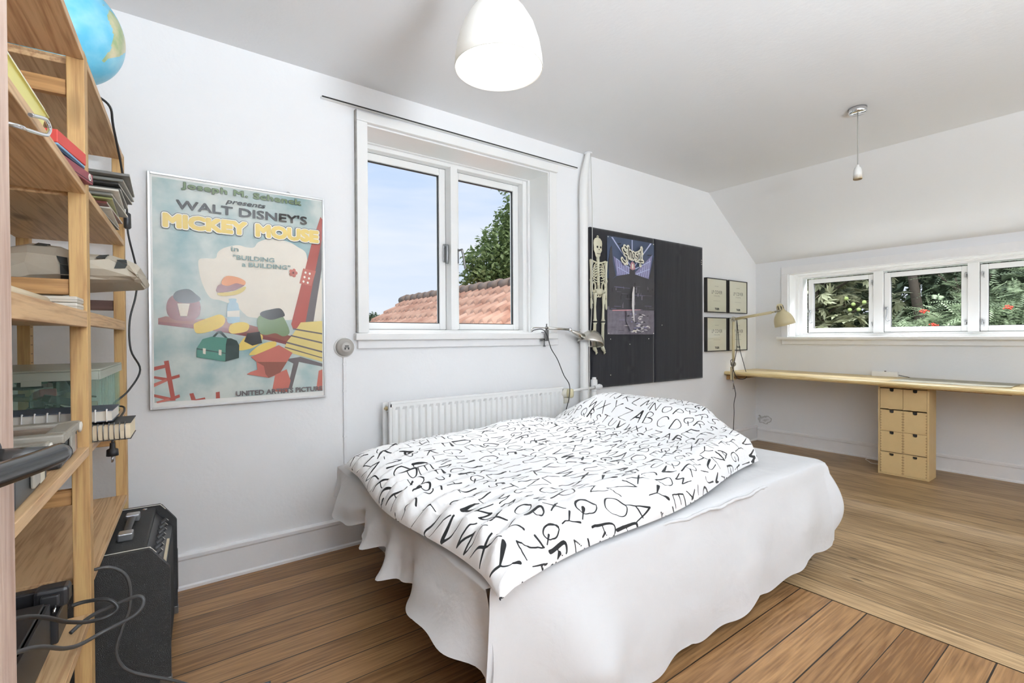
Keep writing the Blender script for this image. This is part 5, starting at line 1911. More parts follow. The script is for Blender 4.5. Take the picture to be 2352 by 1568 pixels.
# ---------------------------------------------------------------- brushed clamp lamp on the sill
m_brushed = plain('brushed_nickel', (0.62, 0.60, 0.55, 1), 0.27, 1.0, vary=0.08, scale=30)
m_darkst = plain('dark_steel', (0.20, 0.20, 0.20, 1), 0.35, 1.0)
SL = Vector((2.172, 2.53, 1.127))
t = thing('clamp_lamp', 'small brushed metal lamp clamped to the right end of the window sill', 'lamp', SL)
bm = BM()
box(bm, (-0.012, -0.020, -0.055), (0.014, -0.006, 0.022), 0, 0.002)
box(bm, (-0.012, -0.006, 0.0006), (0.014, 0.030, 0.008), 0, 0.002)
box(bm, (-0.026, -0.006, -0.055), (0.022, 0.030, -0.047), 0, 0.002)
obj('clamp', bm, m_darkst, t)
bm = BM()
cyl(bm, (0, 0.012, -0.088), (0, 0.012, -0.0395), 0.004, seg=10)
cyl(bm, (0, 0.012, -0.094), (0, 0.012, -0.086), 0.009, seg=12)
obj('clamp_screw', bm, m_darkst, t)
bm = BM()
cyl(bm, (0.001, -0.012, 0.02), (0.001, -0.012, 0.062), 0.005, seg=10)
lathe(bm, [(0, -0.008), (0.010, -0.008), (0.010, 0.008), (0, 0.008)], 12, align((0.001, -0.012, 0.034), (1, 0, 0)))
obj('post', bm, m_darkst, t)
bm = BM()
y_ = -0.026
tube(bm, spline([(-0.140, y_, 0.006), (-0.142, y_, 0.022), (-0.122, y_, 0.034), (-0.06, y_, 0.0345), (0.0, y_, 0.033)], 5), 0.0035, 8)
tube(bm, [(0.0, y_, 0.033), (0.20, y_, 0.024)], 0.0085, 12)
obj('arm', bm, m_brushed, t)
bm = BM()
lathe(bm, [(0, -0.016), (0.008, -0.014), (0.0145, -0.006), (0.0145, 0.006), (0.008, 0.014), (0, 0.016)], 20, Matrix.Translation((0.207, y_, 0.023)))
obj('joint', bm, m_chrome, t)
bm = BM()
n0, n1 = Vector((0.222, y_, 0.015)), Vector((0.325, y_ - 0.004, -0.028))
tube(bm, [n0, n0.lerp(n1, 0.15), n0.lerp(n1, 0.5), n1], [0.006, 0.013, 0.020, 0.026], 20)
tube(bm, [n0.lerp(n1, 0.7) + Vector((0.005, 0, 0.020)), n0.lerp(n1, 0.7) + Vector((0.010, 0, 0.042))], 0.003, 8)
obj('socket_neck', bm, m_brushed, t)
ax = Vector((-0.28, -0.10, -0.95)).normalized()
cen = Vector((0.405, y_ - 0.006, -0.076))
MH = align(cen - ax * 0.098, ax)
bm = BM()
pr_ = [(0, 0)] + [(0.096 * math.sin(a * PI / 24), 0.102 * (1 - math.cos(a * PI / 24))) for a in range(1, 13)]
lathe(bm, pr_ + [(r - 0.0015, z + 0.0005) for r, z in reversed(pr_[1:])] + [(0, 0.0015)], 40, MH)
obj('lamp_shade', bm, m_brushed, t)
bm = BM()
lathe(bm, [(0, 0.060), (0.016, 0.055), (0.021, 0.04), (0.014, 0.02), (0.012, 0.004)], 16, MH)
obj('bulb', bm, plain('frosted_bulb', (0.85, 0.84, 0.8, 1), 0.3), t)
bm = BM()
pw = [(2.030, 2.504, 1.134), (2.05, 2.498, 1.146), (2.11, 2.49, 1.150), (2.150, 2.488, 1.112), (2.188, 2.49, 1.022), (2.246, 2.49, 0.945), (2.285, 2.47, 0.838), (2.300, 2.43, 0.77), (2.286, 2.42, 0.68), (2.270, 2.44, 0.55), (2.265, 2.45, 0.20), (2.30, 2.47, 0.004)]
tube(bm, spline([Vector(p) - SL for p in pw], 6), 0.003, 8)
obj('cable', bm, m_cable, t)

# ---------------------------------------------------------------- white pendant lamp (switched on)
PL = Vector((0.897, 1.264, 1.948))
t = thing('pendant_lamp', 'white bell-shaped pendant lamp, lit, hanging near the ceiling centre', 'pendant lamp', PL)
m_opal, n, l, b = new_mat('opal_white_shade')
b.inputs['Base Color'].default_value = (0.80, 0.80, 0.78, 1)
b.inputs['Roughness'].default_value = 0.4
b.inputs['Subsurface Weight'].default_value = 0.0
tl = n.new('ShaderNodeBsdfTranslucent')
tl.inputs['Color'].default_value = (0.9, 0.88, 0.82, 1)
ms = n.new('ShaderNodeMixShader')
ms.inputs[0].default_value = 0.12
l.new(b.outputs[0], ms.inputs[1])
l.new(tl.outputs[0], ms.inputs[2])
l.new(ms.outputs[0], n['Material Output'].inputs[0])
bm = BM()
pr_ = [(0.020, 0.305), (0.030, 0.300), (0.042, 0.275), (0.052, 0.245), (0.059, 0.217), (0.0665, 0.198), (0.0886, 0.172), (0.113, 0.130), (0.130, 0.078), (0.1375, 0.035), (0.140, 0.0)]
lathe(bm, pr_ + [(r - 0.003, z) for r, z in reversed(pr_)], 64)
obj('lamp_shade', bm, m_opal, t)
m_glow, n, l, b = new_mat('lit_diffuser')
b.inputs['Base Color'].default_value = (0.9, 0.9, 0.88, 1)
b.inputs['Emission Color'].default_value = (1.0, 0.955, 0.88, 1)
b.inputs['Emission Strength'].default_value = 3.6
bm = BM()
lathe(bm, [(0.1365, 0.004), (0.1365, 0.008), (0, 0.008)], 64)
lathe(bm, [(0.1365, 0.004), (0, 0.004)], 64)
obj('diffuser', bm, m_glow, t)
bm = BM()
tube(bm, [(0, 0, 0.30), (0, 0, HC - PL.z - 0.03)], 0.003, 8)
obj('cord', bm, m_paint, t)
bm = BM()
lathe(bm, [(0, HC - PL.z - 0.06), (0.02, HC - PL.z - 0.058), (0.045, HC - PL.z - 0.02), (0.05, HC - PL.z - 0.0005), (0, HC - PL.z - 0.0005)], 28)
obj('ceiling_cup', bm, m_paint, t)

# ---------------------------------------------------------------- bare lamp holder
t = thing('bare_lamp_holder', 'empty white lamp holder hanging from a chrome ceiling cap on a thin cord', 'pendant lamp', (3.405, 1.099, HC))
bm = BM()
MC = Matrix.Diagonal((1.0, 1.0, 1.0, 1.0))
lathe(bm, [(0, -0.034), (0.040, -0.034), (0.046, -0.030), (0.047, -0.0006), (0, -0.0006)], 32)
obj('ceiling_cap', bm, m_chrome, t)
bm = BM()
tube(bm, [(0, 0, -0.034), (0.001, 0, -0.2), (0, 0, -0.345)], 0.0028, 8)
obj('cord', bm, plain('grey_cord', (0.32, 0.31, 0.28, 1), 0.7), t)
m_sock, n, l, b = new_mat('stained_porcelain')
tc = n.new('ShaderNodeTexCoord')
sp = n.new('ShaderNodeSeparateXYZ')
l.new(tc.outputs['Object'], sp.inputs[0])
mr = n.new('ShaderNodeMapRange')
mr.inputs['From Min'].default_value = -0.395
mr.inputs['From Max'].default_value = -0.425
l.new(sp.outputs['Z'], mr.inputs['Value'])
mx = n.new('ShaderNodeMixRGB')
l.new(mr.outputs[0], mx.inputs[0])
mx.inputs[1].default_value = (0.72, 0.72, 0.70, 1)
mx.inputs[2].default_value = (0.30, 0.21, 0.10, 1)
l.new(mx.outputs[0], b.inputs['Base Color'])
b.inputs['Roughness'].default_value = 0.4
bm = BM()
lathe(bm, [(0, -0.336), (0.007, -0.338), (0.009, -0.350), (0.016, -0.356), (0.021, -0.372), (0.0225, -0.392), (0.0215, -0.396), (0.0225, -0.400), (0.0235, -0.424), (0.021, -0.426), (0.018, -0.40), (0, -0.39)], 28)
obj('lamp_socket', bm, m_sock, t)

# ---------------------------------------------------------------- lamp body added under the ceiling fill light, out of view
t = thing('fill_lamp_body', 'white floor lamp standing behind the viewpoint, outside the picture', 'floor lamp', (0.7, -1.4, 0))
bm = BM()
lathe(bm, [(0, 0.0005), (0.15, 0.0005), (0.15, 0.012), (0.03, 0.022), (0, 0.022)], 32)
obj('base', bm, m_paint, t)
bm = BM()
cyl(bm, (0, 0, 0.02), (0, 0, 1.02), 0.012)
obj('pole', bm, m_paint, t)
bm = BM()
lathe(bm, [(0, 1.02), (0.10, 1.03), (0.24, 1.07), (0.37, 1.135), (0.365, 1.137), (0.235, 1.075), (0.10, 1.036), (0, 1.028)], 40)
obj('bowl', bm, m_paint, t)
# ================================================================ pine shelving and what stands on it
SA = -R(3.45)
SO = Vector((-0.122, 1.60, 0))
SM = Matrix.Translation(SO) @ Matrix.Rotation(SA, 4, 'Z')
def SH(x, y, z):
    return SM @ Vector((x, y, z))
m_post = wood('pine_post', lin(198, 163, 110), lin(160, 122, 78), 'Z', 0.55, 7.0)
m_rail = wood('pine_rail', lin(186, 144, 94), lin(150, 110, 68), 'X', 0.55, 6.0)
m_plank = wood('pine_shelf', lin(206, 172, 130), lin(168, 130, 92), 'Y', 0.5, 9.0)
m_purple = wood('dark_stained_rail', lin(104, 78, 70), lin(74, 54, 50), 'X', 0.6, 6.0, knots=False)
shelf = thing('shelving_unit', 'tall open pine shelving unit of two bays at the left of the room', 'shelves', SO, SA)
TOPZ = 1.81
for y in (-0.84, 0.0, 0.80):
    for x in (-0.034, -0.30):
        bm = BM()
        box(bm, (x, y, 0.001), (x + 0.034, y + 0.044, TOPZ + 0.004), 0, 0.002)
        if y > 0.5 and x < -0.1:                # row of pin holes
            for k in range(50):
                for hx in (0.010, 0.024):
                    box(bm, (x + 0.0339, y + hx, 0.12 + k * 0.032), (x + 0.0345, y + hx + 0.004, 0.124 + k * 0.032), 1)
        obj('post', bm, [m_post, m_gap], shelf)
    for z, m in ((1.70, m_rail), (1.211, m_purple if y > 0.5 else m_rail), (0.691, m_rail), (0.20, m_rail)):
        bm = BM()
        box(bm, (-0.265, y + 0.010, z), (-0.035, y + 0.030, z + 0.038), 0, 0.002)
        obj('cross_rail', bm, m, shelf)
LV1 = [(1.790, 1.810), (1.460, 1.480), (1.131, 1.1705), (0.812, 0.834), (0.396, 0.418)]
LV2 = [(1.790, 1.810), (1.460, 1.480), (1.136, 1.1705), (0.812, 0.834), (0.480, 0.500)]
for (a0, a1), lv in (((-0.795, -0.0015), LV1), ((0.0455, 0.7985), LV2)):
    for z0, z1 in lv:
        bm = BM()
        if z1 - z0 > 0.03:
            box(bm, (-0.020, a0, z0), (0, a1, z1), 0, 0.0015)
            box(bm, (-0.298, a0, z1 - 0.020), (-0.0202, a1, z1 - 0.0005), 0, 0.0015)
        else:
            box(bm, (-0.298, a0, z0), (0, a1, z1), 0, 0.0015)
        obj('shelf_board', bm, m_plank, shelf)

# ---------------------------------------------------------------- globe
CONT = [
 [(-81, -5), (-79, 2), (-77, 8), (-72, 12), (-62, 10), (-52, 5), (-50, 0), (-35, -7), (-39, -17), (-48, -26), (-58, -38), (-65, -43), (-68, -52), (-74, -52), (-73, -40), (-71, -20), (-77, -12)],
 [(-168, 65), (-155, 71), (-120, 70), (-85, 70), (-60, 55), (-68, 45), (-80, 32), (-82, 26), (-97, 26), (-95, 18), (-84, 10), (-78, 8), (-92, 14), (-106, 20), (-115, 31), (-124, 40), (-135, 58), (-155, 58)],
 [(-17, 15), (-8, 34), (10, 37), (32, 31), (43, 12), (51, 11), (40, -10), (33, -28), (20, -35), (12, -18), (9, 4), (-8, 5)],
 [(114, -22), (130, -12), (142, -11), (153, -26), (148, -38), (130, -32), (116, -35)],
 [(-10, 36), (0, 44), (-5, 48), (10, 58), (20, 68), (60, 70), (100, 76), (170, 68), (160, 60), (140, 52), (122, 38), (120, 25), (105, 10), (95, 18), (80, 8), (72, 20), (57, 25), (48, 14), (35, 30), (28, 40), (15, 40)],
 [(-55, 60), (-20, 72), (-30, 83), (-60, 80)],
 [(166, -46), (178, -38), (174, -36), (168, -44)],
]
def inside(x, y, poly):
    c = False
    for i in range(len(poly)):
        x1, y1 = poly[i]
        x2, y2 = poly[i - 1]
        if (y1 > y) != (y2 > y) and x < (x2 - x1) * (y - y1) / (y2 - y1) + x1:
            c = not c
    return c
GC = Vector((-0.199, 1.946, 2.013))
t = thing('globe', 'light blue desk globe standing on top of the pine shelves', 'globe', (GC.x, GC.y, 1.8105))
gz = GC.z - 1.8105
# turned so the Pacific faces the door, South America at its right edge
MG = Matrix.Translation((0, 0, gz)) @ Matrix.Rotation(R(-14), 4, Vector((0.75, 0.65, 0))) @ Matrix.Rotation(R(40), 4, 'Z')
bm = BM()
NU, NV, RG = 180, 100, 0.15
lay = bm.verts.layers.float.new('land')
rows = []
for j in range(NV + 1):
    la = -90 + 180 * j / NV
    row = []
    for i in range(NU):
        lo = -180 + 360 * i / NU
        lw = lo + 2.5 * noise.noise(Vector((lo * 0.12, la * 0.12, 1)))
        aw = la + 2.5 * noise.noise(Vector((lo * 0.12, la * 0.12, 9)))
        v = bm.verts.new(MG @ Vector((RG * math.cos(R(la)) * math.cos(R(lo)), RG * math.cos(R(la)) * math.sin(R(lo)), RG * math.sin(R(la)))))
        v[lay] = 1.0 if (aw < -73 or any(inside(lw, aw, p) for p in CONT)) else 0.0
        row.append(v)
    rows.append(row)
for a, b in zip(rows, rows[1:]):
    for i in range(NU):
        f = bm.faces.new((a[i], a[(i + 1) % NU], b[(i + 1) % NU], b[i]))
        f.smooth = True
bmesh.ops.remove_doubles(bm, verts=bm.verts, dist=1e-6)
m_globe, n, l, b = new_mat('globe_print')
b.inputs['Roughness'].default_value = 0.3
an = n.new('ShaderNodeAttribute')
an.attribute_name = 'land'
tc = n.new('ShaderNodeTexCoord')
n1 = n.new('ShaderNodeTexNoise')
n1.inputs['Scale'].default_value = 14
n1.inputs['Detail'].default_value = 5
l.new(tc.outputs['Object'], n1.inputs[0])
sea = n.new('ShaderNodeValToRGB')
sea.color_ramp.elements[0].position = 0.35
sea.color_ramp.elements[0].color = lin(96, 186, 220)
sea.color_ramp.elements[1].position = 0.75
sea.color_ramp.elements[1].color = lin(160, 214, 230)
l.new(n1.outputs['Fac'], sea.inputs[0])
lnd = n.new('ShaderNodeValToRGB')
lnd.color_ramp.elements[0].position = 0.38
lnd.color_ramp.elements[0].color = lin(150, 172, 122)
lnd.color_ramp.elements[1].position = 0.62
lnd.color_ramp.elements[1].color = lin(214, 204, 172)
l.new(n1.outputs['Fac'], lnd.inputs[0])
mr = n.new('ShaderNodeMapRange')
mr.inputs['From Min'].default_value = 0.4
mr.inputs['From Max'].default_value = 0.6
l.new(an.outputs['Fac'], mr.inputs['Value'])
mx = n.new('ShaderNodeMixRGB')
l.new(mr.outputs[0], mx.inputs[0])
l.new(sea.outputs[0], mx.inputs[1])
l.new(lnd.outputs[0], mx.inputs[2])
l.new(mx.outputs[0], b.inputs['Base Color'])
obj('sphere', bm, m_globe, t)
m_blackp = plain('black_plastic', (0.022, 0.022, 0.024, 1), 0.4, vary=0.1)
axis = (MG.to_3x3() @ Vector((0, 0, 1))).normalized()
bm = BM()
side = axis.cross(Vector((0.75, 0.65, 0))).normalized()
pts = [Vector((0, 0, gz)) + (axis * math.cos(a) + side * math.sin(a)) * 0.163 for a in [i * PI / 24 for i in range(25)]]
tube(bm, pts, 0.005, 10)
cyl(bm, pts[0], pts[0] - axis * 0.014, 0.006)
cyl(bm, pts[-1], pts[-1] + axis * 0.014, 0.010)
obj('meridian_arm', bm, m_blackp, t)
bm = BM()
lathe(bm, [(0, 0), (0.072, 0), (0.074, 0.006), (0.05, 0.016), (0.014, 0.024), (0.010, 0.030)], 32)
tube(bm, [(0, 0, 0.02), pts[-1]], 0.008, 10)
obj('foot', bm, m_blackp, t)
# its lead with an in-line switch, hanging down the front of the unit to a loose plug
lead = [(-0.02, 0.30, 1.83), (0.012, 0.34, 1.815), (0.014, 0.40, 1.775), (0.016, 0.58, 1.70), (0.016, 0.73, 1.60), (0.018, 0.74, 1.50), (0.04, 0.79, 1.36), (0.036, 0.78, 1.27), (0.018, 0.76, 1.17), (0.020, 0.76, 1.06), (0.045, 0.80, 0.98), (0.012, 0.76, 0.905), (-0.03, 0.735, 0.86), (0.0, 0.71, 0.85), (0.008, 0.66, 0.842), (0.010, 0.60, 0.84), (0.008, 0.52, 0.83), (0.010, 0.40, 0.81), (0.014, 0.30, 0.80), (0.016, 0.262, 0.792)]
t = thing('globe_lead', 'black lead with an in-line switch hanging down the shelf front to a plug', 'cable', SH(0.016, 0.262, 0.79), SA)
off = Vector((0.016, 0.262, 0.79))
bm = BM()
tube(bm, spline([Vector(p) - off for p in lead], 6), 0.0035, 8)
obj('cable', bm, m_cable, t)
bm = BM()
q0, q1 = Vector((0.0165, 0.732, 1.575)) - off, Vector((0.0172, 0.737, 1.515)) - off
tube(bm, [q0, q0.lerp(q1, 0.08), q0.lerp(q1, 0.92), q1], [0.007, 0.0115, 0.0115, 0.007], 12)
obj('inline_switch', bm, m_blackp, t)
bm = BM()
tube(bm, [(0, 0, 0.004), (0, 0, -0.012), (0, 0.001, -0.016), (0, 0.001, -0.034)], [0.006, 0.007, 0.014, 0.015], 12)
pl = obj('plug', bm, m_blackp, t)
for dy in (-0.0085, 0.0105):
    bm = BM()
    cyl(bm, (0, dy, -0.034), (0, dy, -0.052), 0.0022, seg=8)
    obj('pin', bm, m_steel, pl)

# ---------------------------------------------------------------- second board, near bay
def sbox(x0, x1, y0, y1, z0, z1, name, mats, label, cat, rot=0.0, bev=0.002, group=None):
    t = thing(name, label, cat, SH((x0 + x1) / 2, (y0 + y1) / 2, z0), SA + rot, group)
    bm = BM()
    box(bm, (-(x1 - x0) / 2, -(y1 - y0) / 2, 0.0004), ((x1 - x0) / 2, (y1 - y0) / 2, z1 - z0), 0, bev)
    return t, bm
m_yel = plain('yellow_plastic', lin(222, 214, 122), 0.35, vary=0.02)
m_lid = plain('milky_lid', lin(222, 218, 208), 0.3, vary=0.02)
def tub(x0, x1, y0, y1, z0, h, label):
    t = thing('lunch_tub', label, 'plastic tub', SH((x0 + x1) / 2, (y0 + y1) / 2, z0), SA, None)
    w, d = (x1 - x0) / 2, (y1 - y0) / 2
    bm = BM()
    lo = [bm.verts.new((sx * w * 0.90, sy * d * 0.94, 0.0004)) for sx, sy in ((-1, -1), (1, -1), (1, 1), (-1, 1))]
    hi = [bm.verts.new((sx * w * 0.97, sy * d * 0.98, h * 0.78)) for sx, sy in ((-1, -1), (1, -1), (1, 1), (-1, 1))]
    bm.faces.new(list(reversed(lo)))
    bm.faces.new(hi)
    for i in range(4):
        bm.faces.new((lo[i], lo[(i + 1) % 4], hi[(i + 1) % 4], hi[i]))
    box(bm, (-w, -d - 0.012, h * 0.72), (w, d + 0.012, h * 0.80), 0, 0.003)
    obj('tub', bm, m_yel, t)
    bm = BM()
    box(bm, (-w * 0.97, -d * 0.98, h * 0.80), (w * 0.97, d * 0.98, h), 0, 0.006)
    obj('lid', bm, m_lid, t)
    return t
tub(-0.165, -0.002, -0.60, -0.362, 1.480, 0.046, 'low yellow plastic tub with a white lid on the shelf beside the red box')
tub(-0.20, -0.01, -0.775, -0.64, 1.480, 0.075, 'taller yellow plastic tub mostly hidden behind the open door')
m_redc = plain('red_card', lin(196, 70, 62), 0.6, vary=0.04)
m_redd = plain('oxblood_card', lin(132, 62, 70), 0.55, vary=0.05)
m_navy = plain('navy_card', lin(40, 52, 78), 0.55, vary=0.05)
m_sky = plain('sky_blue_card', lin(128, 170, 206), 0.55, vary=0.04)
def turned(cx, cy, hx, hy, z0, z1, name, label, cat, phi):
    t = thing(name, label, cat, SH(cx, cy, z0), SA + R(phi))
    bm = BM()
    box(bm, (-hx, -hy, 0.0004), (hx, hy, z1 - z0), 0, 0.0015)
    return t, bm
t, bm = turned(-0.071, -0.0895, 0.07, 0.09, 1.480, 1.505, 'box_file', 'dark red box file with a round logo sticker, lowest in the stack', 'box file', -12)
obj('body', bm, m_redd, t)
bm = BM()
M = Matrix(((0, 0, 1, 0.0703), (1, 0, 0, 0.072), (0, 1, 0, 0.0145), (0, 0, 0, 1)))
flat(bm, M, ell(0, 0, 0.0085, 0.0085, 20), 0, 0)
flat(bm, M, ell(0.0005, 0.003, 0.0016, 0.0016, 8), 1, 0.0003)
flat(bm, M, [(-0.001, -0.005), (0.003, -0.004), (0.002, 0.001), (-0.002, 0.001)], 1, 0.0003)
obj('round_sticker', bm, [m_lid, m_gap], t, fix=False)
bm = BM()
box(bm, (0.0695, -0.089, 0.0045), (0.0704, 0.089, 0.0058))
obj('seam_line', bm, m_gap, t)
t, bm = turned(-0.076, -0.120, 0.07, 0.078, 1.5052, 1.5105, 'book', 'thin navy book lying on the dark red box file', 'book', -10)
obj('cover', bm, m_navy, t)
t, bm = turned(-0.076, -0.118, 0.072, 0.078, 1.5108, 1.516, 'book', 'thin sky blue book between the navy book and the red box', 'book', -8)
obj('cover', bm, m_sky, t)
t, bm = turned(-0.083, -0.1145, 0.08, 0.078, 1.5163, 1.544, 'card_box', 'bright red card box, topmost of the stack beside the yellow tub', 'box', -9)
obj('body', bm, m_redc, t)
bm = BM()
hk = [(-0.06, -0.665, 1.396), (0.010, -0.640, 1.400), (0.016, -0.592, 1.411), (0.016, -0.49, 1.439), (0.016, -0.462, 1.452), (0.016, -0.453, 1.464), (0.016, -0.470, 1.469), (0.016, -0.494, 1.465), (0.012, -0.553, 1.447)]
tube(bm, spline([SM.to_3x3() @ (Vector(q) - Vector((0.016, -0.49, 1.44))) for q in hk], 6), 0.0032, 10)
solo('wire_hook', bm, m_chrome, 'chrome wire hook in front of the shelf edge below the yellow tub', 'hook', SH(0.016, -0.49, 1.44))

# ---------------------------------------------------------------- magazines, far bay
mg = [plain('mag_%s' % k, lin(*c), 0.35, vary=0.25, scale=25) for k, c in (('black', (40, 40, 38)), ('charcoal', (84, 82, 78)), ('olive', (150, 156, 96)), ('white', (214, 212, 204)), ('maroon', (110, 54, 50)), ('grey', (132, 134, 130)))]
lab = ['black-covered magazine lying lowest on the shelf', 'white magazine second from the bottom of the pile', 'maroon magazine above the white one at the bottom', 'olive green magazine low in the pile', 'grey magazine just above the olive one', 'pale magazine sixth from the bottom, above the grey one', 'charcoal magazine in the middle of the pile', 'black magazine under the topmost pair', 'grey magazine second from the top', 'charcoal magazine on top of the pile']
order = [0, 3, 4, 2, 5, 3, 1, 0, 5, 1]
rm = random.Random(4)
zc = 1.481
for i, (k, lb_) in enumerate(zip(order, lab)):
    h = 0.005 + 0.003 * rm.random()
    y1 = 0.60 - 0.028 * i + rm.uniform(-0.01, 0.01)
    y0 = y1 - 0.30 if i < 6 else y1 - 0.24
    x1 = 0.002 + 0.0075 * i + rm.uniform(-0.004, 0.004)
    t, bm = sbox(x1 - 0.20, x1, max(0.075, y0), y1, zc, zc + h, 'magazine', None, lb_, 'magazine', R(rm.uniform(-3, 3)), 0.001, 'magazines on the second shelf')
    obj('cover', bm, mg[k], t)
    dx, dy = 0.10, (y1 - max(0.075, y0)) / 2
    bm = BM()
    box(bm, (-dx + 0.004, -dy + 0.002, 0.0014), (dx + 0.0004, dy + 0.0004, h - 0.0012))
    obj('pages', bm, m_lid, t)
    zc += h + 0.0008

# ---------------------------------------------------------------- middle board: bag, papers, white boxes
m_bag = plain('recycled_paper', lin(176, 168, 152), 0.85, vary=0.08, scale=6, bump=0.2, bscale=12)
m_stripe = plain('black_print', (0.025, 0.028, 0.026, 1), 0.8)
t = thing('paper_bag', 'crumpled grey-brown paper bag with black print lying across the shelf', 'paper bag', SH(-0.12, 0.30, 1.171), SA)
bm = BM()
secs = [(-0.165, 0.012, 0.085, -0.20, 0.12), (-0.12, 0.004, 0.120, -0.225, 0.17), (-0.06, 0.030, 0.165, -0.235, 0.19), (0.0, 0.062, 0.178, -0.24, 0.19), (0.05, 0.072, 0.168, -0.24, 0.18), (0.10, 0.078, 0.160, -0.225, 0.17), (0.15, 0.082, 0.156, -0.215, 0.17), (0.19, 0.088, 0.148, -0.20, 0.17), (0.208, 0.090, 0.136, -0.20, 0.165), (0.213, 0.098, 0.126, -0.19, 0.155)]
rings = []
rb = random.Random(8)
for x, z0, z1, y0, y1 in secs:
    ring = []
    m_ = (y0 + y1) / 2
    for k in range(18):
        a = 2 * PI * k / 18
        cy_, cz_ = math.copysign(abs(math.cos(a)) ** 0.4, math.cos(a)), math.copysign(abs(math.sin(a)) ** 0.6, math.sin(a))
        zt = z1 - 0.035 * (cy_ > 0.3) * (x < 0.12) * cy_
        jit = rb.uniform(-0.009, 0.009)
        z = (z0 + zt) / 2 + (zt - z0) / 2 * cz_ + (jit if cz_ > 0 else 0)
        ring.append(bm.verts.new((x + rb.uniform(-0.006, 0.006), m_ + (y1 - y0) / 2 * cy_ + jit, max(0.0015, z))))
    rings.append(ring)
for i, (a, b) in enumerate(zip(rings, rings[1:])):
    for k in range(18):
        f = bm.faces.new((a[k], a[(k + 1) % 18], b[(k + 1) % 18], b[k]))
        f.material_index = 0
bm.faces.new(list(reversed(rings[0])))
bm.faces.new(rings[-1])
RC = [[v.co.copy() for v in r] for r in rings]
obj('bag', bm, m_bag, t)
# broad printed strokes on its upper side
for (i0, k0_, k1_, f0, f1) in ((4, 8, 11, 0.1, 0.45), (6, 7, 9, 0.4, 0.9), (5, 5, 8, 0.5, 0.85), (1, 7, 9, 0.3, 0.8), (3, 4, 7, 0.2, 0.6)):
    bm = BM()
    for k in range(k0_, k1_):
        A0, A1 = RC[i0][k % 18], RC[i0][(k + 1) % 18]
        B0, B1 = RC[i0 + 1][k % 18], RC[i0 + 1][(k + 1) % 18]
        q = [A0.lerp(B0, f0), A1.lerp(B1, f0), A1.lerp(B1, f1), A0.lerp(B0, f1)]
        nn = (q[1] - q[0]).cross(q[3] - q[0]).normalized()
        c0 = sum(q, Vector()) / 4
        if nn.dot(c0 - Vector((0.0, -0.02, 0.08))) < 0:
            nn = -nn
        bm.faces.new([bm.verts.new(v + nn * 0.003) for v in q])
    obj('printed_stroke', bm, m_stripe, t, fix=False)
sx = thing('paper_roll', 'rolled cream papers lying on the middle shelf in front of the paper bag', 'papers', SH(-0.10, -0.40, 1.171), SA)
m_crm = plain('cream_paper', lin(226, 212, 184), 0.8, vary=0.05)
bm = BM()
for k, (z, r, x) in enumerate(((0.017, 0.017, 0.0), (0.017, 0.016, 0.034), (0.014, 0.013, -0.034))):
    tube(bm, [(x, -0.30, z), (x + 0.004, 0.0, z + 0.001), (x + 0.006, 0.26 + 0.02 * k, z)], [r * 0.97, r, r * 0.86], 14)
for v in bm.verts:
    v.co.z = max(0.0008, v.co.z * 0.86)
obj('sheets', bm, m_crm, sx)
bm = BM()
box(bm, (0.045, -0.32, 0.0006), (0.075, 0.0, 0.004), 0, 0.001)
obj('folder_edge', bm, m_redd, sx)
for k, (z, lb_) in enumerate(((1.1712, 'flat white box lying on the middle shelf beside the front post, lower one'), (1.1862, 'flat white box stacked on another beside the front post, upper one'))):
    t, bm = sbox(-0.12, -0.006, -0.085, -0.004, z, z + 0.0145, 'flat_box', None, lb_, 'box', 0.0, 0.003)
    obj('body', bm, m_lid, t)
    bm = BM()
    box(bm, (-0.0565, -0.0412, 0.0066), (0.0578, 0.0412, 0.0074))
    obj('lid_line', bm, m_knob, t)

# ---------------------------------------------------------------- fourth board: clear crate, notebooks, organisers
m_clear, n, l, b = new_mat('greenish_clear_plastic')
trn = n.new('ShaderNodeBsdfTransparent')
trn.inputs['Color'].default_value = (0.93, 0.98, 0.96, 1)
mxs = n.new('ShaderNodeMixShader')
mxs.inputs[0].default_value = 0.14
b.inputs['Base Color'].default_value = lin(176, 206, 194)
b.inputs['Roughness'].default_value = 0.25
l.new(trn.outputs[0], mxs.inputs[1])
l.new(b.outputs[0], mxs.inputs[2])
l.new(mxs.outputs[0], n['Material Output'].inputs[0])
m_clid, n, l, b = new_mat('milky_clear_plastic')
trn = n.new('ShaderNodeBsdfTransparent')
mxs = n.new('ShaderNodeMixShader')
mxs.inputs[0].default_value = 0.72
b.inputs['Base Color'].default_value = lin(198, 204, 190)
b.inputs['Roughness'].default_value = 0.3
l.new(trn.outputs[0], mxs.inputs[1])
l.new(b.outputs[0], mxs.inputs[2])
l.new(mxs.outputs[0], n['Material Output'].inputs[0])
BXO = Vector((-0.148, 0.47, 0.8345))
t = thing('storage_crate', 'large greenish clear plastic crate with a lid, full of odds and ends', 'storage box', SH(*BXO), SA)
bm = BM()
w, d, h = 0.136, 0.243, 0.175
for sx_ in (-1, 1):
    box(bm, (sx_ * w - 0.0015, -d, 0.001), (sx_ * w + 0.0015, d, h), 0)
    box(bm, (-w + 0.002, sx_ * d - 0.0015, 0.001), (w - 0.002, sx_ * d + 0.0015, h), 0)
box(bm, (-w + 0.002, -d + 0.002, 0.001), (w - 0.002, d - 0.002, 0.004), 0)
for k in range(9):                               # moulded ribs
    y = -d + 0.03 + k * (2 * d - 0.06) / 8
    box(bm, (w + 0.0015, y - 0.004, 0.004), (w + 0.005, y + 0.004, h - 0.01))
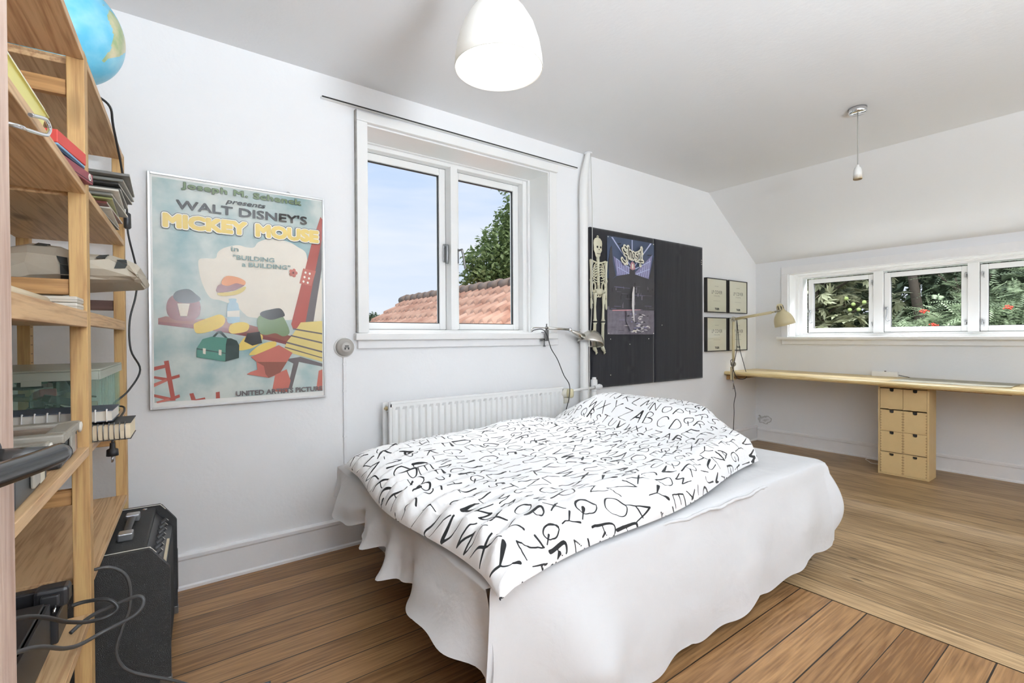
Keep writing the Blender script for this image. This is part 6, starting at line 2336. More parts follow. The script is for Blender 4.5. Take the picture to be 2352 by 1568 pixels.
for k in range(5):
    x = -w + 0.03 + k * (2 * w - 0.06) / 4
    box(bm, (x - 0.003, -d - 0.005, 0.004), (x + 0.003, -d - 0.0015, h - 0.01))
obj('tub', bm, m_clear, t)
bm = BM()
box(bm, (-w - 0.008, -d - 0.008, h), (w + 0.008, d + 0.008, h + 0.006), 0, 0.003)
for sx_ in (-1, 1):
    box(bm, (sx_ * (w + 0.0055) - 0.0025, -d - 0.008, h - 0.024), (sx_ * (w + 0.0055) + 0.0025, d + 0.008, h), 0, 0.001)
    box(bm, (-w - 0.003, sx_ * (d + 0.0055) - 0.0025, h - 0.024), (w + 0.003, sx_ * (d + 0.0055) + 0.0025, h), 0, 0.001)
box(bm, (-0.02, -d - 0.010, h - 0.036), (0.02, -d - 0.0035, h - 0.020), 0, 0.001)
obj('lid', bm, m_clid, t)
rc_ = random.Random(21)
junk = [plain('toy_' + k, lin(*c), 0.45, vary=0.2, scale=30) for k, c in (('black', (26, 27, 27)), ('dark', (44, 48, 46)), ('olive', (96, 92, 52)), ('red', (140, 44, 44)), ('tan', (150, 140, 112)), ('mint', (132, 170, 150)), ('pink', (190, 150, 150)))]
for i in range(26):
    a, b_, c_ = rc_.uniform(0.03, 0.10), rc_.uniform(0.03, 0.09), rc_.uniform(0.012, 0.045)
    x, y = rc_.uniform(-0.085, 0.085), rc_.uniform(-0.19, 0.19)
    z = 0.01 + (i / 26) * 0.115
    bm = BM()
    Mx = Matrix.Translation((x, y, z + c_ / 2)) @ Matrix.Rotation(rc_.uniform(0, 3), 4, 'Z') @ Matrix.Rotation(rc_.uniform(-0.35, 0.35), 4, 'X')
    if i % 3 == 0:
        tube(bm, [Mx @ Vector((-a / 2, 0, 0)), Mx @ Vector((a / 2, 0, 0))], c_ * 0.32, 10)
    elif i % 3 == 1:
        box(bm, (-a / 2, -b_ / 2, -c_ / 2), (a / 2, b_ / 2, c_ / 2), 0, 0.003, Mx)
    else:
        box(bm, (-a / 2, -b_ / 2, -c_ / 2), (a / 2, b_ / 2, -c_ / 4), 0, 0.002, Mx)
        lathe(bm, [(0, c_ / 2), (b_ * 0.2, c_ / 2), (b_ * 0.25, 0), (b_ * 0.25, -c_ / 4)], 12, Mx)
    kk = rc_.choice((0, 0, 0, 1, 1, 2, 3, 4)) if y < 0.05 else rc_.choice((0, 4, 5, 5, 6, 2))
    q = obj('oddment', bm, junk[kk])
    off_ = SM @ (BXO + Vector((0, 0, 0)))
    q.location = off_
    q.rotation_euler = (0, 0, SA)
    WM[q] = Matrix.Translation(off_) @ Matrix.Rotation(SA, 4, 'Z')
    tag(q, 'loose toys and gadgets heaped inside the clear plastic crate', 'oddment', 'oddments in the clear crate')

def notebook(x0, x1, y0, y1, z0, h, cover, wire, pages, label, nr, wr):
    t = thing('spiral_notebook', label, 'notebook', SH((x0 + x1) / 2, (y0 + y1) / 2, z0), SA)
    w, d = (x1 - x0) / 2, (y1 - y0) / 2
    bm = BM()
    box(bm, (-w + 0.002, -d + 0.003, 0.0025), (w - 0.002, d - 0.002, h - 0.002))
    obj('pages', bm, pages, t)
    bm = BM()
    box(bm, (-w, -d, h - 0.002), (w, d, h), 0)
    obj('cover', bm, cover, t)
    bm = BM()
    box(bm, (-w, -d, 0.0005), (w, d, 0.0022), 0)
    obj('back_board', bm, cover, t)
    bm = BM()
    pts = []
    for k in range(nr):
        x = -w + 0.012 + k * (2 * w - 0.024) / (nr - 1)
        ring = [Vector((x + 0.0, -d + 0.004 - (h / 2 + 0.0) * 0.35 * (1 + math.cos(a)), h / 2 + (h / 2 + 0.003) * math.sin(a))) for a in [i * PI / 6 - PI * 0.75 for i in range(10)]]
        for v in ring:
            v.z = max(0.0015, v.z)
        tube(bm, ring, wr, 6)
    sp_ = obj('binding_wire', bm, wire, t)
    return t
m_wwire = plain('white_wire', (0.8, 0.8, 0.78, 1), 0.4)
notebook(-0.20, 0.078, 0.052, 0.190, 0.8345, 0.045, plain('black_card', (0.03, 0.03, 0.03, 1), 0.6), m_darkst, m_crm, 'thick black spiral notebook with cream pages jutting out under the white-ringed one', 24, 0.0013)
notebook(-0.235, 0.040, 0.056, 0.200, 0.8845, 0.030, plain('blue_grey_card', lin(64, 70, 84), 0.55), m_wwire, m_lid, 'blue-covered notebook with white rings lying on the black notebook', 12, 0.0018)

m_gcase = plain('grey_case_plastic', lin(152, 148, 138), 0.4, vary=0.03)
m_dcase = plain('dark_case_plastic', lin(44, 45, 47), 0.4, vary=0.1)
m_window, n, l, b = new_mat('smoked_clear_lid')
b.inputs['Base Color'].default_value = lin(142, 116, 98)
b.inputs['Roughness'].default_value = 0.15
def organiser(y0, y1, x0, x1, label, red):
    t = thing('organiser_case', label, 'organiser', SH((x0 + x1) / 2, (y0 + y1) / 2, 0.8345), SA + R(1.5))
    w, d, h = (x1 - x0) / 2, (y1 - y0) / 2, 0.072
    bm = BM()
    box(bm, (-w, -d, 0.0006), (w, d, 0.052), 0, 0.006)
    for sy in (-1, 1):
        for x in (w - 0.035, w - 0.022):
            cyl(bm, (x, sy * (d + 0.001), 0.004), (x, sy * (d + 0.001), 0.05), 0.004, seg=8)
    obj('body', bm, m_dcase, t)
    bm = BM()
    frame = 0.030
    for a, b_ in (((-w - 0.004, -d - 0.006), (w + 0.006, -d + frame)), ((-w - 0.004, d - frame), (w + 0.006, d + 0.006)), ((-w - 0.004, -d + frame), (-w + frame, d - frame)), ((w - frame, -d + frame), (w + 0.006, d - frame))):
        box(bm, (a[0], a[1], 0.053), (b_[0], b_[1], h), 0, 0.004)
    ld = obj('lid', bm, m_gcase, t)
    bm = BM()
    box(bm, (-w + frame, -d + frame, 0.058), (w - frame, d - frame, 0.064))
    obj('lid_window', bm, m_window, ld)
    bm = BM()
    box(bm, (w + 0.0005, -0.022, 0.014), (w + 0.007, 0.022, 0.066), 0, 0.003)
    obj('latch', bm, m_gcase, t)
    bm = BM()
    box(bm, (w + 0.0005, d - 0.062, 0.006), (w + 0.0012, d - 0.026, 0.044))
    obj('label', bm, plain('label_card', lin(196, 150, 122) if red else lin(206, 202, 184), 0.6, vary=0.1, scale=40), t)
    bm = BM()
    lathe(bm, [(0, 0), (0.012, 0), (0.013, 0.004), (0.008, 0.006), (0, 0.006)], 14, align((w + 0.004, d - 0.012, 0.058), (1, 0, -0.1)))
    obj('hinge_tab', bm, m_lid, t)
    if red:
        bm = BM()
        box(bm, (w - 0.05, -d + 0.004, 0.052), (w - 0.006, -d + 0.05, 0.0565), 0, 0.002)
        obj('red_insert', bm, m_redc, t)
    return t
organiser(-0.255, -0.050, -0.285, -0.012, 'grey lidded organiser case beside the front post, red insert showing', True)
organiser(-0.560, -0.330, -0.285, -0.014, 'grey lidded organiser case nearest the door behind the handle', False)

# ---------------------------------------------------------------- lowest board, near bay: black gear and leads
t = thing('plastic_tray', 'open black plastic tray on the lowest near shelf', 'tray', SH(-0.18, -0.30, 0.419), SA)
bm = BM()
for a, b_ in (((-0.12, -0.16, 0), (0.13, -0.154, 0.10)), ((-0.12, 0.154, 0), (0.13, 0.16, 0.10)), ((-0.12, -0.154, 0), (-0.114, 0.154, 0.10)), ((0.124, -0.154, 0), (0.13, 0.154, 0.10)), ((-0.114, -0.154, 0), (0.124, 0.154, 0.006))):
    box(bm, a, b_, 0, 0.001)
obj('tray', bm, m_dcase, t)
bm = BM()
box(bm, (-0.13, -0.17, 0.1003), (0.122, 0.155, 0.106), 0, 0.002)
obj('lid', bm, m_blackp, t)
t = thing('audio_unit', 'flat black audio unit with a row of jacks behind the tray', 'audio unit', SH(-0.16, -0.075, 0.419), SA)
bm = BM()
box(bm, (-0.12, -0.05, 0.0006), (0.12, 0.05, 0.062), 0, 0.004)
box(bm, (-0.12, 0.02, 0.062), (0.12, 0.05, 0.10), 0, 0.004)
u_ = obj('chassis', bm, m_blackp, t)
for k in range(6):
    bm = BM()
    x = -0.09 + k * 0.036
    lathe(bm, [(0.0075, 0), (0.0075, 0.010), (0.004, 0.010), (0.004, 0.002)], 12, align((x, -0.02, 0.062), (0, 0, 1)))
    obj('jack', bm, m_darkst, u_)
t = thing('power_adapter', 'black mains adapter with two shining pins lying on the audio unit', 'power adapter', SH(-0.055, -0.085, 0.492), SA)
bm = BM()
box(bm, (-0.03, -0.022, 0.0005), (0.03, 0.022, 0.046), 0, 0.008)
box(bm, (-0.016, -0.034, 0.010), (0.016, -0.022, 0.036), 0, 0.004)
obj('case', bm, m_blackp, t)
for x in (-0.010, 0.010):
    bm = BM()
    cyl(bm, (x, -0.034, 0.012), (x, -0.050, 0.004), 0.0026, seg=8)
    obj('pin', bm, m_chrome, t)
bm = BM()
pw = [(-0.30, 1.02, 0.585), (-0.19, 1.20, 0.553), (-0.145, 1.35, 0.465), (-0.125, 1.42, 0.432), (-0.096, 1.46, 0.425), (-0.033, 1.46, 0.446), (-0.017, 1.465, 0.470), (-0.029, 1.475, 0.482), (-0.065, 1.49, 0.470), (-0.110, 1.50, 0.455), (-0.135, 1.50, 0.440), (-0.150, 1.485, 0.433)]
base = Vector((-0.15, 1.45, 0.42))
tube(bm, spline([Vector(p) - base for p in pw], 8), 0.0042, 10)
solo('cable', bm, plain('grey_jacket', (0.06, 0.06, 0.06, 1), 0.45), 'thick dark cable making the larger loop out past the shelf post', 'cable', base)
bm = BM()
pw = [(-0.30, 1.08, 0.640), (-0.197, 1.25, 0.592), (-0.143, 1.38, 0.505), (-0.115, 1.45, 0.463), (-0.083, 1.47, 0.455), (-0.066, 1.475, 0.468), (-0.085, 1.485, 0.488), (-0.125, 1.50, 0.490), (-0.150, 1.50, 0.488)]
tube(bm, spline([Vector(p) - base for p in pw], 8), 0.0042, 10)
solo('cable', bm, plain('black_jacket', (0.025, 0.025, 0.025, 1), 0.45), 'black cable making the smaller loop in front of the shelf post', 'cable', base)
bm = BM()
pw = [(-0.135, 1.66, 0.501), (-0.092, 1.662, 0.500), (-0.060, 1.664, 0.473), (-0.048, 1.665, 0.432), (-0.050, 1.665, 0.375), (-0.064, 1.664, 0.332), (-0.078, 1.66, 0.28), (-0.069, 1.66, 0.235), (-0.040, 1.66, 0.199), (0.047, 1.67, 0.135), (0.13, 1.69, 0.06), (0.20, 1.72, 0.005), (0.30, 1.70, 0.005)]
tube(bm, spline([Vector(p) - base for p in pw], 8), 0.0040, 10)
solo('cable', bm, plain('grey_black_jacket', (0.05, 0.05, 0.05, 1), 0.45), 'dark cable hanging in front of the guitar amplifier down to the floor', 'cable', base)

# ---------------------------------------------------------------- guitar amplifier
m_vinyl = plain('black_tolex', (0.024, 0.024, 0.024, 1), 0.6, vary=0.3, scale=220, bump=0.5, bscale=420)
m_grille = plain('black_grille', (0.012, 0.012, 0.012, 1), 0.9, vary=0.3, scale=300)
AL = 0.50
t = thing('guitar_amplifier', 'black guitar combo amplifier on the floor beside the pine shelves', 'amplifier', (0.046, 1.872, 0.0), -R(4.2))
SIDE = [(-0.27, 0.006), (-0.006, 0.006), (0.0, 0.012), (0.0, 0.378), (-0.004, 0.386), (-0.046, 0.444), (-0.054, 0.450), (-0.27, 0.450)]
MP = lambda y: Matrix(((1, 0, 0, 0), (0, 0, 1, y), (0, 1, 0, 0), (0, 0, 0, 1)))
for y in (0.0, AL - 0.018):
    bm = BM()
    prism(bm, SIDE, MP(y), 0.018)
    obj('side_panel', bm, m_vinyl, t)
bm = BM()
box(bm, (-0.27, 0.0182, 0.425), (-0.066, AL - 0.0182, 0.444), 0, 0.004)
box(bm, (-0.27, 0.0182, 0.006), (-0.012, AL - 0.0182, 0.022), 0)
box(bm, (-0.268, 0.0182, 0.022), (-0.256, AL - 0.0182, 0.425), 0)
obj('cabinet', bm, m_vinyl, t)
bm = BM()
box(bm, (-0.022, 0.0184, 0.022), (-0.012, AL - 0.0184, 0.358), 0, 0.002)
obj('speaker_grille', bm, m_grille, t)
pa, pb = Vector((-0.066, 0, 0.424)), Vector((-0.014, 0, 0.360))
dirp = (pb - pa).normalized()
nrmp = Vector((-dirp.z, 0, dirp.x)) if dirp.x > 0 else Vector((dirp.z, 0, -dirp.x))
if nrmp.x < 0:
    nrmp = -nrmp
bm = BM()
q = [pa, pb, pb - nrmp * 0.012, pa - nrmp * 0.012]
A_ = [bm.verts.new((v.x, 0.0184, v.z)) for v in q]
B_ = [bm.verts.new((v.x, AL - 0.0184, v.z)) for v in q]
bm.faces.new(A_); bm.faces.new(list(reversed(B_)))
for i in range(4):
    bm.faces.new((A_[i], A_[(i + 1) % 4], B_[(i + 1) % 4], B_[i]))
obj('control_panel', bm, m_blackp, t)
mid = pa.lerp(pb, 0.42)
for k in range(7):
    bm = BM()
    y = 0.10 + k * 0.052
    lathe(bm, [(0.0115, 0), (0.011, 0.004), (0.0085, 0.006), (0.008, 0.020), (0, 0.021)], 18, align((mid.x, y, mid.z), nrmp))
    kn = obj('knob', bm, m_blackp, t)
    bm = BM()
    box(bm, (-0.001, -0.008, 0.0206), (0.001, 0.001, 0.0216), 0, 0, align((mid.x, y, mid.z), nrmp))
    obj('pointer', bm, m_lid, kn)
bm = BM()
e = pa.lerp(pb, 0.90)
box(bm, (e.x - 0.004, 0.05, e.z - 0.001), (e.x + 0.004, 0.30, e.z + 0.006))
obj('name_strip', bm, m_crm, t)
for y in (0.018, AL - 0.018):
    bm = BM()
    s_ = 0.0 if y < 0.1 else 0.0
    tube(bm, spline([(-0.268, y, 0.4505), (-0.15, y, 0.4505), (-0.06, y, 0.4505), (-0.050, y, 0.447), (-0.036, y, 0.430)], 5), 0.0016, 6)
    obj('piping', bm, m_lid, t)
    bm = BM()
    lathe(bm, [(0.008, 0), (0.007, 0.002), (0, 0.003)], 14, Matrix.Translation((-0.10, y + (0.012 if y < 0.1 else -0.012), 0.4445)))
    obj('screw_cup', bm, m_chrome, t)
bm = BM()
tube(bm, spline([(-0.125, 0.155, 0.452), (-0.125, 0.18, 0.464), (-0.125, 0.25, 0.470), (-0.125, 0.32, 0.464), (-0.125, 0.345, 0.452)], 5), 0.012, 12)
for v in bm.verts:
    v.co.z = 0.461 + (v.co.z - 0.461) * 0.42
h_ = obj('carry_handle', bm, m_blackp, t)
for y in (0.150, 0.350):
    bm = BM()
    box(bm, (-0.145, y - 0.020, 0.4445), (-0.105, y + 0.020, 0.470), 0, 0.004)
    obj('handle_end', bm, m_steel, h_)
for y in (0.0, AL):
    bm = BM()
    yy = -0.0015 if y == 0 else AL - 0.0185
    box(bm, (-0.030, yy, 0.004), (0.002, yy + 0.020, 0.036), 0, 0.003)
    obj('corner_guard', bm, m_darkst, t)
bm = BM()
box(bm, (0.0002, AL - 0.018, 0.10), (0.0022, AL - 0.002, 0.26), 0, 0.001)
obj('edge_trim', bm, m_darkst, t)
for x in (-0.24, -0.03):
    for y in (0.04, AL - 0.04):
        bm = BM()
        cyl(bm, (x, y, 0.0005), (x, y, 0.0058), 0.014, seg=16)
        obj('rubber_foot', bm, m_blackp, t)
# ================================================================ outside the windows
def leaf_mat(name, c1, c2, rough=0.5):
    m, n, l, b = new_mat(name)
    b.inputs['Roughness'].default_value = rough
    b.inputs['Specular IOR Level'].default_value = 0.35
    gi = n.new('ShaderNodeNewGeometry')
    cr = n.new('ShaderNodeValToRGB')
    cr.color_ramp.elements[0].color = c1
    cr.color_ramp.elements[1].color = c2
    l.new(gi.outputs['Random Per Island'], cr.inputs[0])
    l.new(cr.outputs[0], b.inputs['Base Color'])
    tl = n.new('ShaderNodeBsdfTranslucent')
    l.new(cr.outputs[0], tl.inputs['Color'])
    ms = n.new('ShaderNodeMixShader')
    ms.inputs[0].default_value = 0.35
    l.new(b.outputs[0], ms.inputs[1])
    l.new(tl.outputs[0], ms.inputs[2])
    l.new(ms.outputs[0], n['Material Output'].inputs[0])
    return m
rt = random.Random(17)
class Leaves:
    def __init__(self):
        self.v, self.f = [], []
    def blade(self, p, d, up, L, w, fold=0.15):
        """pointed leaf of four corners, creased along the middle"""
        d = d.normalized()
        s = d.cross(up)
        s = s.normalized() if s.length > 1e-4 else d.orthogonal().normalized()
        nn = s.cross(d)
        b = len(self.v)
        self.v += [p, p + d * L * 0.45 + s * w / 2 + nn * fold * w, p + d * L, p + d * L * 0.45 - s * w / 2 + nn * fold * w]
        self.f += [(b, b + 1, b + 2), (b, b + 2, b + 3)]
    def build(self, name, mat, parent):
        me = bpy.data.meshes.new(name)
        inv = WM[parent].inverted()
        me.from_pydata([inv @ p for p in self.v], [], self.f)
        me.materials.append(mat)
        o = bpy.data.objects.new(name, me)
        COL.objects.link(o)
        o.parent = parent
        WM[o] = WM[parent]
        return o
def rnd_dir(r, flat=1.0):
    while True:
        v = Vector((r.uniform(-1, 1), r.uniform(-1, 1), r.uniform(-1, 1)))
        if 0.05 < v.length < 1:
            v.z *= flat
            return v.normalized()
def in_ball(r, c, rad):
    while True:
        v = Vector((r.uniform(-1, 1), r.uniform(-1, 1), r.uniform(-1, 1)))
        if v.length < 1:
            return Vector((c[0] + v.x * rad[0], c[1] + v.y * rad[1], c[2] + v.z * rad[2]))
def broad_tree(name, label, base, blobs, n_leaves, L, mats, trunk_r, group=None):
    t = thing(name, label, 'tree', base, 0, group)
    lv = Leaves()
    tot = sum(b[3] * b[4] * b[5] for b in blobs)
    for b in blobs:
        k = int(n_leaves * b[3] * b[4] * b[5] / tot)
        for _ in range(k):
            p = in_ball(rt, b[:3], b[3:6])
            d = rnd_dir(rt, 0.6)
            d.z -= 0.35
            lv.blade(p, d, Vector((rt.uniform(-.5, .5), rt.uniform(-.5, .5), 1)), L * rt.uniform(0.6, 1.2), L * rt.uniform(0.45, 0.65))
    lv.build('foliage', mats, t)
    bm = BM()
    top = max(blobs, key=lambda q: q[2])
    bx = Vector(base)
    tube(bm, spline([(0, 0, 0), (0.05, 0.03, (top[2] - bx.z) * 0.4), tuple(Vector((8.6, 10.6, 3.6)) - bx if name == 'lime_tree' else Vector(top[:3]) - bx)], 5), [trunk_r * (1 - 0.085 * i) for i in range(11)], 8)
    obj('trunk', bm, m_bark, t)
    for b in blobs:
        if name == 'lime_tree' and b[2] > 3.2:
            continue
        bm = BM()
        c = Vector(b[:3]) - bx
        c.z -= b[5] * 0.4
        tube(bm, spline([(0.04, 0.02, max(0.2, c.z * 0.45)), tuple(Vector((c.x * 0.6, c.y * 0.6, c.z * 0.75))), tuple(c)], 4), [trunk_r * 0.3] * 4 + [trunk_r * 0.15] * 4 + [trunk_r * 0.05], 6)
        obj('branch', bm, m_bark, t)
    return t
m_bark = plain('bark', (0.10, 0.08, 0.06, 1), 0.9, vary=0.3, scale=20)
m_leaf1 = leaf_mat('lime_leaf', (0.16, 0.22, 0.085, 1), (0.38, 0.47, 0.22, 1))
m_leaf2 = leaf_mat('hedge_leaf', (0.13, 0.17, 0.10, 1), (0.27, 0.33, 0.20, 1))
m_leafc = leaf_mat('chestnut_leaf', (0.19, 0.20, 0.11, 1), (0.40, 0.42, 0.28, 1))
m_leafr = leaf_mat('rowan_leaf', (0.21, 0.27, 0.16, 1), (0.43, 0.51, 0.33, 1))

GZ = -2.6                                       # the garden lies one storey below
bm = BM()
box(bm, (-30, -30, GZ - 0.2), (60, 60, GZ))
o = obj('lawn', bm, plain('grass_green', (0.10, 0.16, 0.05, 1), 0.9, vary=0.3, scale=3))
o['kind'] = 'structure'

# neighbour's tiled roof
t = thing('neighbour_house', 'neighbouring house with a red pantile roof seen below the tree', 'house', (5.1, 7.0, GZ))
m_tile, n, l, b = new_mat('red_pantile')
b.inputs['Roughness'].default_value = 0.8
gi = n.new('ShaderNodeNewGeometry')
tc = n.new('ShaderNodeTexCoord')
n1 = n.new('ShaderNodeTexNoise')
n1.inputs['Scale'].default_value = 3
n1.inputs['Detail'].default_value = 6
l.new(tc.outputs['Object'], n1.inputs[0])
cr = n.new('ShaderNodeValToRGB')
cr.color_ramp.elements[0].position = 0.3
cr.color_ramp.elements[0].color = lin(176, 128, 106)
cr.color_ramp.elements[1].position = 0.7
cr.color_ramp.elements[1].color = lin(222, 180, 156)
l.new(n1.outputs['Fac'], cr.inputs[0])
l.new(cr.outputs[0], b.inputs['Base Color'])
RX, RZ, EX = 5.12, 2.02, 1.9                    # ridge x, ridge height, eave x
slope = math.tan(R(31))
bm = BM()
Y0, Y1 = 2.95 + 0.6, 11.15
pitch, course = 0.235, 0.30
ny = int((Y1 - Y0) / pitch * 8)
nx = int((RX - EX) / course)
for c in range(nx):
    xa, xb = RX - c * course, RX - (c + 1) * course - 0.03
    rowa, rowb, rowc = [], [], []
    for i in range(ny + 1):
        y = Y0 + (Y1 - Y0) * i / ny
        ph = (y - Y0) / pitch * 2 * PI
        hgt = 0.042 * math.sin(ph) + 0.014 * math.sin(2 * ph + 0.8) + 0.004 * noise.noise(Vector((y * 4, c * 3.1, 0)))
        rowa.append(bm.verts.new((xa - 5.1, y - 7.0, RZ - (RX - xa) * slope + hgt - GZ)))
        rowb.append(bm.verts.new((xb - 5.1, y - 7.0, RZ - (RX - xb) * slope + hgt + 0.055 - GZ)))
        rowc.append(bm.verts.new((xb - 5.1, y - 7.0, RZ - (RX - xb) * slope + hgt - 0.005 - GZ)))
    for i in range(ny):
        for p, q in ((rowa, rowb), (rowb, rowc)):
            f = bm.faces.new((p[i], p[i + 1], q[i + 1], q[i]))
            f.smooth = True
obj('tiled_roof', bm, m_tile, t)
bm = BM()
k = 0
y = Y0
while y < Y1:
    tube(bm, [(RX - 5.1, y - 7.0, RZ + 0.02 - GZ + 0.012 * (k % 2)), (RX - 5.1, y + 0.37 - 7.0, RZ + 0.015 - GZ)], [0.115, 0.095], 10)
    y += 0.33
    k += 1
obj('ridge_tiles', bm, plain('weathered_ridge', lin(148, 130, 118), 0.9, vary=0.25, scale=6), t)
bm = BM()
prism(bm, [(EX + 0.3 - 5.1, 0), (7.2 - 5.1, 0), (7.2 - 5.1, RZ - (7.2 - RX) * slope - GZ - 0.12), (RX - 5.1, RZ - GZ - 0.12), (EX + 0.3 - 5.1, RZ - (RX - EX - 0.3) * slope - GZ - 0.12)], Matrix(((1, 0, 0, 0), (0, 0, 1, Y0 + 0.2 - 7.0), (0, 1, 0, 0), (0, 0, 0, 1))), Y1 - Y0 - 0.4)
obj('walls', bm, plain('brick_wall', lin(160, 110, 90), 0.9, vary=0.2), t)
bm = BM()                                       # far slope
a = [bm.verts.new(p) for p in ((RX - 5.1, Y0 - 7, RZ - GZ), (RX - 5.1, Y1 - 7, RZ - GZ), (7.4 - 5.1, Y1 - 7, RZ - (7.4 - RX) * slope - GZ), (7.4 - 5.1, Y0 - 7, RZ - (7.4 - RX) * slope - GZ))]
bm.faces.new(a)
obj('rear_slope', bm, m_tile, t)

broad_tree('lime_tree', 'leafy green tree rising behind the red tiled roof', (8.6, 10.6, GZ),
           [(7.05, 10.2, 2.45, 0.95, 0.8, 0.50), (6.95, 10.1, 3.00, 0.80, 0.7, 0.45), (7.35, 10.2, 3.55, 0.70, 0.7, 0.50), (7.75, 10.2, 4.15, 0.55, 0.6, 0.5), (7.95, 10.2, 4.75, 0.45, 0.5, 0.42), (8.6, 10.6, 3.4, 1.0, 0.9, 1.4), (7.22, 10.1, 4.93, 0.22, 0.22, 0.17), (6.4, 10.0, 2.62, 0.40, 0.5, 0.22), (6.25, 10.0, 2.95, 0.22, 0.3, 0.16), (8.0, 10.6, 2.3, 1.0, 0.9, 0.6)], 11000, 0.17, m_leaf1, 0.16)
broad_tree('distant_bush', 'small distant bush at the left foot of the gable view', (7.55, 20, GZ), [(7.5, 20, 1.75, 0.62, 0.5, 0.42), (7.1, 20, 1.5, 0.5, 0.5, 0.3), (8.2, 20, 1.45, 0.5, 0.5, 0.25)], 2200, 0.16, m_leaf2, 0.10)
broad_tree('distant_bush', 'pale distant shrub peeping over the ridge beside the tree', (9.4, 17.5, GZ), [(9.35, 17.5, 2.55, 0.55, 0.5, 0.35), (9.9, 17.5, 2.6, 0.6, 0.5, 0.4)], 1200, 0.16, m_leaf1, 0.10)

# chestnut before the left casement
t = thing('chestnut_tree', 'broad-leaved chestnut tree with green husks behind the left low casement', 'tree', (8.9, 3.5, GZ))
lv = Leaves()
husk = []
for k in range(620):
    p = in_ball(rt, (8.0, 3.15, 1.55), (0.75, 1.05, 0.95)) if k % 3 else in_ball(rt, (8.75, 3.45, 1.7), (0.55, 1.2, 1.3))
    ax_ = rnd_dir(rt, 0.4)
    ax_ = (ax_ + Vector((-0.5, -0.2, -0.25))).normalized()
    up = Vector((rt.uniform(-.5, .5), rt.uniform(-.5, .5), 1)).normalized()
    sd = ax_.cross(up).normalized()
    for q in range(7):
        a = (q - 3) * 0.42
        d = (ax_ * math.cos(a) + sd * math.sin(a)) + up * rt.uniform(-0.25, 0.05)
        Lq = (0.20 - 0.018 * abs(q - 3) ** 1.3) * rt.uniform(0.85, 1.1)
        lv.blade(p, d, up, Lq, Lq * 0.36, 0.12)
lv.build('foliage', m_leafc, t)
bm = BM()
tube(bm, spline([(0, 0, 0), (0.02, -0.05, 2.4), (-0.2, -0.1, 4.0), (-0.3, 0.1, 5.4)], 5), [0.16 - 0.006 * i for i in range(16)], 8)
obj('trunk', bm, m_bark, t)
for k in range(9):
    bm = BM()
    z = 3.0 + k * 0.28
    e = in_ball(rt, (-0.9, -0.45, z + 0.2), (0.5, 0.9, 0.25))
    tube(bm, spline([(-0.1, -0.08, z - 0.3), (-0.4, (e.y) * 0.4, z), tuple(e)], 5), [0.03 - 0.002 * i for i in range(11)], 6)
    obj('branch', bm, m_bark, t)
m_husk = plain('green_husk', (0.20, 0.26, 0.08, 1), 0.6, vary=0.2, scale=60, bump=0.8, bscale=160)
for (y, z) in ((2.42, 1.50), (2.46, 1.43), (2.36, 1.43), (2.30, 1.52), (2.50, 1.58)):
    bm = BM()
    bmesh.ops.create_icosphere(bm, subdivisions=2, radius=0.026, matrix=Matrix.Translation((7.35 - 8.9, y - 3.5, z - GZ)))
    obj('husk', bm, m_husk, t)

# rowan before the middle and right casements
t = thing('rowan_tree', 'feathery rowan tree with red berries behind the middle low casement', 'tree', (9.2, 1.6, GZ))
lv = Leaves()
def rowan(p, d, up, L):
    d = d.normalized()
    sd = d.cross(up).normalized()
    up = sd.cross(d)
    for q in range(7):
        s_ = 0.22 + 0.78 * q / 6.5
        c = p + d * L * s_ - up * L * 0.28 * s_ * s_
        w = L * (0.30 - 0.12 * abs(q / 6 - 0.45))
        for sg in (-1, 1):
            lv.blade(c, sd * sg + d * 0.45 - up * 0.15, up, w, w * 0.30, 0.08)
    lv.blade(p + d * L - up * L * 0.28, d, up, L * 0.24, L * 0.08, 0.08)
for k in range(1500):
    if k % 5 < 3:
        p = in_ball(rt, (7.9, 1.45, 1.25), (0.7, 0.85, 0.60))
        if p.z > 1.35 + (1.9 - p.y) * 0.42:
            p.z -= 0.5
    elif k % 5 == 3:
        p = in_ball(rt, (8.3, 0.9, 1.6), (0.6, 1.0, 0.7))
    else:
        p = in_ball(rt, (8.6, 0.4, 1.3), (0.7, 0.9, 0.9))
    d = rnd_dir(rt, 0.5) + Vector((-0.35, 0.25, 0.15))
    rowan(p, d, Vector((rt.uniform(-.4, .4), rt.uniform(-.4, .4), 1)).normalized(), rt.uniform(0.16, 0.26))
lv.build('foliage', m_leafr, t)
bm = BM()
tube(bm, spline([(0, 0, 0), (-0.1, 0.15, 2.2), (-0.3, 0.45, 3.6), (-0.2, 0.7, 5.2)], 5), [0.11 - 0.004 * i for i in range(16)], 8)
obj('trunk', bm, m_bark, t)
for k in range(10):
    bm = BM()
    z = 2.8 + k * 0.2
    e = in_ball(rt, (-1.1, -0.4, z + 0.25), (0.4, 0.9, 0.2))
    tube(bm, spline([(-0.15, 0.15, z - 0.4), (-0.5, e.y * 0.4, z), tuple(e)], 5), [0.022 - 0.0014 * i for i in range(11)], 6)
    obj('branch', bm, m_bark, t)
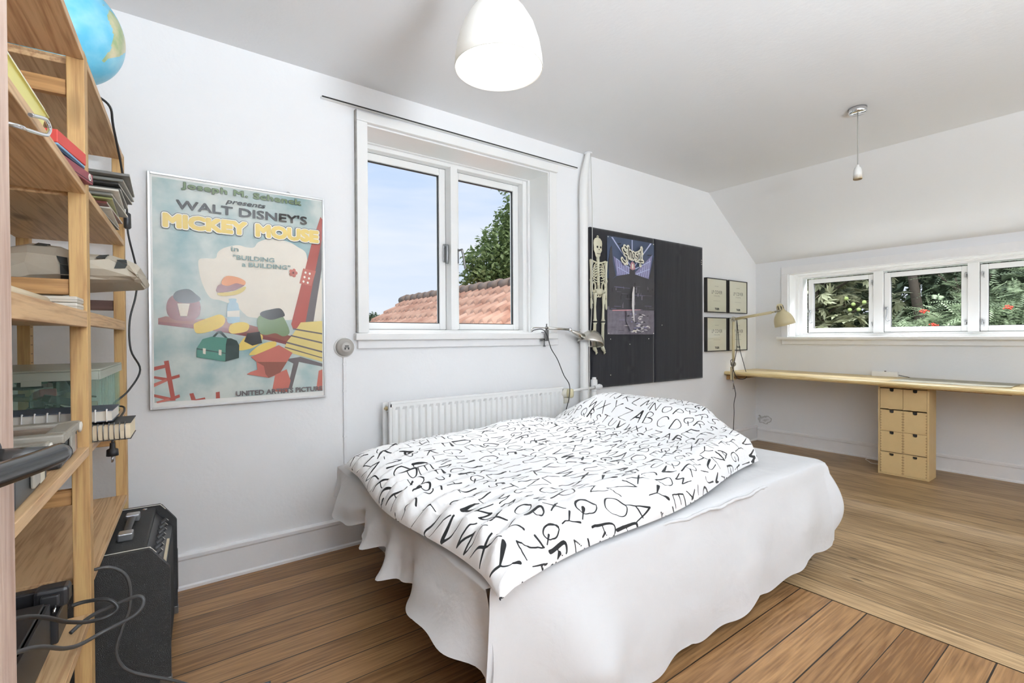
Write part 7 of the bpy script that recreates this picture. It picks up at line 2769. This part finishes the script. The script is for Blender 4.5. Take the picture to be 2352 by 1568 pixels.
m_berry = plain('rowan_berry', lin(196, 64, 48), 0.4, vary=0.2, scale=60)
for (x, y, z) in ((7.2, 1.66, 1.37), (7.2, 1.58, 1.21), (7.3, 0.80, 1.46), (7.3, 0.74, 1.37), (7.2, 0.98, 1.38), (7.3, 0.66, 1.40)):
    bm = BM()
    for q in range(16):
        c = in_ball(rt, (x, y, z), (0.035, 0.042, 0.022)) - Vector((9.2, 1.6, GZ))
        bmesh.ops.create_icosphere(bm, subdivisions=1, radius=0.009, matrix=Matrix.Translation(c))
    obj('berry_cluster', bm, m_berry, t)

# dense dark thicket that closes the view
t = thing('thicket', 'dense dark green thicket filling the view behind the rowan', 'shrubbery', (10.4, 1.2, GZ))
lv = Leaves()
for k in range(20000):
    p = Vector((rt.uniform(9.6, 10.6), rt.uniform(-2.4, 5.6), rt.uniform(-0.6, 3.9)))
    lv.blade(p, rnd_dir(rt, 0.6) + Vector((-0.3, 0, -0.3)), Vector((rt.uniform(-.5, .5), rt.uniform(-.5, .5), 1)), rt.uniform(0.10, 0.20), rt.uniform(0.06, 0.11))
lv.build('foliage', m_leaf2, t)
bm = BM()
for k in range(14):
    y = -2.2 + k * 0.58
    tube(bm, [(0.3 + 0.1 * math.sin(k * 3), y - 1.2, 0), (0.35, y - 1.2 + 0.2 * math.sin(k * 5), 5.8)], [0.06, 0.02], 6)
obj('stems', bm, m_bark, t)
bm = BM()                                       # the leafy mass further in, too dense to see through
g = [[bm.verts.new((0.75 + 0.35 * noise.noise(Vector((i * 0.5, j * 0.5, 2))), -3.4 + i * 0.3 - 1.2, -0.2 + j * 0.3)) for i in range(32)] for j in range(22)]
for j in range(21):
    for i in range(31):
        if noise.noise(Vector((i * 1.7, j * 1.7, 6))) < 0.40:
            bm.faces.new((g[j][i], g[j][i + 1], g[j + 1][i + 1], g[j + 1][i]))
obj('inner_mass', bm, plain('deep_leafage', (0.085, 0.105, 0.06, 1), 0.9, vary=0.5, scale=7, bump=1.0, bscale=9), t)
